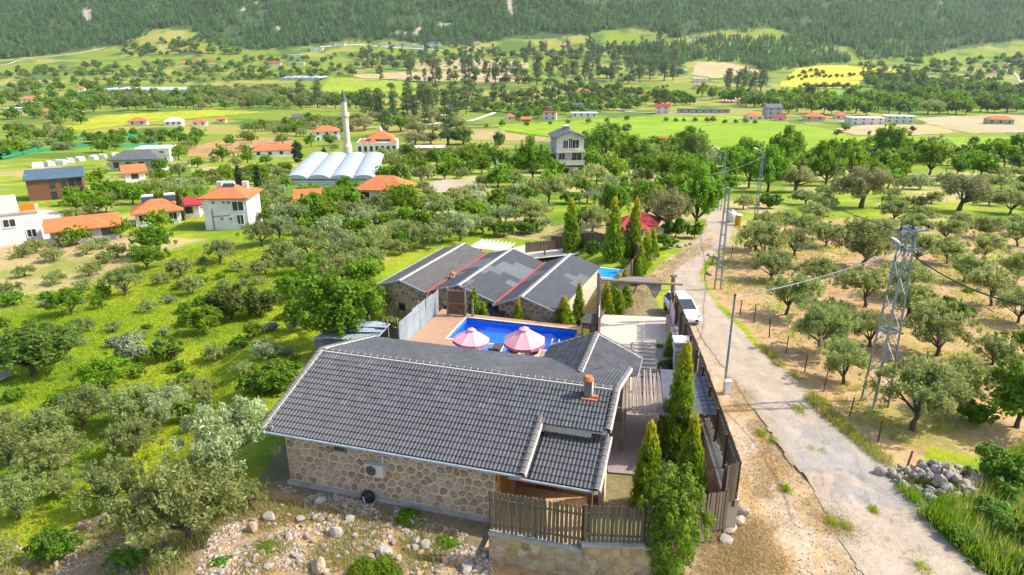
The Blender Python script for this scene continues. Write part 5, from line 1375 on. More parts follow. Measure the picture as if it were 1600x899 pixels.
far_house(1557, 115, 24, 5, .6, 'hip', 'plaster_white', 'redroof', 0, 2, 'red roofed house on the right hill slope')
far_house(1506, 126, 22, 4, .5, 'flat', 'plaster_white', 'white', 0, 2, 'white box house on the right hill slope')
far_house(1590, 150, 30, 5, .6, 'hip', 'plaster_white', 'white', 0, 2, 'white roofed house at the right picture edge')
far_house(1575, 136, 12, 5, .7, 'flat', 'plaster_grey', 'greyroof', 0, 1, 'small grey house left of the right edge lane')
far_house(1100, 140, 30, 5, .6, 'hip', 'plaster_white', 'terracotta', 10, 2, 'orange roofed white house below the fallow tan field')
far_house(1095, 129, 24, 6, .6, 'flat', 'plaster_white', 'white', 0, 2, 'white flat house below the fallow tan field')
far_house(1065, 117, 22, 8, .7, 'flat', 'plaster_white', 'white', 0, 2, 'white block house left of the fallow tan field')
far_house(1196, 128, 18, 5, .7, 'hip', 'plaster_white', 'greyroof', 0, 2, 'white house with grey roof left of the yellow wheat field')
far_house(1160, 165, 16, 4, .7, 'hip', 'plaster_cream', 'terracotta', 0, 1, 'small orange roof beside the dark pines above the long shed')
far_house(1150, 58, 15, 6, .7, 'hip', 'plaster_cream', 'terracotta', 0, 2, 'orange house in a clearing high among the pines')
far_house(1086, 60, 14, 5, .7, 'flat', 'plaster_white', 'white', 0, 1, 'white house left of the orange house high among pines')
far_house(1015, 70, 18, 6, .7, 'gable', 'plaster_white', 'greyroof', 0, 2, 'white house with grey roof at the forest foot')
far_house(985, 96, 14, 5, .7, 'hip', 'terracotta', 'terracotta', 0, 1, 'orange house among the pines right of centre')
far_house(890, 74, 12, 5, .7, 'hip', 'plaster_cream', 'terracotta', 0, 1, 'orange roofed house at the forest foot, right of the red pair')
far_house(822, 86, 18, 5, .7, 'hip', 'plaster_white', 'terracotta', 0, 2, 'orange roofed white house right of the bare field')
far_house(842, 83, 12, 5, .7, 'hip', 'plaster_white', 'redroof', 0, 1, 'red roofed white house right of the bare field')
far_house(677, 73, 22, 7, .7, 'gable', 'plaster_white', 'greyroof', 0, 3, 'white house with grey roof at the forest foot, centre')
far_house(630, 72, 36, 6, .4, 'flat', 'plaster_white', 'white', 0, 4, 'row of white houses at the forest foot, longest block')
far_house(603, 73, 20, 6, .6, 'flat', 'plaster_white', 'white', 0, 2, 'white block left of the longest white row')
far_house(655, 75, 14, 5, .6, 'flat', 'plaster_white', 'white', 0, 2, 'white block right of the longest white row')
far_house(745, 70, 12, 5, .7, 'hip', 'plaster_white', 'terracotta', 0, 1, 'orange roofed house below the pale forest gully')
far_house(494, 80, 22, 7, .7, 'flat', 'plaster_white', 'white', 0, 2, 'white house at the forest foot above the lane')
far_house(530, 72, 18, 6, .7, 'flat', 'plaster_white', 'white', 0, 2, 'white house at the forest foot right of the lane bend')
far_house(456, 90, 30, 6, .6, 'flat', 'plaster_white', 'white', 0, 3, 'white terraced house below the forest edge, left of centre')
far_house(428, 103, 22, 5, .6, 'gable', 'plaster_white', 'redroof', 0, 2, 'dark red roofed house left of the pale quarry houses')
far_house(462, 102, 26, 5, .6, 'flat', 'plaster_cream', 'plaster_cream', 0, 3, 'cream quarry house below the forest edge')
far_house(137, 103, 26, 4, .6, 'hip', 'plaster_white', 'terracotta', -6, 2, 'orange roofed farmhouse alone on the green left slope')
far_house(286, 102, 16, 4, .7, 'hip', 'plaster_cream', 'terracotta', 0, 1, 'orange roofed cottage on the left slope')
far_house(308, 96, 12, 4, .7, 'hip', 'plaster_cream', 'terracotta', 0, 1, 'tiny orange roofed cottage on the left slope')
far_house(330, 103, 15, 4, .7, 'hip', 'plaster_cream', 'terracotta', 0, 1, 'orange roofed hut right of the slope cottages')
far_house(282, 65, 18, 5, .7, 'flat', 'plaster_cream', 'plaster_cream', 0, 2, 'cream house on the terraced left hill')
far_house(45, 160, 32, 4, .5, 'hip', 'plaster_white', 'terracotta', 0, 2, 'orange roofed farmhouse near the left picture edge')
far_house(22, 178, 30, 5, .6, 'flat', 'plaster_white', 'white', 0, 3, 'white flat roofed house near the left picture edge')
far_house(75, 179, 22, 3, .6, 'hip', 'plaster_white', 'terracotta', 0, 2, 'orange roofed bungalow right of the white flat roofed house')
far_house(110, 181, 34, 3, .5, 'flat', 'plaster_white', 'plaster_cream', 0, 3, 'pale low house beside the left grain field')
far_house(125, 143, 14, 4, .7, 'hip', 'plaster_white', 'terracotta', 0, 1, 'orange roofed hut left of the long greenhouse')
far_house(213, 196, 32, 3.4, .6, 'hip', 'plaster_cream', 'terracotta', 0, 2, 'orange roofed house left of the white bungalow in the grain field')
far_house(270, 197, 30, 3.6, .6, 'hip', 'plaster_white', 'white', 0, 3, 'white bungalow at the edge of the grain field')
far_house(310, 197, 26, 3.2, .6, 'hip', 'plaster_white', 'terracotta', 0, 2, 'orange roofed house right of the white bungalow')
far_house(345, 192, 17, 3, .7, 'hip', 'plaster_cream', 'terracotta', 0, 1, 'small orange roofed house at the hedge end')
far_house(468, 190, 30, 3.6, .6, 'gable', 'plaster_cream', 'greyroof', 8, 2, 'grey roofed house with orange annex above the olive strip')
far_house(985, 375, 40, 1.7, .8, 'hip', 'plaster_white', 'redroof', 14, 2, 'dark red roofed house behind the garden conifers', rise=1.2)
far_house(1005, 371, 30, 2.0, .8, 'hip', 'plaster_white', 'redroof', -14, 2, 'second dark red roof overlapping behind the roadside hedge', rise=1.0)
# three storey house
p = G(887, 272); s = scl(p.x, p.y); W = 43 * s; D = 8.0
t3 = thing('three_storey_house', 'narrow three storey house with grey gable and balconies in centre', 'house', (p.x, p.y + 4.5, p.z - .3), R(7))
landmark('the three storey house', 887, 235)
mb = MB(); mb.box(-W / 2, W / 2, -D / 2, D / 2, -2, 9.0); mb.add([(-W / 2, -D / 2, 9), (W / 2, -D / 2, 9), (0, -D / 2, 10.5)], [(0, 1, 2)]); mb.build('wall', M['plaster_cream'], t3)
mb = MB(); mb.box(-W / 2 - .06, -W / 2 - .003, -D / 2 - .02, D / 2, -2, 9.0); mb.build('side_cladding', M['plaster_grey'], t3)
roof_mesh('gableY', W, D, 9.05, 1.65, .75).build('roof', M['greyroof'], t3)
for z in (2.9, 5.95):
    mb = MB(); mb.box(-W / 2 - .1, W / 2 + .15, -D / 2 - 1.3, -D / 2 - .003, z - .35, z); b_ = mb.build('balcony', M['plaster_white'], t3)
    mb = MB(); mb.box(-W / 2 - .05, W / 2 + .1, -D / 2 - 1.28, -D / 2 - 1.22, z + .003, z + .85 if z < 4 else z + .25); mb.build('parapet', M['plaster_cream'], b_)
mb = MB(); mb.add([(-W / 2 - .2, -D / 2 - 1.5, 1.9), (W / 2 + .2, -D / 2 - 1.5, 1.9), (W / 2 + .2, -D / 2 - .003, 2.9), (-W / 2 - .2, -D / 2 - .003, 2.9)], [(0, 1, 2, 3)]); mb.build('awning', M['greyroof'], t3)
for x, z, ww, hh in ((-W * .16, 6.5, 1.3, 1.9), (0, 6.5, .9, 2.3), (W * .2, 6.5, 1.6, 2.0), (-W * .3, 3.8, 1.5, 1.5), (W * .25, 3.1, 2.4, 2.3)): win_at(t3, x, -D / 2, z, ww, hh, True)
for x in (-W * .2, W * .25): win_at(t3, x, -D / 2, .2, 2.2, 1.7, False)
for z in (2, 5): win_at(t3, -W / 2 - .06, 1, z, .6, 1.0, False, 2)
solar_heater(t3, 0, 1.5, 10.4)
# mosque and minaret
p = G(585, 243); s = scl(p.x, p.y)
mq = thing('mosque', 'white mosque with stacked orange roofs right of the minaret', 'mosque', (p.x, p.y + 9, p.z - .5), R(6))
W = 62 * s
mb = MB(); mb.box(-W / 2, W / 2, -6, 8, -2, 5.2); mb.build('hall_wall', M['plaster_white'], mq)
o = roof_mesh('hip', W * .62, 10, 6.4, 3.0, .6).build('main_roof', M['terracotta'], mq); o.location = (W * .08, 1.5, 0)
mb = MB(); mb.box(-W * .3, W * .3, -3, 5.6, 5.2, 6.4); mb.build('drum_wall', M['plaster_white'], mq).location = (W * .08, 1, 0)
for x in (-.36, -.1, .4):
    o = roof_mesh('hip', W * .18, 4, 5.25, 1.5, .3).build('porch_roof', M['terracotta'], mq); o.location = (W * x, -3.6, 0)
mb = MB(); mb.lathe([(0, 11.2), (.15, 10.6), (.7, 9.9), (.9, 9.0), (0, 9.0)], 10, (W * .08, 1.5, 0)); mb.build('finial', M['plaster_white'], mq)
for k in range(7): win_at(mq, -W / 2 + W * (k + .5) / 7, -6, 1.6, 1.2, 2.2, False)
p = G(544, 244); mnr = thing('minaret', 'tall slim white minaret with dark pointed cap', 'minaret', p)
landmark('the white minaret', 541, 195)
s = scl(p.x, p.y); hm = 98 * s / math.cos(R(9)); k = hm / 100
mb = MB(); mb.lathe([(0, -2), (7.2 * k, -2), (7.0 * k, 15 * k), (5.2 * k, 20 * k), (4.7 * k, 60 * k), (0, 60 * k)], 14); mb.build('shaft', M['plaster_cream'], mnr, smooth=False)
mb = MB(); mb.lathe([(4.6 * k, 58 * k), (6.6 * k, 61.5 * k), (6.6 * k, 67 * k), (6.2 * k, 67 * k), (6.2 * k, 63 * k), (0, 63 * k)], 14); mb.build('balcony', M['plaster_cream'], mnr)
mb = MB(); mb.lathe([(4.2 * k, 63 * k), (4.0 * k, 83 * k), (0, 83 * k)], 14); mb.build('upper_shaft', M['plaster_cream'], mnr)
mb = MB(); mb.lathe([(4.4 * k, 83 * k), (2.4 * k, 92 * k), (1.0 * k, 97 * k), (0, 103 * k)], 14); mb.build('spire', M['greyroof'], mnr)
# arched greenhouse of several vaults
a, b, c = G(446, 290), G(584, 292), G(530, 251)
gh = thing('greenhouse', 'white film greenhouse of four arched vaults below the mosque', 'greenhouse', (0, 0, 0)); landmark('the white arched greenhouse', 520, 268)
gx = Vector((a.x, a.y, a.z)); nv = 4; wv = (b.x - a.x) / nv; Lg = 31
dirg = Vector((c.x + 8 - a.x - 14, c.y - a.y, 0)).normalized() if False else Vector((-.12, 1, 0)).normalized()
for i in range(nv):
    mb = MB(); vs = []; n = 10
    for y in (0, Lg):
        for k in range(n + 1):
            th = PI * k / n; q = Vector((a.x + wv * (i + .5) - wv / 2 * math.cos(th), a.y, 0)) + dirg * y
            vs.append((q.x, q.y, a.z + 1.2 + .85 * math.sin(th)))
    mb.add(vs, [(k, k + 1, n + 2 + k, n + 1 + k) for k in range(n)] + [tuple(reversed(range(n + 1))), tuple(range(n + 1, 2 * n + 2))])
    mb.build('vault', M['poly'], gh, smooth=False)
    mb = MB(); q0 = Vector((a.x + wv * i, a.y, a.z + 1.0)); q1 = q0 + dirg * Lg + Vector((0, 0, .0))
    mb.bar(q0, q1, .35, .12); mb.build('gutter', M['galv'], gh)
mb = MB(); z0 = a.z - 2
mb.add([(a.x, a.y, z0), (a.x + wv * nv, a.y, z0), (a.x + wv * nv, a.y, a.z + 1.0), (a.x, a.y, a.z + 1.0)], [(0, 1, 2, 3)])
e0 = Vector((a.x, a.y, 0)) + dirg * Lg; mb.add([(a.x, a.y, z0), (e0.x, e0.y, z0 - 2), (e0.x, e0.y, a.z + 1.0), (a.x, a.y, a.z + 1.0)], [(0, 1, 2, 3)]); mb.build('side_film', M['poly'], gh)
for px, py, wpx, lab in ((220, 146, 146, 'long white greenhouse in the left distance'), (468, 126, 62, 'shorter white greenhouse right of the long one')):
    p = G(px, py); s = scl(p.x, p.y); W = wpx * s; nvv = max(3, round(W / 9.6))
    t = thing('greenhouse', lab, 'greenhouse', p); 
    landmark('the ' + lab.split(' in ')[0].split(' right')[0], px, py)
    for i in range(nvv):
        mb = MB(); n = 6; vs = []; ww = W / nvv
        for y in (0, 55):
            for k in range(n + 1):
                th = PI * k / n; vs.append((-W / 2 + ww * (i + .5) - ww / 2 * math.cos(th), y, 3.4 + 1.4 * math.sin(th) + y * .0))
        mb.add(vs, [(k, k + 1, n + 2 + k, n + 1 + k) for k in range(n)] + [tuple(reversed(range(n + 1)))])
        mb.add([(-W / 2 + ww * i, 0, -3), (-W / 2 + ww * (i + 1), 0, -3), (-W / 2 + ww * (i + 1), 0, 3.4), (-W / 2 + ww * i, 0, 3.4)], [(0, 1, 2, 3)])
        mb.build('vault', M['poly'], t)
# green shade-net rows on the left
for k, (x0, y0, x1, y1) in enumerate(((0, 250, 62, 232), (0, 244, 90, 224), (60, 228, 130, 214), (40, 240, 140, 230), (110, 228, 235, 222), (130, 220, 240, 211), (160, 232, 250, 228), (130, 213, 215, 210), (215, 218, 268, 209), (0, 238, 70, 222))):
    a, b = G(x0, y0), G(x1, y1); mb = MB(); n = 12
    P = [a.lerp(b, i / n) for i in range(n + 1)]; vs = []
    for q in P:
        z = Hs(q.x, q.y); vs += [(q.x, q.y - 1.5, z + .1), (q.x, q.y - .6, z + 1.2), (q.x, q.y + .6, z + 1.2), (q.x, q.y + 1.5, z + .1)]
    mb.add(vs, [(4 * i + j, 4 * i + j + 1, 4 * i + 5 + j, 4 * i + 4 + j) for i in range(n) for j in range(3)])
    tag(mb.build('shade_net', M['greenet']), 'green shade net row in the left fields beyond the brown timber house', 'shade net', 'green shade net rows in the left fields')
for k in range(9):
    p = G(60 + k * 17 + random.uniform(-4, 4), 262 - k * 2.6); mb = MB(); mb.box(-1.3, 1.3, -.9, .9, -.3, 1.0); mb.box(-1.1, 1.1, -.7, .7, 1.003, 1.3)
    o = mb.build('stone_block', M['plaster_white']); o.location = p; o.rotation_euler = (0, 0, random.uniform(0, 3)); tag(o, 'pale block in the row of stacked blocks beyond the brown timber house', 'block', 'pale blocks stored in the left field')

# ------------------------------------------------------------------ trees
def rand_dir(n, g):
    v = g.normal(size=(n, 3)); return v / np.linalg.norm(v, axis=1)[:, None]
def leaves(clumps, n, L, Wd, col, g, out=.6, updir=0., colj=.22, tipcol=None, shell=.55):
    """n leaf quads spread through the volume of the clumps [(centre, radius), ...]"""
    Cc = np.array([c for c, r in clumps]); Rr = np.array([r if hasattr(r, '__len__') else (r, r, r) for c, r in clumps])
    wgt = Rr[:, 0] * Rr[:, 1] + .01; idx = g.choice(len(Cc), n, p=wgt / wgt.sum())
    d = rand_dir(n, g); rad = shell + (1 - shell) * g.random(n) ** .6 if shell > 0 else g.random(n) ** .4
    rad = np.where(g.random(n) < .12, rad * 1.25, rad)
    P = Cc[idx] + d * Rr[idx] * rad[:, None]
    nrm = d * out + rand_dir(n, g) * (1 - out) + np.array([0, 0, .25]); nrm /= np.linalg.norm(nrm, axis=1)[:, None]
    t = np.cross(nrm, rand_dir(n, g)); t = t + np.array([0, 0, updir]); t /= np.linalg.norm(t, axis=1)[:, None]
    b = np.cross(nrm, t); b /= np.linalg.norm(b, axis=1)[:, None] + 1e-9
    s = (.7 + .6 * g.random(n))[:, None]
    l = t * L * s / 2; w_ = b * Wd * s / 2
    V = np.stack([P - l, P + w_ - l * .1, P + l, P - w_ - l * .1], 1).reshape(-1, 3)
    Fq = np.arange(n * 4).reshape(-1, 4)
    cl = (1 + colj * 1.4 * (g.random(len(Cc)) - .5))[idx] * (1 + colj * 2 * (g.random(n) - .5))
    base = np.array(col)[None, :] * cl[:, None]
    if tipcol is not None:
        zmax = P[:, 2].max(); k = np.clip((P[:, 2] / zmax - .55) / .45, 0, 1) ** 1.5
        k = np.clip(k + (g.random(n) < .18) * .35, 0, 1)
        base = base * (1 - k[:, None]) + np.array(tipcol)[None, :] * k[:, None]
    cols = np.repeat(base, 4, 0)
    return V, Fq, np.clip(cols, .003, .9)
def sprigs(g, n, c, R3, r0=.14, r1=.34, up=.35):
    out = []
    for d in rand_dir(n, g):
        d[2] = abs(d[2]) * .9 - .25 + up * .2
        out.append((np.array(c) + d * np.array(R3) * g.uniform(.98, 1.3), (g.uniform(r0, r1) * .8, g.uniform(r0, r1) * .8, g.uniform(r0, r1) * 1.3)))
    return out
def trunk_geo(h, r, tips, g, lean=.12, fork=.45):
    mb = MB(); top = Vector((g.normal() * lean * h, g.normal() * lean * h, h))
    mid = top * .5 + Vector((g.normal() * .06 * h, g.normal() * .06 * h, 0))
    mb.tube([(0, 0, -.4), tuple(mid * .1), tuple(mid), tuple(top)], [r * 1.5, r * 1.15, r * .9, r * .75], 7)
    for c in tips:
        c = Vector(c); s = top.lerp(mid, g.random() * fork); m = s.lerp(c, .5) + Vector((g.normal() * .08, g.normal() * .08, .12 * g.random()))
        mb.tube([s, m, s.lerp(c, .92)], [r * .55, r * .34, r * .12], 5)
    return mb
LODN = {0: 1.0, 1: .24, 2: .07}
def ellipsoid_clumps(g, n, c, R3, r0, r1, hollow=.5, flat_bottom=True):
    out = []
    for d in rand_dir(n, g):
        if flat_bottom and d[2] < -.45: d[2] *= -.4
        k = hollow + (1 - hollow) * g.random()
        out.append((np.array(c) + d * np.array(R3) * k, g.uniform(r0, r1)))
    return out
def make_tree(kind, lod, seed):
    g = np.random.default_rng(seed); q = LODN[lod]; ls = {0: 1, 1: 1.9, 2: 3.6}[lod]
    bark = M['bark']
    if kind in ('olive_tree', 'silver_olive_tree'):
        big = ellipsoid_clumps(g, 46, (0, 0, 1.95), (1.75, 1.75, 1.3), .22, .6, .35) + sprigs(g, 44, (0, 0, 1.95), (1.85, 1.85, 1.5), .1, .3)
        dr = np.array((g.normal() * .12, g.normal() * .12, 0)); big = [(c + dr * c[2], r) for c, r in big if g.random() > .1]
        th, r = g.uniform(.55, .85), .13
        col = (.30, .345, .10) if kind == 'olive_tree' else (.36, .42, .19)
        V, Fq, cc = leaves(big, int(10000 * q), .19 * ls, .07 * ls, col, g, .3, .3, .3, None, .15)
        bark = M['barkpale'] if g.random() < .4 else M['bark']
    elif kind == 'broadleaf_tree':
        big = ellipsoid_clumps(g, 44, (0, 0, 2.75), (1.95, 1.95, 2.15), .3, .8, .35) + sprigs(g, 26, (0, 0, 2.75), (2.3, 2.3, 2.6), .2, .45); th, r = 1.0, .16
        V, Fq, cc = leaves(big, int(8000 * q), .25 * ls, .16 * ls, (.17, .30, .012), g, .45, 0, .32, None, .25)
    elif kind == 'dark_tree':
        big = ellipsoid_clumps(g, 22, (0, 0, 2.6), (1.8, 1.8, 1.8), .5, .95, .45) + sprigs(g, 22, (0, 0, 2.6), (2.3, 2.3, 2.4), .2, .45); th, r = 1.0, .2
        V, Fq, cc = leaves(big, int(7000 * q), .24 * ls, .14 * ls, (.14, .215, .028), g, .55, 0, .28)
    elif kind == 'brown_tree':
        big = ellipsoid_clumps(g, 26, (0, 0, 2.7), (2.2, 2.2, 1.7), .45, .85, .5) + sprigs(g, 26, (0, 0, 2.7), (2.6, 2.6, 2.2), .2, .4); th, r = 1.4, .25
        V, Fq, cc = leaves(big, int(8000 * q), .25 * ls, .1 * ls, (.30, .30, .115), g, .5, 0, .2)
    elif kind == 'pine_tree':
        big = []
        for k in range(20):
            z = g.uniform(2.4, 10.2); rr = 2.1 * (1 - ((z - 5) / 5.8) ** 2 * .75) if z > 5 else 2.1 * (.55 + .09 * z)
            a = g.uniform(0, 2 * PI); kk = g.uniform(.35, .8)
            big.append((np.array((math.cos(a) * rr * kk, math.sin(a) * rr * kk, z)), (g.uniform(.7, 1.1), g.uniform(.7, 1.1), g.uniform(.5, .8))))
        th, r = 8.5, .2
        V, Fq, cc = leaves(big, int(4800 * q), .36 * ls, .11 * ls, (.12, .175, .045), g, .4, .4, .28)
    elif kind == 'thuja':
        big = []
        for k in range(46):
            z = 4.6 * (k + .5) / 46; rr = .82 * (1 - z / 4.75) ** .8 * (1 if z > .5 else .75)
            a = k * 2.4 + g.uniform(-.5, .5)
            big.append((np.array((math.cos(a) * rr * .68, math.sin(a) * rr * .68, z + .12)), (.1 + rr * .36, .1 + rr * .36, .34)))
        th, r = 2.6, .09
        V, Fq, cc = leaves(big, int(6500 * q), .26 * ls ** .7, .075 * ls ** .7, (.19, .30, .013), g, .7, 1.3, .25, (.46, .42, .015), .45)
    elif kind == 'cypress':
        big = [(np.array((0, 0, z)), (.62 * math.sin(PI * min(1, (z + .6) / 8.2)) ** .6 + .08,) * 2 + (.6,)) for z in np.linspace(.6, 7.3, 14)]
        th, r = 1.0, .12
        V, Fq, cc = leaves(big, int(3500 * q), .3 * ls, .1 * ls, (.05, .09, .018), g, .6, 1.2, .25)
    elif kind == 'tall_shrub':
        big = []
        for k in range(34):
            z = 3.4 * (k + .5) / 34; rr = 1.15 * (1 - abs(z / 3.5 - .35) ** 1.6) * (1 if z > .6 else .7)
            a = k * 2.4; big.append((np.array((math.cos(a) * rr * .62, math.sin(a) * rr * .62, z)), (.3, .3, .34)))
        big += sprigs(g, 40, (0, 0, 1.7), (1.1, 1.1, 1.7), .1, .24, .9); th, r = 1.8, .06
        V, Fq, cc = leaves(big, 14000, .11, .065, (.18, .29, .02), g, .55, .3, .3)
    else:   # bush
        big = ellipsoid_clumps(g, 12, (0, 0, .8), (.75, .75, .6), .25, .5, .4) + sprigs(g, 16, (0, 0, .8), (.98, .98, .85), .1, .22); th, r = .3, .06
        col = {'green_bush': (.115, .225, .012), 'dark_bush': (.10, .12, .016), 'silver_bush': (.3, .34, .19), 'lime_bush': (.17, .26, .01)}[kind]
        V, Fq, cc = leaves(big, int(4500 * q), .17 * ls, .09 * ls, col, g, .55, 0, .25)
    if lod and kind not in ('thuja', 'cypress', 'pine_tree') and not kind.endswith('bush'): V[:, 2] = np.maximum(V[:, 2] - .55, .1); big = [(np.array(c) - np.array((0, 0, .55)), r2) for c, r2 in big]
    tips = [c for c, r2 in big[::max(1, len(big) // (9 if lod == 0 else 4))]]
    tb = trunk_geo(th, r, tips if kind not in ('thuja', 'cypress', 'pine_tree') else [], g)
    if kind == 'pine_tree':
        for c in tips: tb.tube([(0, 0, max(1.5, c[2] - .5)), tuple(c)], [.07, .02], 4)
    if lod < 2:
        return (tb.build('trunk', bark, mesh_only=True, smooth=True), np_mesh('crown', V, Fq, M['leaf'], cc))
    V2 = np.array(tb.v); n0 = len(V)       # far: trunk and crown in one mesh
    me = bpy.data.meshes.new(kind); me.from_pydata(list(map(tuple, V)) + tb.v, [], [tuple(f) for f in Fq] + [tuple(i + n0 for i in f) for f in tb.f])
    me.materials.append(M['leaf']); me.materials.append(bark)
    me.polygons.foreach_set('material_index', [0] * len(Fq) + [1] * len(tb.f))
    a = me.color_attributes.new('col', 'FLOAT_COLOR', 'POINT'); a.data.foreach_set('color', np.c_[np.r_[cc, np.tile([.1, .08, .06], (len(tb.v), 1))], np.ones(n0 + len(tb.v))].astype('f').ravel())
    me.update()
    return (me,)
NOMW = {'tall_shrub': 2.7, 'olive_tree': 4.3, 'silver_olive_tree': 4.3, 'broadleaf_tree': 5.2, 'dark_tree': 5.2, 'brown_tree': 5.9, 'pine_tree': 5.0, 'thuja': 1.75, 'cypress': 1.35, 'green_bush': 2.3, 'dark_bush': 2.3, 'silver_bush': 2.3, 'lime_bush': 2.3}
NOMH = {'tall_shrub': 3.7, 'olive_tree': 3.9, 'silver_olive_tree': 3.9, 'broadleaf_tree': 5.6, 'dark_tree': 5.2, 'brown_tree': 5.3, 'pine_tree': 11, 'thuja': 4.75, 'cypress': 7.9, 'green_bush': 1.9, 'dark_bush': 1.9, 'silver_bush': 1.9, 'lime_bush': 1.9}
NVAR = {0: 4, 1: 5, 2: 5}
PROTO = {}
TREES = []      # (object, kind, px, py, wpx, dist, label given)
COUNT = {}
def tree(kind, px, py, wpx, hs=1.0, label=None, p=None, name=None):
    p = p if p is not None else G(px, py)
    s = scl(p.x, p.y); Wm = wpx * s
    lod = 0 if wpx > 52 else 1 if wpx > 17 else 2
    vi = random.randrange(NVAR[lod])
    key = (kind, lod, vi)
    if key not in PROTO: PROTO[key] = make_tree(kind, lod, 100 * lod + vi + 7 * len(kind))
    me = PROTO[key]; k = Wm / NOMW[kind]
    nm = name or {'silver_olive_tree': 'olive_tree', 'dark_tree': 'evergreen_tree', 'thuja': 'conifer'}.get(kind, kind)
    rot = (random.uniform(-.05, .05), random.uniform(-.05, .05), random.uniform(0, 2 * PI))
    sc = (k * random.uniform(.94, 1.06), k * random.uniform(.94, 1.06), k * hs)
    if len(me) == 2:
        o = bpy.data.objects.new(nm, None); C.objects.link(o); o.empty_display_size = .3
        for m_, n_ in zip(me, ('trunk', 'crown')): link(n_, m_, o)
    else:
        o = link(nm, me[0])
    o.location = p - Vector((0, 0, .05)); o.rotation_euler = rot; o.scale = sc
    TREES.append([o, kind, px, py - wpx * .4, wpx, p.y, label])
    return o
# ---- trees that can be picked out one by one
T = tree
T('silver_olive_tree', 350, 742, 150, 1.15, 'big pale olive tree hugging the left end of the big grey roof')
T('olive_tree', 300, 842, 185, .95, 'largest olive tree in the left foreground, below the big roof corner')
T('olive_tree', 392, 790, 66, .9, 'small olive bush at the shaded left corner of the stone house wall')
T('olive_tree', 172, 795, 112, 1.0, 'olive tree in left foreground just above the pale round boulder')
T('olive_tree', 75, 700, 95, .9); T('olive_tree', 130, 672, 90, .95); T('olive_tree', 205, 668, 90, 1.0); T('silver_olive_tree', 250, 665, 80, 1.0)
T('olive_tree', 90, 742, 105, .9); T('olive_tree', 205, 712, 90, .9); T('olive_tree', 14, 728, 85, 1.0); T('olive_tree', 30, 812, 95, 1.0); T('olive_tree', 95, 775, 60, .9)
T('olive_tree', 5, 880, 70, .9, 'olive tree cut by the lower left picture corner')
T('green_bush', 85, 872, 70, 1.0, 'dark green bush below the round boulder in the lower left'); T('green_bush', 200, 885, 60, .8, 'low green bush at the bottom edge in the shaded bank')
T('olive_tree', 196, 462, 62, .95, 'round grey olive bush standing alone in the bright meadow')
T('olive_tree', 230, 488, 34, .8, 'small lone olive below the round grey olive bush in the meadow')
T('olive_tree', 283, 432, 50, .95); T('olive_tree', 302, 460, 46, 1.05); T('olive_tree', 345, 412, 56, .9); T('olive_tree', 372, 425, 32, .9); T('olive_tree', 415, 430, 48, .9)
T('olive_tree', 440, 410, 52, 1.1); T('olive_tree', 410, 385, 60, .8); T('olive_tree', 480, 395, 50, .9)
T('dark_bush', 362, 500, 82, .95, 'dark olive green shrub, left of the darker pair in the meadow'); T('dark_bush', 408, 492, 66, .95, 'dark olive green shrub, right of the darker pair in the meadow')
T('dark_tree', 55, 585, 150, .62, 'large dark green tree at the left edge of the meadow', name='evergreen_tree'); T('broadleaf_tree', 112, 492, 58, .8, 'round green tree above the large dark green tree at left edge')
T('broadleaf_tree', 165, 612, 82, .75); T('silver_bush', 216, 562, 62, .9, 'silvery shrub in the middle of the bright meadow'); T('green_bush', 262, 560, 52, .9); T('olive_tree', 275, 625, 55, .8)
T('broadleaf_tree', 320, 522, 68, .7); T('green_bush', 300, 508, 40, .9); T('olive_tree', 338, 562, 44, .9); T('green_bush', 432, 605, 88, .7, 'green shrub touching the left end of the big grey roof'); T('green_bush', 395, 612, 50, .9)
T('broadleaf_tree', 530, 545, 140, .95, 'large bright green tree left of the stone cabins'); T('broadleaf_tree', 478, 515, 70, .8); T('broadleaf_tree', 575, 505, 70, 1.0, 'green tree touching the leftmost stone cabin'); T('olive_tree', 610, 508, 44, .7, 'small grey olive at the front corner of the leftmost cabin')
T('silver_olive_tree', 458, 517, 36, 1.0, 'small pale olive with white trunk left of the tin shed'); T('silver_olive_tree', 415, 560, 52, .8); T('broadleaf_tree', 455, 470, 55, .8); T('olive_tree', 380, 585, 40, .9)
T('broadleaf_tree', 245, 402, 66, .8, 'green tree above the dry grove on the left'); T('broadleaf_tree', 232, 422, 60, .7); T('broadleaf_tree', 190, 372, 38, 1.0, 'round green tree in front of the long orange barn'); T('broadleaf_tree', 250, 362, 46, .9, 'round green tree in front of the orange bungalow'); T('broadleaf_tree', 122, 382, 44, .8, 'green tree covering the middle of the long orange barn'); T('broadleaf_tree', 100, 375, 26, .9)
for q in ((35, 402), (58, 395), (85, 408), (135, 398), (168, 410), (40, 432), (85, 445), (140, 432), (105, 385), (20, 460), (160, 388), (185, 402)): T('olive_tree', *q, random.uniform(32, 42), .9)
T('broadleaf_tree', 20, 478, 40, .7)
# conifers of the compound
T('thuja', 1050, 712, 70, 1.0, 'tallest golden conifer in the courtyard beside the reed canopy')
T('thuja', 1010, 795, 66, .85, 'golden conifer behind the front fence, left of the pair'); T('thuja', 1073, 792, 66, .88, 'golden conifer behind the front fence, right of the pair')
T('tall_shrub', 1040, 892, 118, 1.15, 'leafy light green tree growing in front of the corner fence')
def T_h(px, ytop, y, zb, wpx, label):
    q = aty(px, ytop, y); p_ = Vector((q.x, y, zb)); s_ = scl(q.x, y); k = wpx * s_ / NOMW['thuja']
    return tree('thuja', px, 500, wpx, (q.z - zb) / (NOMH['thuja'] * k), label, p=p_)
T_h(743, 452, 47.2, -1.7, 36, 'golden conifer left of the lean-to behind the pool'); T_h(757, 472, 46.8, -1.7, 24, 'small golden conifer right beside the lean-to behind the pool'); T_h(808, 466, 46.2, -1.6, 26, 'slim golden conifer behind the pool, in front of the right cabin')
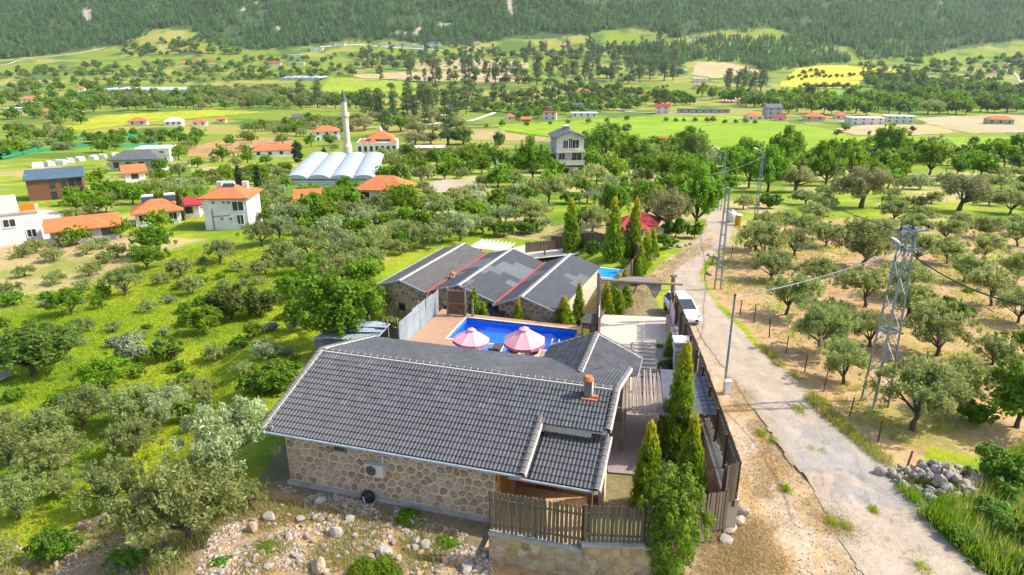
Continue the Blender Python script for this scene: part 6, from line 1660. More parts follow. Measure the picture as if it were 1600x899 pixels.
T_h(882, 463, 45.4, -1.3, 44, 'broad golden conifer at the right end of the pool'); T_h(906, 443, 46.2, -1.3, 28, 'slim golden conifer between the right cabin and the gate post')
T('thuja', 893, 397, 36, .9, 'golden conifer beside the brown garden door'); T('thuja', 956, 408, 40, .92, 'left one of the two golden conifers at the back lawn'); T('thuja', 987, 402, 36, .95, 'right one of the two golden conifers at the back lawn'); T('green_bush', 925, 398, 26, 1.3, 'dark green shrub between the garden conifers at the back fence')
for k, q in enumerate(((948, 508, 30), (962, 497, 32), (975, 480, 32), (948, 485, 28), (966, 468, 24), (1000, 430, 28), (1008, 418, 28), (1018, 405, 28), (996, 445, 24))): T('thuja', *q, random.uniform(.62, .85))
T('dark_bush', 1047, 590, 36, 1.3, 'dark blue green rounded shrub beside the barbecue chimney'); T('thuja', 1043, 562, 18, 1.0, 'slim dark green conifer beside the right gate door'); T('green_bush', 1030, 548, 14, 1.3)
# road side, left of the bend
T('broadleaf_tree', 1088, 358, 84, 1.15, 'bright green tree on the left side of the road end'); T('brown_tree', 1040, 366, 74, 1.3, 'olive brown tall tree behind the dark red roofs'); T('green_bush', 1055, 372, 44, 1.1); T('broadleaf_tree', 958, 352, 60, 1.2); T('broadleaf_tree', 1010, 345, 60, 1.1); T('broadleaf_tree', 1062, 340, 56, 1.2); T('olive_tree', 925, 362, 56, 1.0); T('broadleaf_tree', 905, 360, 46, 1.0); T('green_bush', 1085, 372, 30, 1.2); T('green_bush', 1040, 388, 34, 1.0)
# big orchard trees on the right
T('olive_tree', 1228, 492, 93, 1.0, 'olive tree at the road edge behind the service pole'); T('olive_tree', 1190, 415, 85, 1.0); T('olive_tree', 1205, 438, 76, .85); T('olive_tree', 1180, 392, 69, .9)
T('olive_tree', 1278, 552, 101, 1.05, 'olive tree with forked trunk left of the lattice pylon'); T('olive_tree', 1318, 600, 93, 1.0, 'olive tree just left of the lattice pylon foot')
T('olive_tree', 1345, 420, 112, .95, 'largest old olive with thick dark leaning trunk behind the pylon top', name='olive_tree'); T('olive_tree', 1352, 480, 88, .95); T('olive_tree', 1414, 500, 74, 1.1); T('olive_tree', 1430, 412, 69, 1.0)
T('olive_tree', 1464, 556, 110, 1.0, 'olive tree with single trunk right of the lattice pylon'); T('olive_tree', 1425, 672, 148, .95, 'biggest olive tree at the foot of the lattice pylon'); T('olive_tree', 1500, 640, 88, 1.0); T('olive_tree', 1500, 600, 63, 1.0)
T('olive_tree', 1548, 478, 80, 1.0); T('olive_tree', 1505, 440, 68, .9); T('olive_tree', 1585, 445, 74, .95); T('olive_tree', 1480, 412, 63, .9); T('olive_tree', 1540, 408, 63, .9); T('olive_tree', 1590, 505, 74, 1.0)
T('broadleaf_tree', 1588, 668, 130, .9, 'bright green tree at the right picture edge beside the grove'); T('broadleaf_tree', 1600, 560, 60, .9); T('green_bush', 1560, 760, 90, 1.0, 'green bush right of the stone pile'); T('green_bush', 1515, 660, 60, .9)
T('olive_tree', 1240, 400, 63, .9); T('olive_tree', 1250, 372, 55, .9); T('olive_tree', 1290, 385, 59, .85); T('olive_tree', 1200, 362, 52, .9); T('olive_tree', 1270, 345, 52, .8); T('olive_tree', 1420, 372, 59, .85); T('olive_tree', 1475, 378, 57, .85); T('olive_tree', 1540, 372, 57, .8); T('olive_tree', 1590, 385, 59, .9); T('olive_tree', 1395, 345, 55, .8)
T('brown_tree', 1243, 300, 66, .8, 'left one of the big brownish trees in the right grove'); T('brown_tree', 1345, 325, 96, .85, 'middle one of the big brownish trees, right of the leaning wooden pole'); T('brown_tree', 1498, 330, 92, .8, 'right one of the big brownish trees in the right grove')
T('silver_olive_tree', 1114, 268, 42, 1.3, 'silvery white tree behind the left street lamp')
T('cypress', 375, 295, 11, .6, 'slim dark cypress above the tall white house, left one'); T('cypress', 405, 302, 12, .65, 'slim dark cypress above the tall white house, right one'); T('cypress', 286, 345, 9, .95, 'slim dark cypress beside the small red roofed annex'); T('cypress', 508, 256, 9, .5, 'dark cypress left of the minaret foot'); T('cypress', 466, 254, 15, .42, 'dark column tree at the end of the orange villa')
T('dark_tree', 628, 290, 42, 1.3, 'dark evergreen tree right of the arched greenhouse'); T('broadleaf_tree', 600, 288, 30, 1.2); T('broadleaf_tree', 832, 285, 60, 1.15, 'tall green tree left of the three storey house'); T('broadleaf_tree', 860, 300, 44, .9); T('dark_tree', 778, 232, 26, 1.2)
T('pine_tree', 470, 160, 20, .85, 'left one of two umbrella like pines left of the minaret'); T('pine_tree', 497, 168, 24, .85, 'right one of two umbrella like pines left of the minaret')

# ---- scattered trees, by stands
SP = []
BLOCK = [(590, 270, 900, 560), (315, 285, 402, 362), (20, 262, 126, 314), (0, 300, 60, 390), (182, 318, 275, 356), (858, 190, 916, 262), (448, 240, 596, 288), (560, 275, 650, 300), (1098, 320, 1150, 560), (665, 275, 750, 300), (545, 205, 640, 240), (480, 198, 532, 220), (390, 225, 465, 245), (640, 226, 698, 244), (850, 310, 1140, 620)]
BLOCK[0] = (585, 395, 935, 560); BLOCK += [(1310, 540, 1425, 660), (1240, 600, 1300, 660), (1290, 300, 1312, 335)]
def stand(poly, n, kinds, w0, w1, hs=(.8, 1.05), gap=.55, minx=None):
    xs = [p[0] for p in poly]; ys = [p[1] for p in poly]; tries = 0; k = 0; n = int(n * 1.4); gap *= .8
    while k < n and tries < n * 30:
        tries += 1
        x, y = random.uniform(min(xs), max(xs)), random.uniform(min(ys), max(ys))
        if not in_poly(np.array([x]), np.array([y]), poly)[0]: continue
        f = (y - min(ys)) / (max(ys) - min(ys) + 1e-6); w_ = (w0 + (w1 - w0) * f) * random.uniform(.8, 1.4) * 1.15
        if any(a < x < c and b < y - w_ * .2 < d for a, b, c, d in BLOCK): continue
        if any(abs(x - q[0]) < (w_ + q[2]) * .5 * gap and abs(y - q[1]) < (w_ + q[2]) * .28 * gap for q in SP[-500:]): continue
        kd = random.choices([q[0] for q in kinds], [q[1] for q in kinds])[0]
        SP.append((x, y, w_)); k += 1
        if kd.endswith('bush'): w_ *= .7
        if kd == 'pine_tree': w_ *= .8
        tree(kd, x, y, w_, random.uniform(*hs))
for q in TREES: SP.append((q[2], q[3] + q[4] * .4, q[4]))
OL = [('olive_tree', 6), ('silver_olive_tree', 2.5), ('broadleaf_tree', 2.2), ('green_bush', 2)]
stand([(0, 480), (120, 455), (250, 405), (400, 400), (480, 440), (500, 520), (420, 640), (330, 720), (200, 650), (0, 690)], 42, [('green_bush', 4), ('silver_bush', 1.5), ('olive_tree', 3), ('broadleaf_tree', 1), ('lime_bush', 1)], 20, 44, (.7, 1.0), .8)
stand([(1160, 470), (1120, 420), (1200, 360), (1330, 345), (1640, 370), (1640, 640), (1540, 690), (1430, 640), (1330, 600), (1250, 560)], 9, [('olive_tree', 6), ('green_bush', 1)], 56, 84, (.85, 1.0), .95)
stand([(1160, 480), (1330, 360), (1640, 380), (1640, 650), (1340, 640)], 16, [('green_bush', 2), ('lime_bush', 1)], 14, 22, (.4, .7), .6)
stand([(425, 345), (560, 312), (650, 300), (860, 285), (1000, 290), (1040, 330), (960, 345), (880, 360), (780, 372), (700, 378), (640, 398), (590, 420), (540, 440), (470, 430), (430, 400)], 170, OL, 30, 46)
stand([(470, 420), (590, 405), (600, 440), (585, 460), (480, 470)], 16, [('broadleaf_tree', 3), ('olive_tree', 3), ('green_bush', 2)], 44, 60)
stand([(1150, 330), (1240, 300), (1600, 275), (1640, 370), (1440, 352), (1290, 345), (1190, 360)], 50, [('olive_tree', 8), ('silver_olive_tree', 1), ('green_bush', 1)], 28, 46, (.75, .95), .8)
stand([(920, 240), (1080, 240), (1120, 262), (1640, 245), (1640, 285), (1250, 300), (1160, 300), (1110, 320), (1010, 300), (900, 290)], 105, [('broadleaf_tree', 7), ('dark_tree', 1), ('olive_tree', 1)], 36, 50, (.75, 1.1))
stand([(660, 300), (750, 295), (800, 265), (870, 272), (900, 290), (870, 310), (660, 312)], 30, [('broadleaf_tree', 5), ('olive_tree', 4)], 30, 40)
stand([(270, 290), (380, 270), (450, 265), (450, 300), (410, 330), (400, 345), (300, 335), (270, 320)], 55, [('olive_tree', 6), ('broadleaf_tree', 3), ('silver_olive_tree', 1)], 18, 30)
stand([(105, 325), (180, 300), (280, 290), (280, 330), (180, 330), (110, 345)], 34, [('broadleaf_tree', 6), ('olive_tree', 3)], 20, 32)
stand([(400, 350), (450, 320), (560, 295), (570, 320), (470, 345)], 26, [('broadleaf_tree', 4), ('olive_tree', 5)], 24, 34)
stand([(0, 305), (0, 330), (60, 315)], 4, [('broadleaf_tree', 1)], 24, 28)
stand([(600, 250), (730, 240), (800, 250), (740, 285), (640, 290)], 30, [('broadleaf_tree', 5), ('olive_tree', 4), ('dark_tree', 1)], 24, 32)
stand([(560, 185), (720, 190), (728, 232), (640, 232), (600, 210), (550, 205)], 44, [('brown_tree', 4), ('pine_tree', 4), ('dark_tree', 2), ('broadleaf_tree', 1)], 26, 34, (.6, .8))
stand([(380, 205), (470, 190), (560, 188), (545, 210), (470, 215)], 45, [('olive_tree', 7), ('broadleaf_tree', 2)], 11, 15)
stand([(130, 152), (300, 150), (470, 152), (560, 158), (600, 172), (440, 172), (300, 172), (130, 176)], 90, [('olive_tree', 5), ('broadleaf_tree', 3), ('dark_tree', 2)], 13, 19)
stand([(300, 140), (430, 138), (480, 150), (310, 152)], 36, [('olive_tree', 6)], 9, 12)
stand([(800, 190), (1000, 172), (1000, 160), (880, 160), (790, 175)], 40, [('broadleaf_tree', 4), ('dark_tree', 2)], 11, 15)
stand([(1080, 150), (1200, 158), (1400, 158), (1640, 160), (1640, 180), (1460, 180), (1260, 182), (1180, 172)], 95, [('broadleaf_tree', 7), ('dark_tree', 2), ('olive_tree', 1)], 16, 24, (.8, 1.2))
stand([(1360, 120), (1450, 132), (1560, 140), (1640, 150), (1640, 160), (1440, 156), (1380, 150), (1345, 130)], 60, [('dark_tree', 4), ('broadleaf_tree', 3), ('pine_tree', 1)], 13, 18)
stand([(750, 160), (900, 140), (1060, 150), (1080, 165), (900, 172), (760, 178)], 55, [('dark_tree', 4), ('broadleaf_tree', 3), ('pine_tree', 2)], 12, 18)
stand([(540, 130), (830, 112), (1060, 105), (1060, 128), (900, 140), (700, 130)], 38, [('pine_tree', 6), ('dark_tree', 2)], 15, 20, (.65, .9))
stand([(590, 168), (690, 160), (810, 155), (810, 172), (640, 190), (590, 185)], 45, [('pine_tree', 6), ('dark_tree', 2)], 20, 25, (.6, .85))
stand([(1130, 135), (1200, 132), (1190, 150), (1130, 150)], 8, [('pine_tree', 1)], 18, 22, (.7, .9))
stand([(0, 200), (100, 195), (110, 235), (0, 250)], 22, [('broadleaf_tree', 3), ('olive_tree', 3)], 14, 20)
stand([(100, 215), (320, 205), (300, 228), (150, 240)], 18, [('broadleaf_tree', 3), ('dark_tree', 1)], 12, 18)
stand([(0, 110), (560, 85), (560, 120), (0, 150)], 130, [('dark_tree', 4), ('broadleaf_tree', 3), ('olive_tree', 2)], 7, 12)
stand([(560, 85), (800, 85), (1060, 70), (1060, 100), (560, 112)], 90, [('dark_tree', 4), ('pine_tree', 4)], 9, 13)
stand([(1340, 105), (1640, 85), (1640, 140), (1420, 128)], 70, [('dark_tree', 4), ('broadleaf_tree', 2)], 8, 12)
stand([(200, 70), (330, 55), (380, 85), (180, 92)], 40, [('dark_tree', 3), ('broadleaf_tree', 3)], 6, 9)
stand([(0, 150), (140, 150), (130, 195), (0, 195)], 28, [('broadleaf_tree', 3), ('dark_tree', 1)], 11, 16)
stand([(1000, 195), (1640, 200), (1640, 238), (900, 235)], 9, [('dark_tree', 2), ('broadleaf_tree', 1)], 11, 16)
stand([(300, 215), (600, 230), (500, 240), (240, 300), (130, 290), (200, 250)], 26, [('broadleaf_tree', 3), ('olive_tree', 2)], 16, 24)
def hedge(pts, n, kinds, w_):
    P = np.array(pts, float); s = np.r_[0, np.cumsum(np.linalg.norm(np.diff(P, axis=0), axis=1))]
    for t_ in np.linspace(0, s[-1], n):
        t_ += random.uniform(-.3, .3) * s[-1] / n
        kd = random.choice(kinds); tree(kd, np.interp(t_, s, P[:, 0]), np.interp(t_, s, P[:, 1]) + random.uniform(-1, 1), w_ * random.uniform(.7, 1.3), random.uniform(.7, 1))
hedge([(1230, 128), (1270, 112), (1290, 116), (1250, 126)], 12, ['dark_tree', 'broadleaf_tree'], 9); hedge([(1250, 138), (1345, 140)], 14, ['broadleaf_tree', 'dark_tree'], 10)
hedge([(1280, 122), (1400, 118)], 14, ['dark_tree'], 8); hedge([(240, 132), (430, 122), (520, 112)], 22, ['dark_tree', 'broadleaf_tree'], 10)
hedge([(0, 120), (130, 118), (250, 112)], 18, ['dark_tree', 'broadleaf_tree'], 10); hedge([(640, 128), (820, 130)], 16, ['dark_tree', 'pine_tree'], 12)
hedge([(760, 200), (980, 190)], 8, ['broadleaf_tree'], 10); hedge([(1040, 190), (1180, 194)], 10, ['broadleaf_tree'], 9)

# ---- labels of trees: kind, look and the landmark each stands nearest to
LOOK = {'tall_shrub': 'light green shrub', 'olive_tree': 'grey green olive tree', 'silver_olive_tree': 'pale silvery olive tree', 'broadleaf_tree': 'bright green leafy tree', 'dark_tree': 'dark green rounded tree', 'brown_tree': 'brownish green spreading tree', 'pine_tree': 'dark pine tree', 'thuja': 'golden green conifer', 'cypress': 'dark column cypress', 'green_bush': 'green bush', 'dark_bush': 'dark green shrub', 'silver_bush': 'silvery shrub', 'lime_bush': 'lime green bush'}
GROUPN = {'olive_tree': 'olive trees', 'silver_olive_tree': 'olive trees', 'broadleaf_tree': 'leafy trees', 'dark_tree': 'dark rounded trees', 'brown_tree': 'brownish trees', 'pine_tree': 'pine trees', 'thuja': 'golden conifers', 'cypress': 'cypresses'}
CATN = {'olive_tree': 'olive tree', 'silver_olive_tree': 'olive tree', 'thuja': 'conifer', 'cypress': 'cypress', 'pine_tree': 'pine tree'}
ORD = ['nearest', 'second nearest', 'third nearest', 'fourth nearest', 'fifth nearest', 'sixth nearest', 'seventh nearest', 'eighth nearest', 'ninth nearest', 'tenth nearest', 'eleventh nearest', 'twelfth nearest']
landmark('the round pale boulder', 135, 822); landmark('the stone pile', 1470, 735); landmark('the tin shed', 545, 515); landmark('the yellow wheat field', 1310, 120); landmark('the ploughed brown field', 365, 230); landmark('the dry grove at left', 100, 415)
landmark('the bare tan field', 740, 103); landmark('the orange farmhouse alone on the left slope', 137, 100); landmark('the white quarry houses', 456, 96); landmark('the green shade nets', 130, 228); landmark('the forest foot', 640, 70); landmark('the grey service pole', 1139, 530)
def finish_labels():
    buck = {}
    for q in TREES:
        o, kind, px, py, wpx, dist, lab = q
        o['category'] = CATN.get(kind, 'bush' if kind.endswith('bush') else 'tree')
        o['group'] = GROUPN.get(kind, 'bushes') + (' of the far valley' if dist > 260 else ' below the village' if dist > 75 else ' near the compound')
        if lab: o['label'] = lab; continue
        L = min(LAND, key=lambda l: (l[1] - px) ** 2 + ((l[2] - py) * 2.2) ** 2)
        dx, dy = px - L[1], (py - L[2]) * 2.2
        side = ('right of' if dx > 0 else 'left of') if abs(dx) > abs(dy) else ('in front of' if dy > 0 else 'behind')
        buck.setdefault((LOOK[kind], side, ' '.join(L[0].split()[:7])), []).append((dx * dx + dy * dy, q))
    for (lk, side, ph), L in buck.items():
        L.sort(key=lambda z: z[0])
        for k, (d, q) in enumerate(L):
            if len(L) == 1: lab = f'single {lk} {side} {ph}'
            elif k < len(ORD): lab = f'{lk} {side} {ph}, {ORD[k]}'
            else: lab = f'{lk} further {side} {ph}'
            q[0]['label'] = ' '.join(lab.split()[:16])
# ------------------------------------------------------------------ pine forest on the mountain: one mass, instanced
def gn_scatter(name, pts, scales, rots, meshes, mats_hold=None):
    me = bpy.data.meshes.new(name); me.from_pydata(pts, [], [])
    a = me.attributes.new('sc', 'FLOAT', 'POINT'); a.data.foreach_set('value', np.asarray(scales, 'f'))
    a = me.attributes.new('rz', 'FLOAT_VECTOR', 'POINT'); a.data.foreach_set('vector', np.c_[np.zeros(len(pts)), np.zeros(len(pts)), rots].astype('f').ravel())
    a = me.attributes.new('pick', 'INT', 'POINT'); a.data.foreach_set('value', rng.integers(0, len(meshes), len(pts)).astype('i'))
    o = link(name, me, kind='stuff')
    col = bpy.data.collections.new(name + '_kinds')
    for i, m_ in enumerate(meshes): col.objects.link(bpy.data.objects.new(f'{name}_kind', m_))
    ng = bpy.data.node_groups.new(name, 'GeometryNodeTree')
    ng.interface.new_socket('Geometry', in_out='INPUT', socket_type='NodeSocketGeometry'); ng.interface.new_socket('Geometry', in_out='OUTPUT', socket_type='NodeSocketGeometry')
    N, L = ng.nodes, ng.links
    gi, go = N.new('NodeGroupInput'), N.new('NodeGroupOutput'); ip = N.new('GeometryNodeInstanceOnPoints'); ci = N.new('GeometryNodeCollectionInfo')
    ci.inputs['Collection'].default_value = col; ci.inputs['Separate Children'].default_value = True; ci.inputs['Reset Children'].default_value = True
    def at_(nm, dt):
        n = N.new('GeometryNodeInputNamedAttribute'); n.data_type = dt; n.inputs['Name'].default_value = nm; return n.outputs[0]
    L.new(gi.outputs[0], ip.inputs['Points']); L.new(ci.outputs[0], ip.inputs['Instance']); ip.inputs['Pick Instance'].default_value = True
    L.new(at_('pick', 'INT'), ip.inputs['Instance Index']); L.new(at_('sc', 'FLOAT'), ip.inputs['Scale'])
    er = N.new('FunctionNodeEulerToRotation'); L.new(at_('rz', 'FLOAT_VECTOR'), er.inputs[0]); L.new(er.outputs[0], ip.inputs['Rotation'])
    L.new(ip.outputs[0], go.inputs[0])
    md = o.modifiers.new('scatter', 'NODES'); md.node_group = ng
    return o
def forest_pine(seed):
    g = np.random.default_rng(seed); h = 12; big = []
    for k in range(9):
        z = 2.2 + (h - 2.6) * k / 8; rr = 2.5 * (1 - (z / h) ** 1.5) + .35
        a = k * 2.2 + g.random(); big.append((np.array((math.cos(a) * rr * .35, math.sin(a) * rr * .35, z)), (rr * .75, rr * .75, .95)))
    V, Fq, cc = leaves(big, 150, 1.5, .85, (.11, .225, .042), g, .55, .3, .3)
    return np_mesh('forest_pine', V, Fq, M['leafforest'], cc)
N0 = 120000
fy = 900 + (3450 - 900) * rng.random(N0) ** .9; fx = (rng.random(N0) * 2 - 1) * fy * 1.02
fz = H(fx, fy); fpx, fpy = projv(fx, fy, fz)
jit = 9 * (fbm(fx / 60, fy / 80) - .5) * 2
inF = in_poly(fpx + jit, fpy + jit, FOREST)
for P in FOREST2[:2]: inF |= in_poly(fpx + jit, fpy + jit, P)
for P in CLEAR: inF &= ~in_poly(fpx, fpy - 2, P)
inF &= (fbm(fx / 70 + 5, fy / 70) < .66) | (rng.random(N0) < .35)
inF &= fpy > -130
fx, fy, fz = fx[inF], fy[inF], fz[inF]
gn_scatter('pine_forest', np.c_[fx, fy, fz - .3], rng.uniform(.75, 1.45, len(fx)) * (.85 + .5 * fbm(fx / 90, fy / 90)), rng.uniform(0, 6.28, len(fx)), [forest_pine(500 + k) for k in range(6)])

# ------------------------------------------------------------------ rocks, rubble, grass
def rock_mesh(seed, sub=2, r=.5):
    g = np.random.default_rng(seed)
    bm = bmesh.new(); bmesh.ops.create_icosphere(bm, subdivisions=sub, radius=1)
    ax = g.uniform(.6, 1.1, 3); pl = rand_dir(7, g); dd = g.uniform(.55, .85, 7)
    for v in bm.verts:
        n = np.array(v.co)
        k = 1.0
        for q in range(7):
            t = n @ pl[q]
            if t > dd[q]: k = min(k, dd[q] / t)
        k *= 1 + .1 * (g.random() - .5)
        v.co = Vector(n * k * ax)
    me = bpy.data.meshes.new('rock'); bm.to_mesh(me); bm.free(); me.materials.append(M['rock'])
    c = np.array((.37, .325, .27)) * g.uniform(.8, 1.2); 
    if g.random() < .2: c = np.array((.42, .29, .18))
    a = me.color_attributes.new('col', 'FLOAT_COLOR', 'POINT'); a.data.foreach_set('color', np.tile([*c, 1], (len(me.vertices), 1)).astype('f').ravel())
    return me
ROCKS = [rock_mesh(900 + k) for k in range(10)]
SMALL = []; BIG = []
def rock(px, py, wpx, label, grp=None, sz=.75):
    p = G(px, py); s = scl(p.x, p.y) * wpx / 1.7
    o = link('rock', random.choice(ROCKS), loc=p + Vector((0, 0, s * .25)), rot=(random.uniform(-.3, .3), random.uniform(-.3, .3), random.uniform(0, 6.2)), scale=(s, s * random.uniform(.75, 1), s * sz))
    if label.startswith('small pale'): SMALL.append((o, px, py))
    elif grp is None and px < 800: BIG.append((label.split(' at the ')[0].split(' on the ')[0].split(' in the ')[0], px, py))
    return tag(o, label, 'rock', grp)
rock(136, 825, 34, 'large pale round boulder on the edge of the shaded bank', sz=.7)
rock(396, 830, 30, 'large cracked pale boulder at the left end of the rubble'); rock(420, 812, 24, 'flat pale boulder right of the large cracked boulder')
rock(525, 838, 26, 'upright pale boulder in the middle of the rubble'); rock(500, 890, 40, 'wide pale boulder at the bottom edge left of the bright shrub')
rock(540, 795, 18, 'grey white rock in the house shadow left of the black bag'); rock(600, 868, 26, 'pale boulder just left of the bright green shrub top')
rock(663, 852, 17, 'pale egg shaped rock, right one of the pair near fence'); rock(648, 858, 15, 'pale rock, left one of the pair near the fence')
rock(695, 880, 22, 'pale pointed rock right of the bright green shrub'); rock(728, 892, 26, 'big pale rock at the bottom edge below the low wall')
rock(1138, 828, 24, 'white rock at the fence corner beside the road verge'); rock(1155, 818, 22, 'orange tinted rock at the fence corner beside the road'); rock(1133, 845, 22, 'lowest white rock at the corner of the road fence'); rock(1158, 804, 26, 'brownish boulder topmost at the road fence corner')
rock(5, 592, 30, 'pale rock at the left picture edge below the dark tree', sz=.4); rock(155, 618, 22, 'pale flat rock in the meadow left of the olive cluster', sz=.5)
rock(500, 785, 22, 'orange brown boulder in the house shadow near the wall', sz=.6); rock(470, 812, 15, 'grey rock left of the orange brown boulder in the shadow')
RB = [(345, 880), (395, 770), (440, 760), (600, 795), (765, 860), (770, 899), (340, 899)]
k = 0
while k < 85:
    x, y = random.uniform(330, 780), random.uniform(775, 905)
    if not in_poly(np.array([x]), np.array([y]), RB)[0] or y < 775 + (x - 390) * .16: continue
    rock(x, y, random.choice((7, 8, 9, 11, 13, 16)), 'small pale rock strewn over the rubble below the stone house', 'small pale rocks of the rubble slope'); k += 1
BIG += [('black bag', 568, 776), ('bright green dome shrub', 588, 890), ('low stone wall under the fence', 800, 870)]
bk = {}
for o, px, py in SMALL:
    L = min(BIG, key=lambda b: (b[1] - px) ** 2 + ((b[2] - py) * 1.5) ** 2); dx, dy = px - L[1], (py - L[2]) * 1.5
    sd = ('right of' if dx > 0 else 'left of') if abs(dx) > abs(dy) else ('below' if dy > 0 else 'above')
    bk.setdefault((sd, ' '.join(L[0].split()[:8])), []).append((dx * dx + dy * dy, o))
for (sd, ph), L in bk.items():
    L.sort(key=lambda z: z[0])
    for k, (d, o) in enumerate(L): o['label'] = f'small pale rock {sd} the {ph}' + (f', {ORD[min(k, 11)]}' if len(L) > 1 else '')
for k in range(26):
    t_ = random.random(); x = 235 - 130 * t_ + random.uniform(-8, 8); y = 770 + 80 * t_ + random.uniform(-6, 6)
    if random.random() < .4: x, y = random.uniform(0, 110), random.uniform(850, 895)
    rock(x, y, random.uniform(8, 16), 'pale rock in the broken stone row along the top of the bank', 'rocks of the bank edge')
for k in range(26):
    t_ = random.random(); x = 1098 + 30 * random.random(); y = 395 + 55 * t_
    if k % 2: x, y = random.uniform(1225, 1262), random.uniform(372, 384)
    if k % 5 == 0: x, y = random.uniform(1010, 1105), 0; y = 412 - (x - 1010) * .45 + random.uniform(-3, 3)
    rock(x, y, random.uniform(6, 11), 'pale rock in the loose stone rows beside the road bend', 'rocks beside the road bend')
# stone pile on the right
p = G(1472, 762); sp = thing('stone_pile', 'heap of pale stones on the verge right of the road', 'stone pile', p)
for k in range(190):
    a = random.uniform(0, 6.28); r = random.random() ** .75 * 1.15; x, y = 1.8 * r * math.cos(a) * (1 + .3 * math.sin(3 * a)), 1.3 * r * math.sin(a) + .2
    z = .12 + .85 * max(0, 1 - r) ** .9 * random.uniform(.4, 1) + Hs(p.x + x, p.y + y) - p.z
    s = random.choice((.1, .13, .16, .2, .25, .3))
    link('stone', random.choice(ROCKS), sp, loc=(x, y, z + .05), rot=(random.uniform(0, 3), random.uniform(0, 3), random.uniform(0, 6)), scale=s)
# gravel and pebbles: nobody could count it
def pebbles(name, n, poly, s0, s1, cols, wmax=None):
    xs = [q[0] for q in poly]; ys = [q[1] for q in poly]
    # sample on the ground inside the photo polygon
    a = [G(x, y) for x, y in poly]; X0, X1 = min(q.x for q in a), max(q.x for q in a); Y0, Y1 = min(q.y for q in a), max(q.y for q in a)
    x = rng.uniform(X0, X1, n * 4); y = rng.uniform(Y0, Y1, n * 4); z = H(x, y); px, py = projv(x, y, z)
    ok = in_poly(px, py, poly) & (fbm(x / 1.3, y / 1.3) > .42); x, y, z = x[ok][:n], y[ok][:n], z[ok][:n]; n = len(x)
    base = np.array([(1, 0, 0), (0, 1, 0), (-1, 0, 0), (0, -1, 0), (.1, .1, .8), (0, 0, -.7)]); fc = np.array([(0, 1, 4), (1, 2, 4), (2, 3, 4), (3, 0, 4), (1, 0, 5), (2, 1, 5), (3, 2, 5), (0, 3, 5)])
    s = s0 + (s1 - s0) * rng.random(n) ** 3; th = rng.uniform(0, 6.28, n)
    B = base[None] * rng.uniform(.55, 1.2, (n, 6, 1)); B = B * s[:, None, None]
    Xr = B[..., 0] * np.cos(th)[:, None] - B[..., 1] * np.sin(th)[:, None]; Yr = B[..., 0] * np.sin(th)[:, None] + B[..., 1] * np.cos(th)[:, None]
    V = np.stack([Xr + x[:, None], Yr + y[:, None], B[..., 2] * .8 + z[:, None] + s[:, None] * .2], -1).reshape(-1, 3)
    Fq = (fc[None] + (np.arange(n) * 6)[:, None, None]).reshape(-1, 3)
    cc = np.array(cols)[rng.integers(0, len(cols), n)] * rng.uniform(.75, 1.2, (n, 1))
    link(name, np_mesh(name, V, Fq, M['rock'], np.repeat(cc, 6, 0)), kind='stuff')
PALE = [(.38, .33, .275), (.33, .28, .23), (.43, .375, .32)]
pebbles('rubble', 5200, [(330, 830), (395, 772), (440, 758), (600, 785), (770, 850), (770, 905), (300, 905)], .025, .13, PALE + [(.42, .28, .16)])
pebbles('rubble', 700, [(420, 745), (445, 758), (600, 790), (560, 800), (390, 780)], .02, .08, PALE)
pebbles('gravel', 3500, [(1120, 640), (1200, 640), (1330, 790), (1365, 905), (1110, 905), (1150, 780)], .015, .06, PALE + [(.42, .3, .18)])
pebbles('field_stones', 6500, [(1160, 480), (1110, 420), (1150, 385), (1330, 350), (1600, 365), (1600, 600), (1400, 620), (1250, 560)], .03, .15, [(.5, .36, .2), (.46, .33, .19), (.52, .42, .3)])
pebbles('bank_stones', 900, [(0, 880), (110, 845), (235, 768), (290, 800), (220, 905), (0, 905)], .02, .12, PALE)
pebbles('road_gravel', 2500, [(1100, 480), (1180, 560), (1340, 690), (1540, 905), (1345, 905), (1200, 690), (1120, 560)], .01, .035, [(.46, .41, .35), (.38, .34, .29)])
# grass
def grass(name, n, poly, h0, h1, cols, spread=.12, blades=5, dens=None, wd=.02, lean=.5, thr=.0):
    a = [G(x, y) for x, y in poly]; X0, X1 = min(q.x for q in a), max(q.x for q in a); Y0, Y1 = min(q.y for q in a), max(q.y for q in a)
    x = rng.uniform(X0, X1, n * 5); y = rng.uniform(Y0, Y1, n * 5); z = H(x, y); px, py = projv(x, y, z)
    ok = in_poly(px, py, poly) & (fbm(x / 1.6 + 11, y / 1.6) > thr); x, y, z = x[ok][:n], y[ok][:n], z[ok][:n]; n = len(x)
    m = n * blades; x = np.repeat(x, blades) + rng.normal(0, spread, m); y = np.repeat(y, blades) + rng.normal(0, spread, m); z = H(x, y)
    h = rng.uniform(h0, h1, m); th = rng.uniform(0, 6.28, m); le = rng.uniform(0, lean, m) * h; w_ = wd * rng.uniform(.6, 1.4, m)
    dx, dy = np.cos(th), np.sin(th)
    V = np.stack([np.c_[x - dy * w_, y + dx * w_, z - .02], np.c_[x + dy * w_, y - dx * w_, z - .02], np.c_[x + dx * le, y + dy * le, z + h]], 1).reshape(-1, 3)
    cc = np.array(cols)[np.repeat(rng.integers(0, len(cols), n), blades)] * rng.uniform(.75, 1.2, (m, 1))
    link(name, np_mesh(name, V, np.arange(m * 3).reshape(-1, 3), M['blade'], np.repeat(cc, 3, 0)), kind='stuff')
GG = [(.28, .42, .014), (.40, .46, .02), (.22, .36, .012), (.46, .46, .03)]
DRY = [(.52, .39, .19), (.45, .33, .15), (.56, .45, .25)]
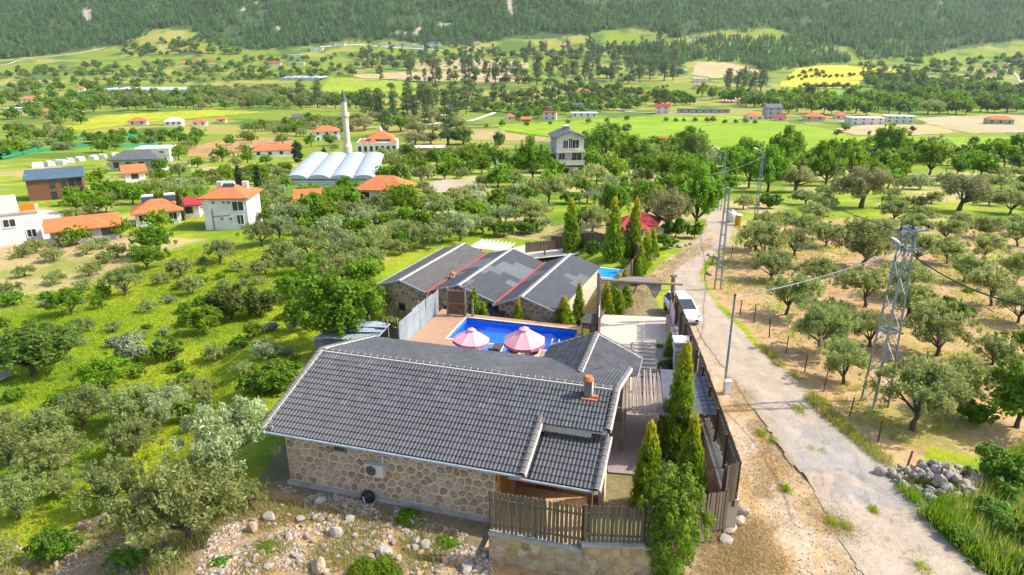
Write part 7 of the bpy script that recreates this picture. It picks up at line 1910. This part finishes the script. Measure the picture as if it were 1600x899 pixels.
grass('meadow_grass', 26000, [(0, 470), (120, 450), (220, 400), (330, 385), (470, 400), (600, 440), (590, 520), (480, 540), (420, 640), (300, 730), (220, 780), (100, 840), (0, 890)], .05, .2, GG, .2, 5, None, .03)
grass('verge_grass', 3600, [(1395, 760), (1450, 790), (1540, 780), (1560, 720), (1620, 700), (1620, 905), (1550, 905), (1470, 830)], .25, .75, [(.17, .32, .012), (.26, .37, .02), (.2, .34, .015)], .16, 6, None, .024, .7, .3)
grass('seed_heads', 500, [(1470, 800), (1560, 730), (1620, 700), (1620, 905), (1560, 905)], .6, 1.0, [(.5, .45, .14)], .2, 4, None, .016, .4, .35)
for q in ((1500, 850, 60), (1545, 815, 70), (1585, 850, 70), (1570, 785, 60), (1590, 895, 60), (1545, 890, 50), (1600, 760, 70), (1520, 790, 44), (1460, 810, 36)): tree('green_bush', *q, random.uniform(.5, .9))
grass('dry_straw', 2600, [(1110, 800), (1160, 770), (1290, 780), (1345, 850), (1365, 905), (1080, 905), (1120, 850)], .05, .2, DRY, .35, 5, None, .013, 1.2, .53)
grass('dry_straw', 1300, [(1140, 590), (1180, 610), (1240, 740), (1200, 780), (1160, 770), (1150, 680)], .04, .16, DRY, .2, 6, None, .012, 1.2, .53)
grass('dry_straw', 2600, [(930, 510), (1000, 440), (1060, 395), (1110, 372), (1115, 385), (1060, 420), (1000, 480), (945, 530)], .08, .3, DRY, .15, 5, None, .02, 1.0, .3)
grass('dry_straw', 5200, [(330, 850), (395, 780), (600, 800), (770, 860), (770, 905), (300, 905)], .05, .18, DRY + [(.25, .3, .03), (.2, .3, .02)], .2, 6, None, .013, 1.2, .46)
grass('bank_weeds', 1300, [(0, 885), (110, 845), (235, 768), (400, 790), (330, 870), (260, 905), (0, 905)], .1, .4, DRY + GG + [(.2, .16, .09)], .15, 5, None, .016, 1.0, .45)
grass('grove_weeds', 3000, [(1150, 480), (1110, 430), (1150, 390), (1330, 350), (1600, 365), (1600, 640), (1420, 700), (1330, 660), (1230, 570)], .1, .35, GG, .2, 6, None, .025, .6, .6)
grass('roadside_weeds', 1800, [(1190, 540), (1240, 585), (1340, 680), (1430, 760), (1400, 745), (1330, 690), (1235, 600)], .1, .4, GG + DRY, .14, 6, None, .02, .6, .4)
for q in ((1248, 640, 14), (1236, 625, 8), (1190, 675, 12), (1270, 700, 10), (1230, 770, 10), (1225, 760, 8), (1290, 815, 10), (1440, 885, 22), (1305, 810, 10), (1360, 795, 10)):
    pass
def tuft(px, py, wpx, label, cols):
    p = G(px, py); s = scl(p.x, p.y) * wpx / 2; m = 260
    x = p.x + rng.normal(0, s * .45, m); y = p.y + rng.normal(0, s * .7, m); z = H(x, y); h = rng.uniform(.08, .26, m); th = rng.uniform(0, 6.28, m); le = .5 * h; w_ = .014
    dx, dy = np.cos(th), np.sin(th)
    V = np.stack([np.c_[x - dy * w_, y + dx * w_, z], np.c_[x + dy * w_, y - dx * w_, z], np.c_[x + dx * le, y + dy * le, z + h]], 1).reshape(-1, 3)
    cc = np.array(cols)[rng.integers(0, len(cols), m)]
    tag(link('grass_tuft', np_mesh('grass_tuft', V, np.arange(m * 3).reshape(-1, 3), M['blade'], np.repeat(cc, 3, 0))), label, 'grass tuft', 'green grass tufts along the dirt road')
for q in ((1248, 642, 22), (1190, 678, 18), (1268, 705, 16), (1228, 765, 18), (1300, 818, 20), (1440, 888, 30), (1365, 798, 16), (1210, 690, 12), (1285, 708, 14), (1322, 825, 16)):
    tuft(*q, 'green grass tuft growing in the broken dirt road', GG)
# bright green mound shrub at the bottom edge
p = G(588, 905); g = np.random.default_rng(5)
cl = ellipsoid_clumps(g, 40, (0, 0, .15), (.95, .75, .5), .2, .34, .75)
V, Fq, cc = leaves(cl, 12000, .12, .035, (.16, .27, .008), g, .8, .8, .2)
o = thing('mound_shrub', 'bright green dome shaped shrub at the bottom edge among rubble', 'shrub', p)
link('foliage', np_mesh('foliage', V, Fq, M['leaf'], cc), o)
mb = MB(); mb.tube([(0, 0, -.3), (0, 0, .4)], [.06, .03], 6); mb.build('stem', M['bark'], o)
for px, py, w_, lab in ((345, 880, 34, 'low pale green plant in the gully left of the rubble'), (420, 855, 30, 'green plant between the rubble boulders'), (640, 812, 44, 'yellow green weed patch in front of the house shadow'), (700, 850, 40, 'green weeds beside the pair of pale rocks')):
    tree('lime_bush' if 'yellow' in lab else 'green_bush', px, py, w_, .35, lab)
def thin_out(most=290):
    """beyond ~300 of a kind the smallest in view become one mass"""
    by = {}
    for q in TREES: by.setdefault(q[0].name.split('.')[0], []).append(q)
    for nm, L in by.items():
        L.sort(key=lambda q: (q[6] is None, -q[4]))
        rest = L[most:]
        if not rest: continue
        kinds = sorted({q[1] for q in rest}); ms = []
        for kd in kinds:
            if (kd, 2, 0) not in PROTO: PROTO[(kd, 2, 0)] = make_tree(kd, 2, 201)
            ms.append(PROTO[(kd, 2, 0)][0])
        for kd, m_ in zip(kinds, ms):
            R_ = [q for q in rest if q[1] == kd]
            gn_scatter('distant_' + nm + 's', [tuple(q[0].location) for q in R_], [sum(q[0].scale) / 3 for q in R_], [q[0].rotation_euler.z for q in R_], [m_])
        for q in rest:
            for c in list(q[0].children): bpy.data.objects.remove(c)
            bpy.data.objects.remove(q[0]); TREES.remove(q)
thin_out()
finish_labels()
# ------------------------------------------------------------------ air
if True:
    mb = MB(); mb.box(-4200, 4200, -60, 3700, float(GZ.min()) - 1, max(float(GZ.max()) + 20, 120))
    m, t_, b, N, L = nodes('valley_haze')
    N.remove(b); pv = N.new('ShaderNodeVolumePrincipled'); pv.inputs['Color'].default_value = (.8, .88, .96, 1); pv.inputs['Density'].default_value = .000048
    pv.inputs['Anisotropy'].default_value = .2
    L.new(pv.outputs[0], N['Material Output'].inputs['Volume'])
    mb.build('haze', m, None, kind='stuff')
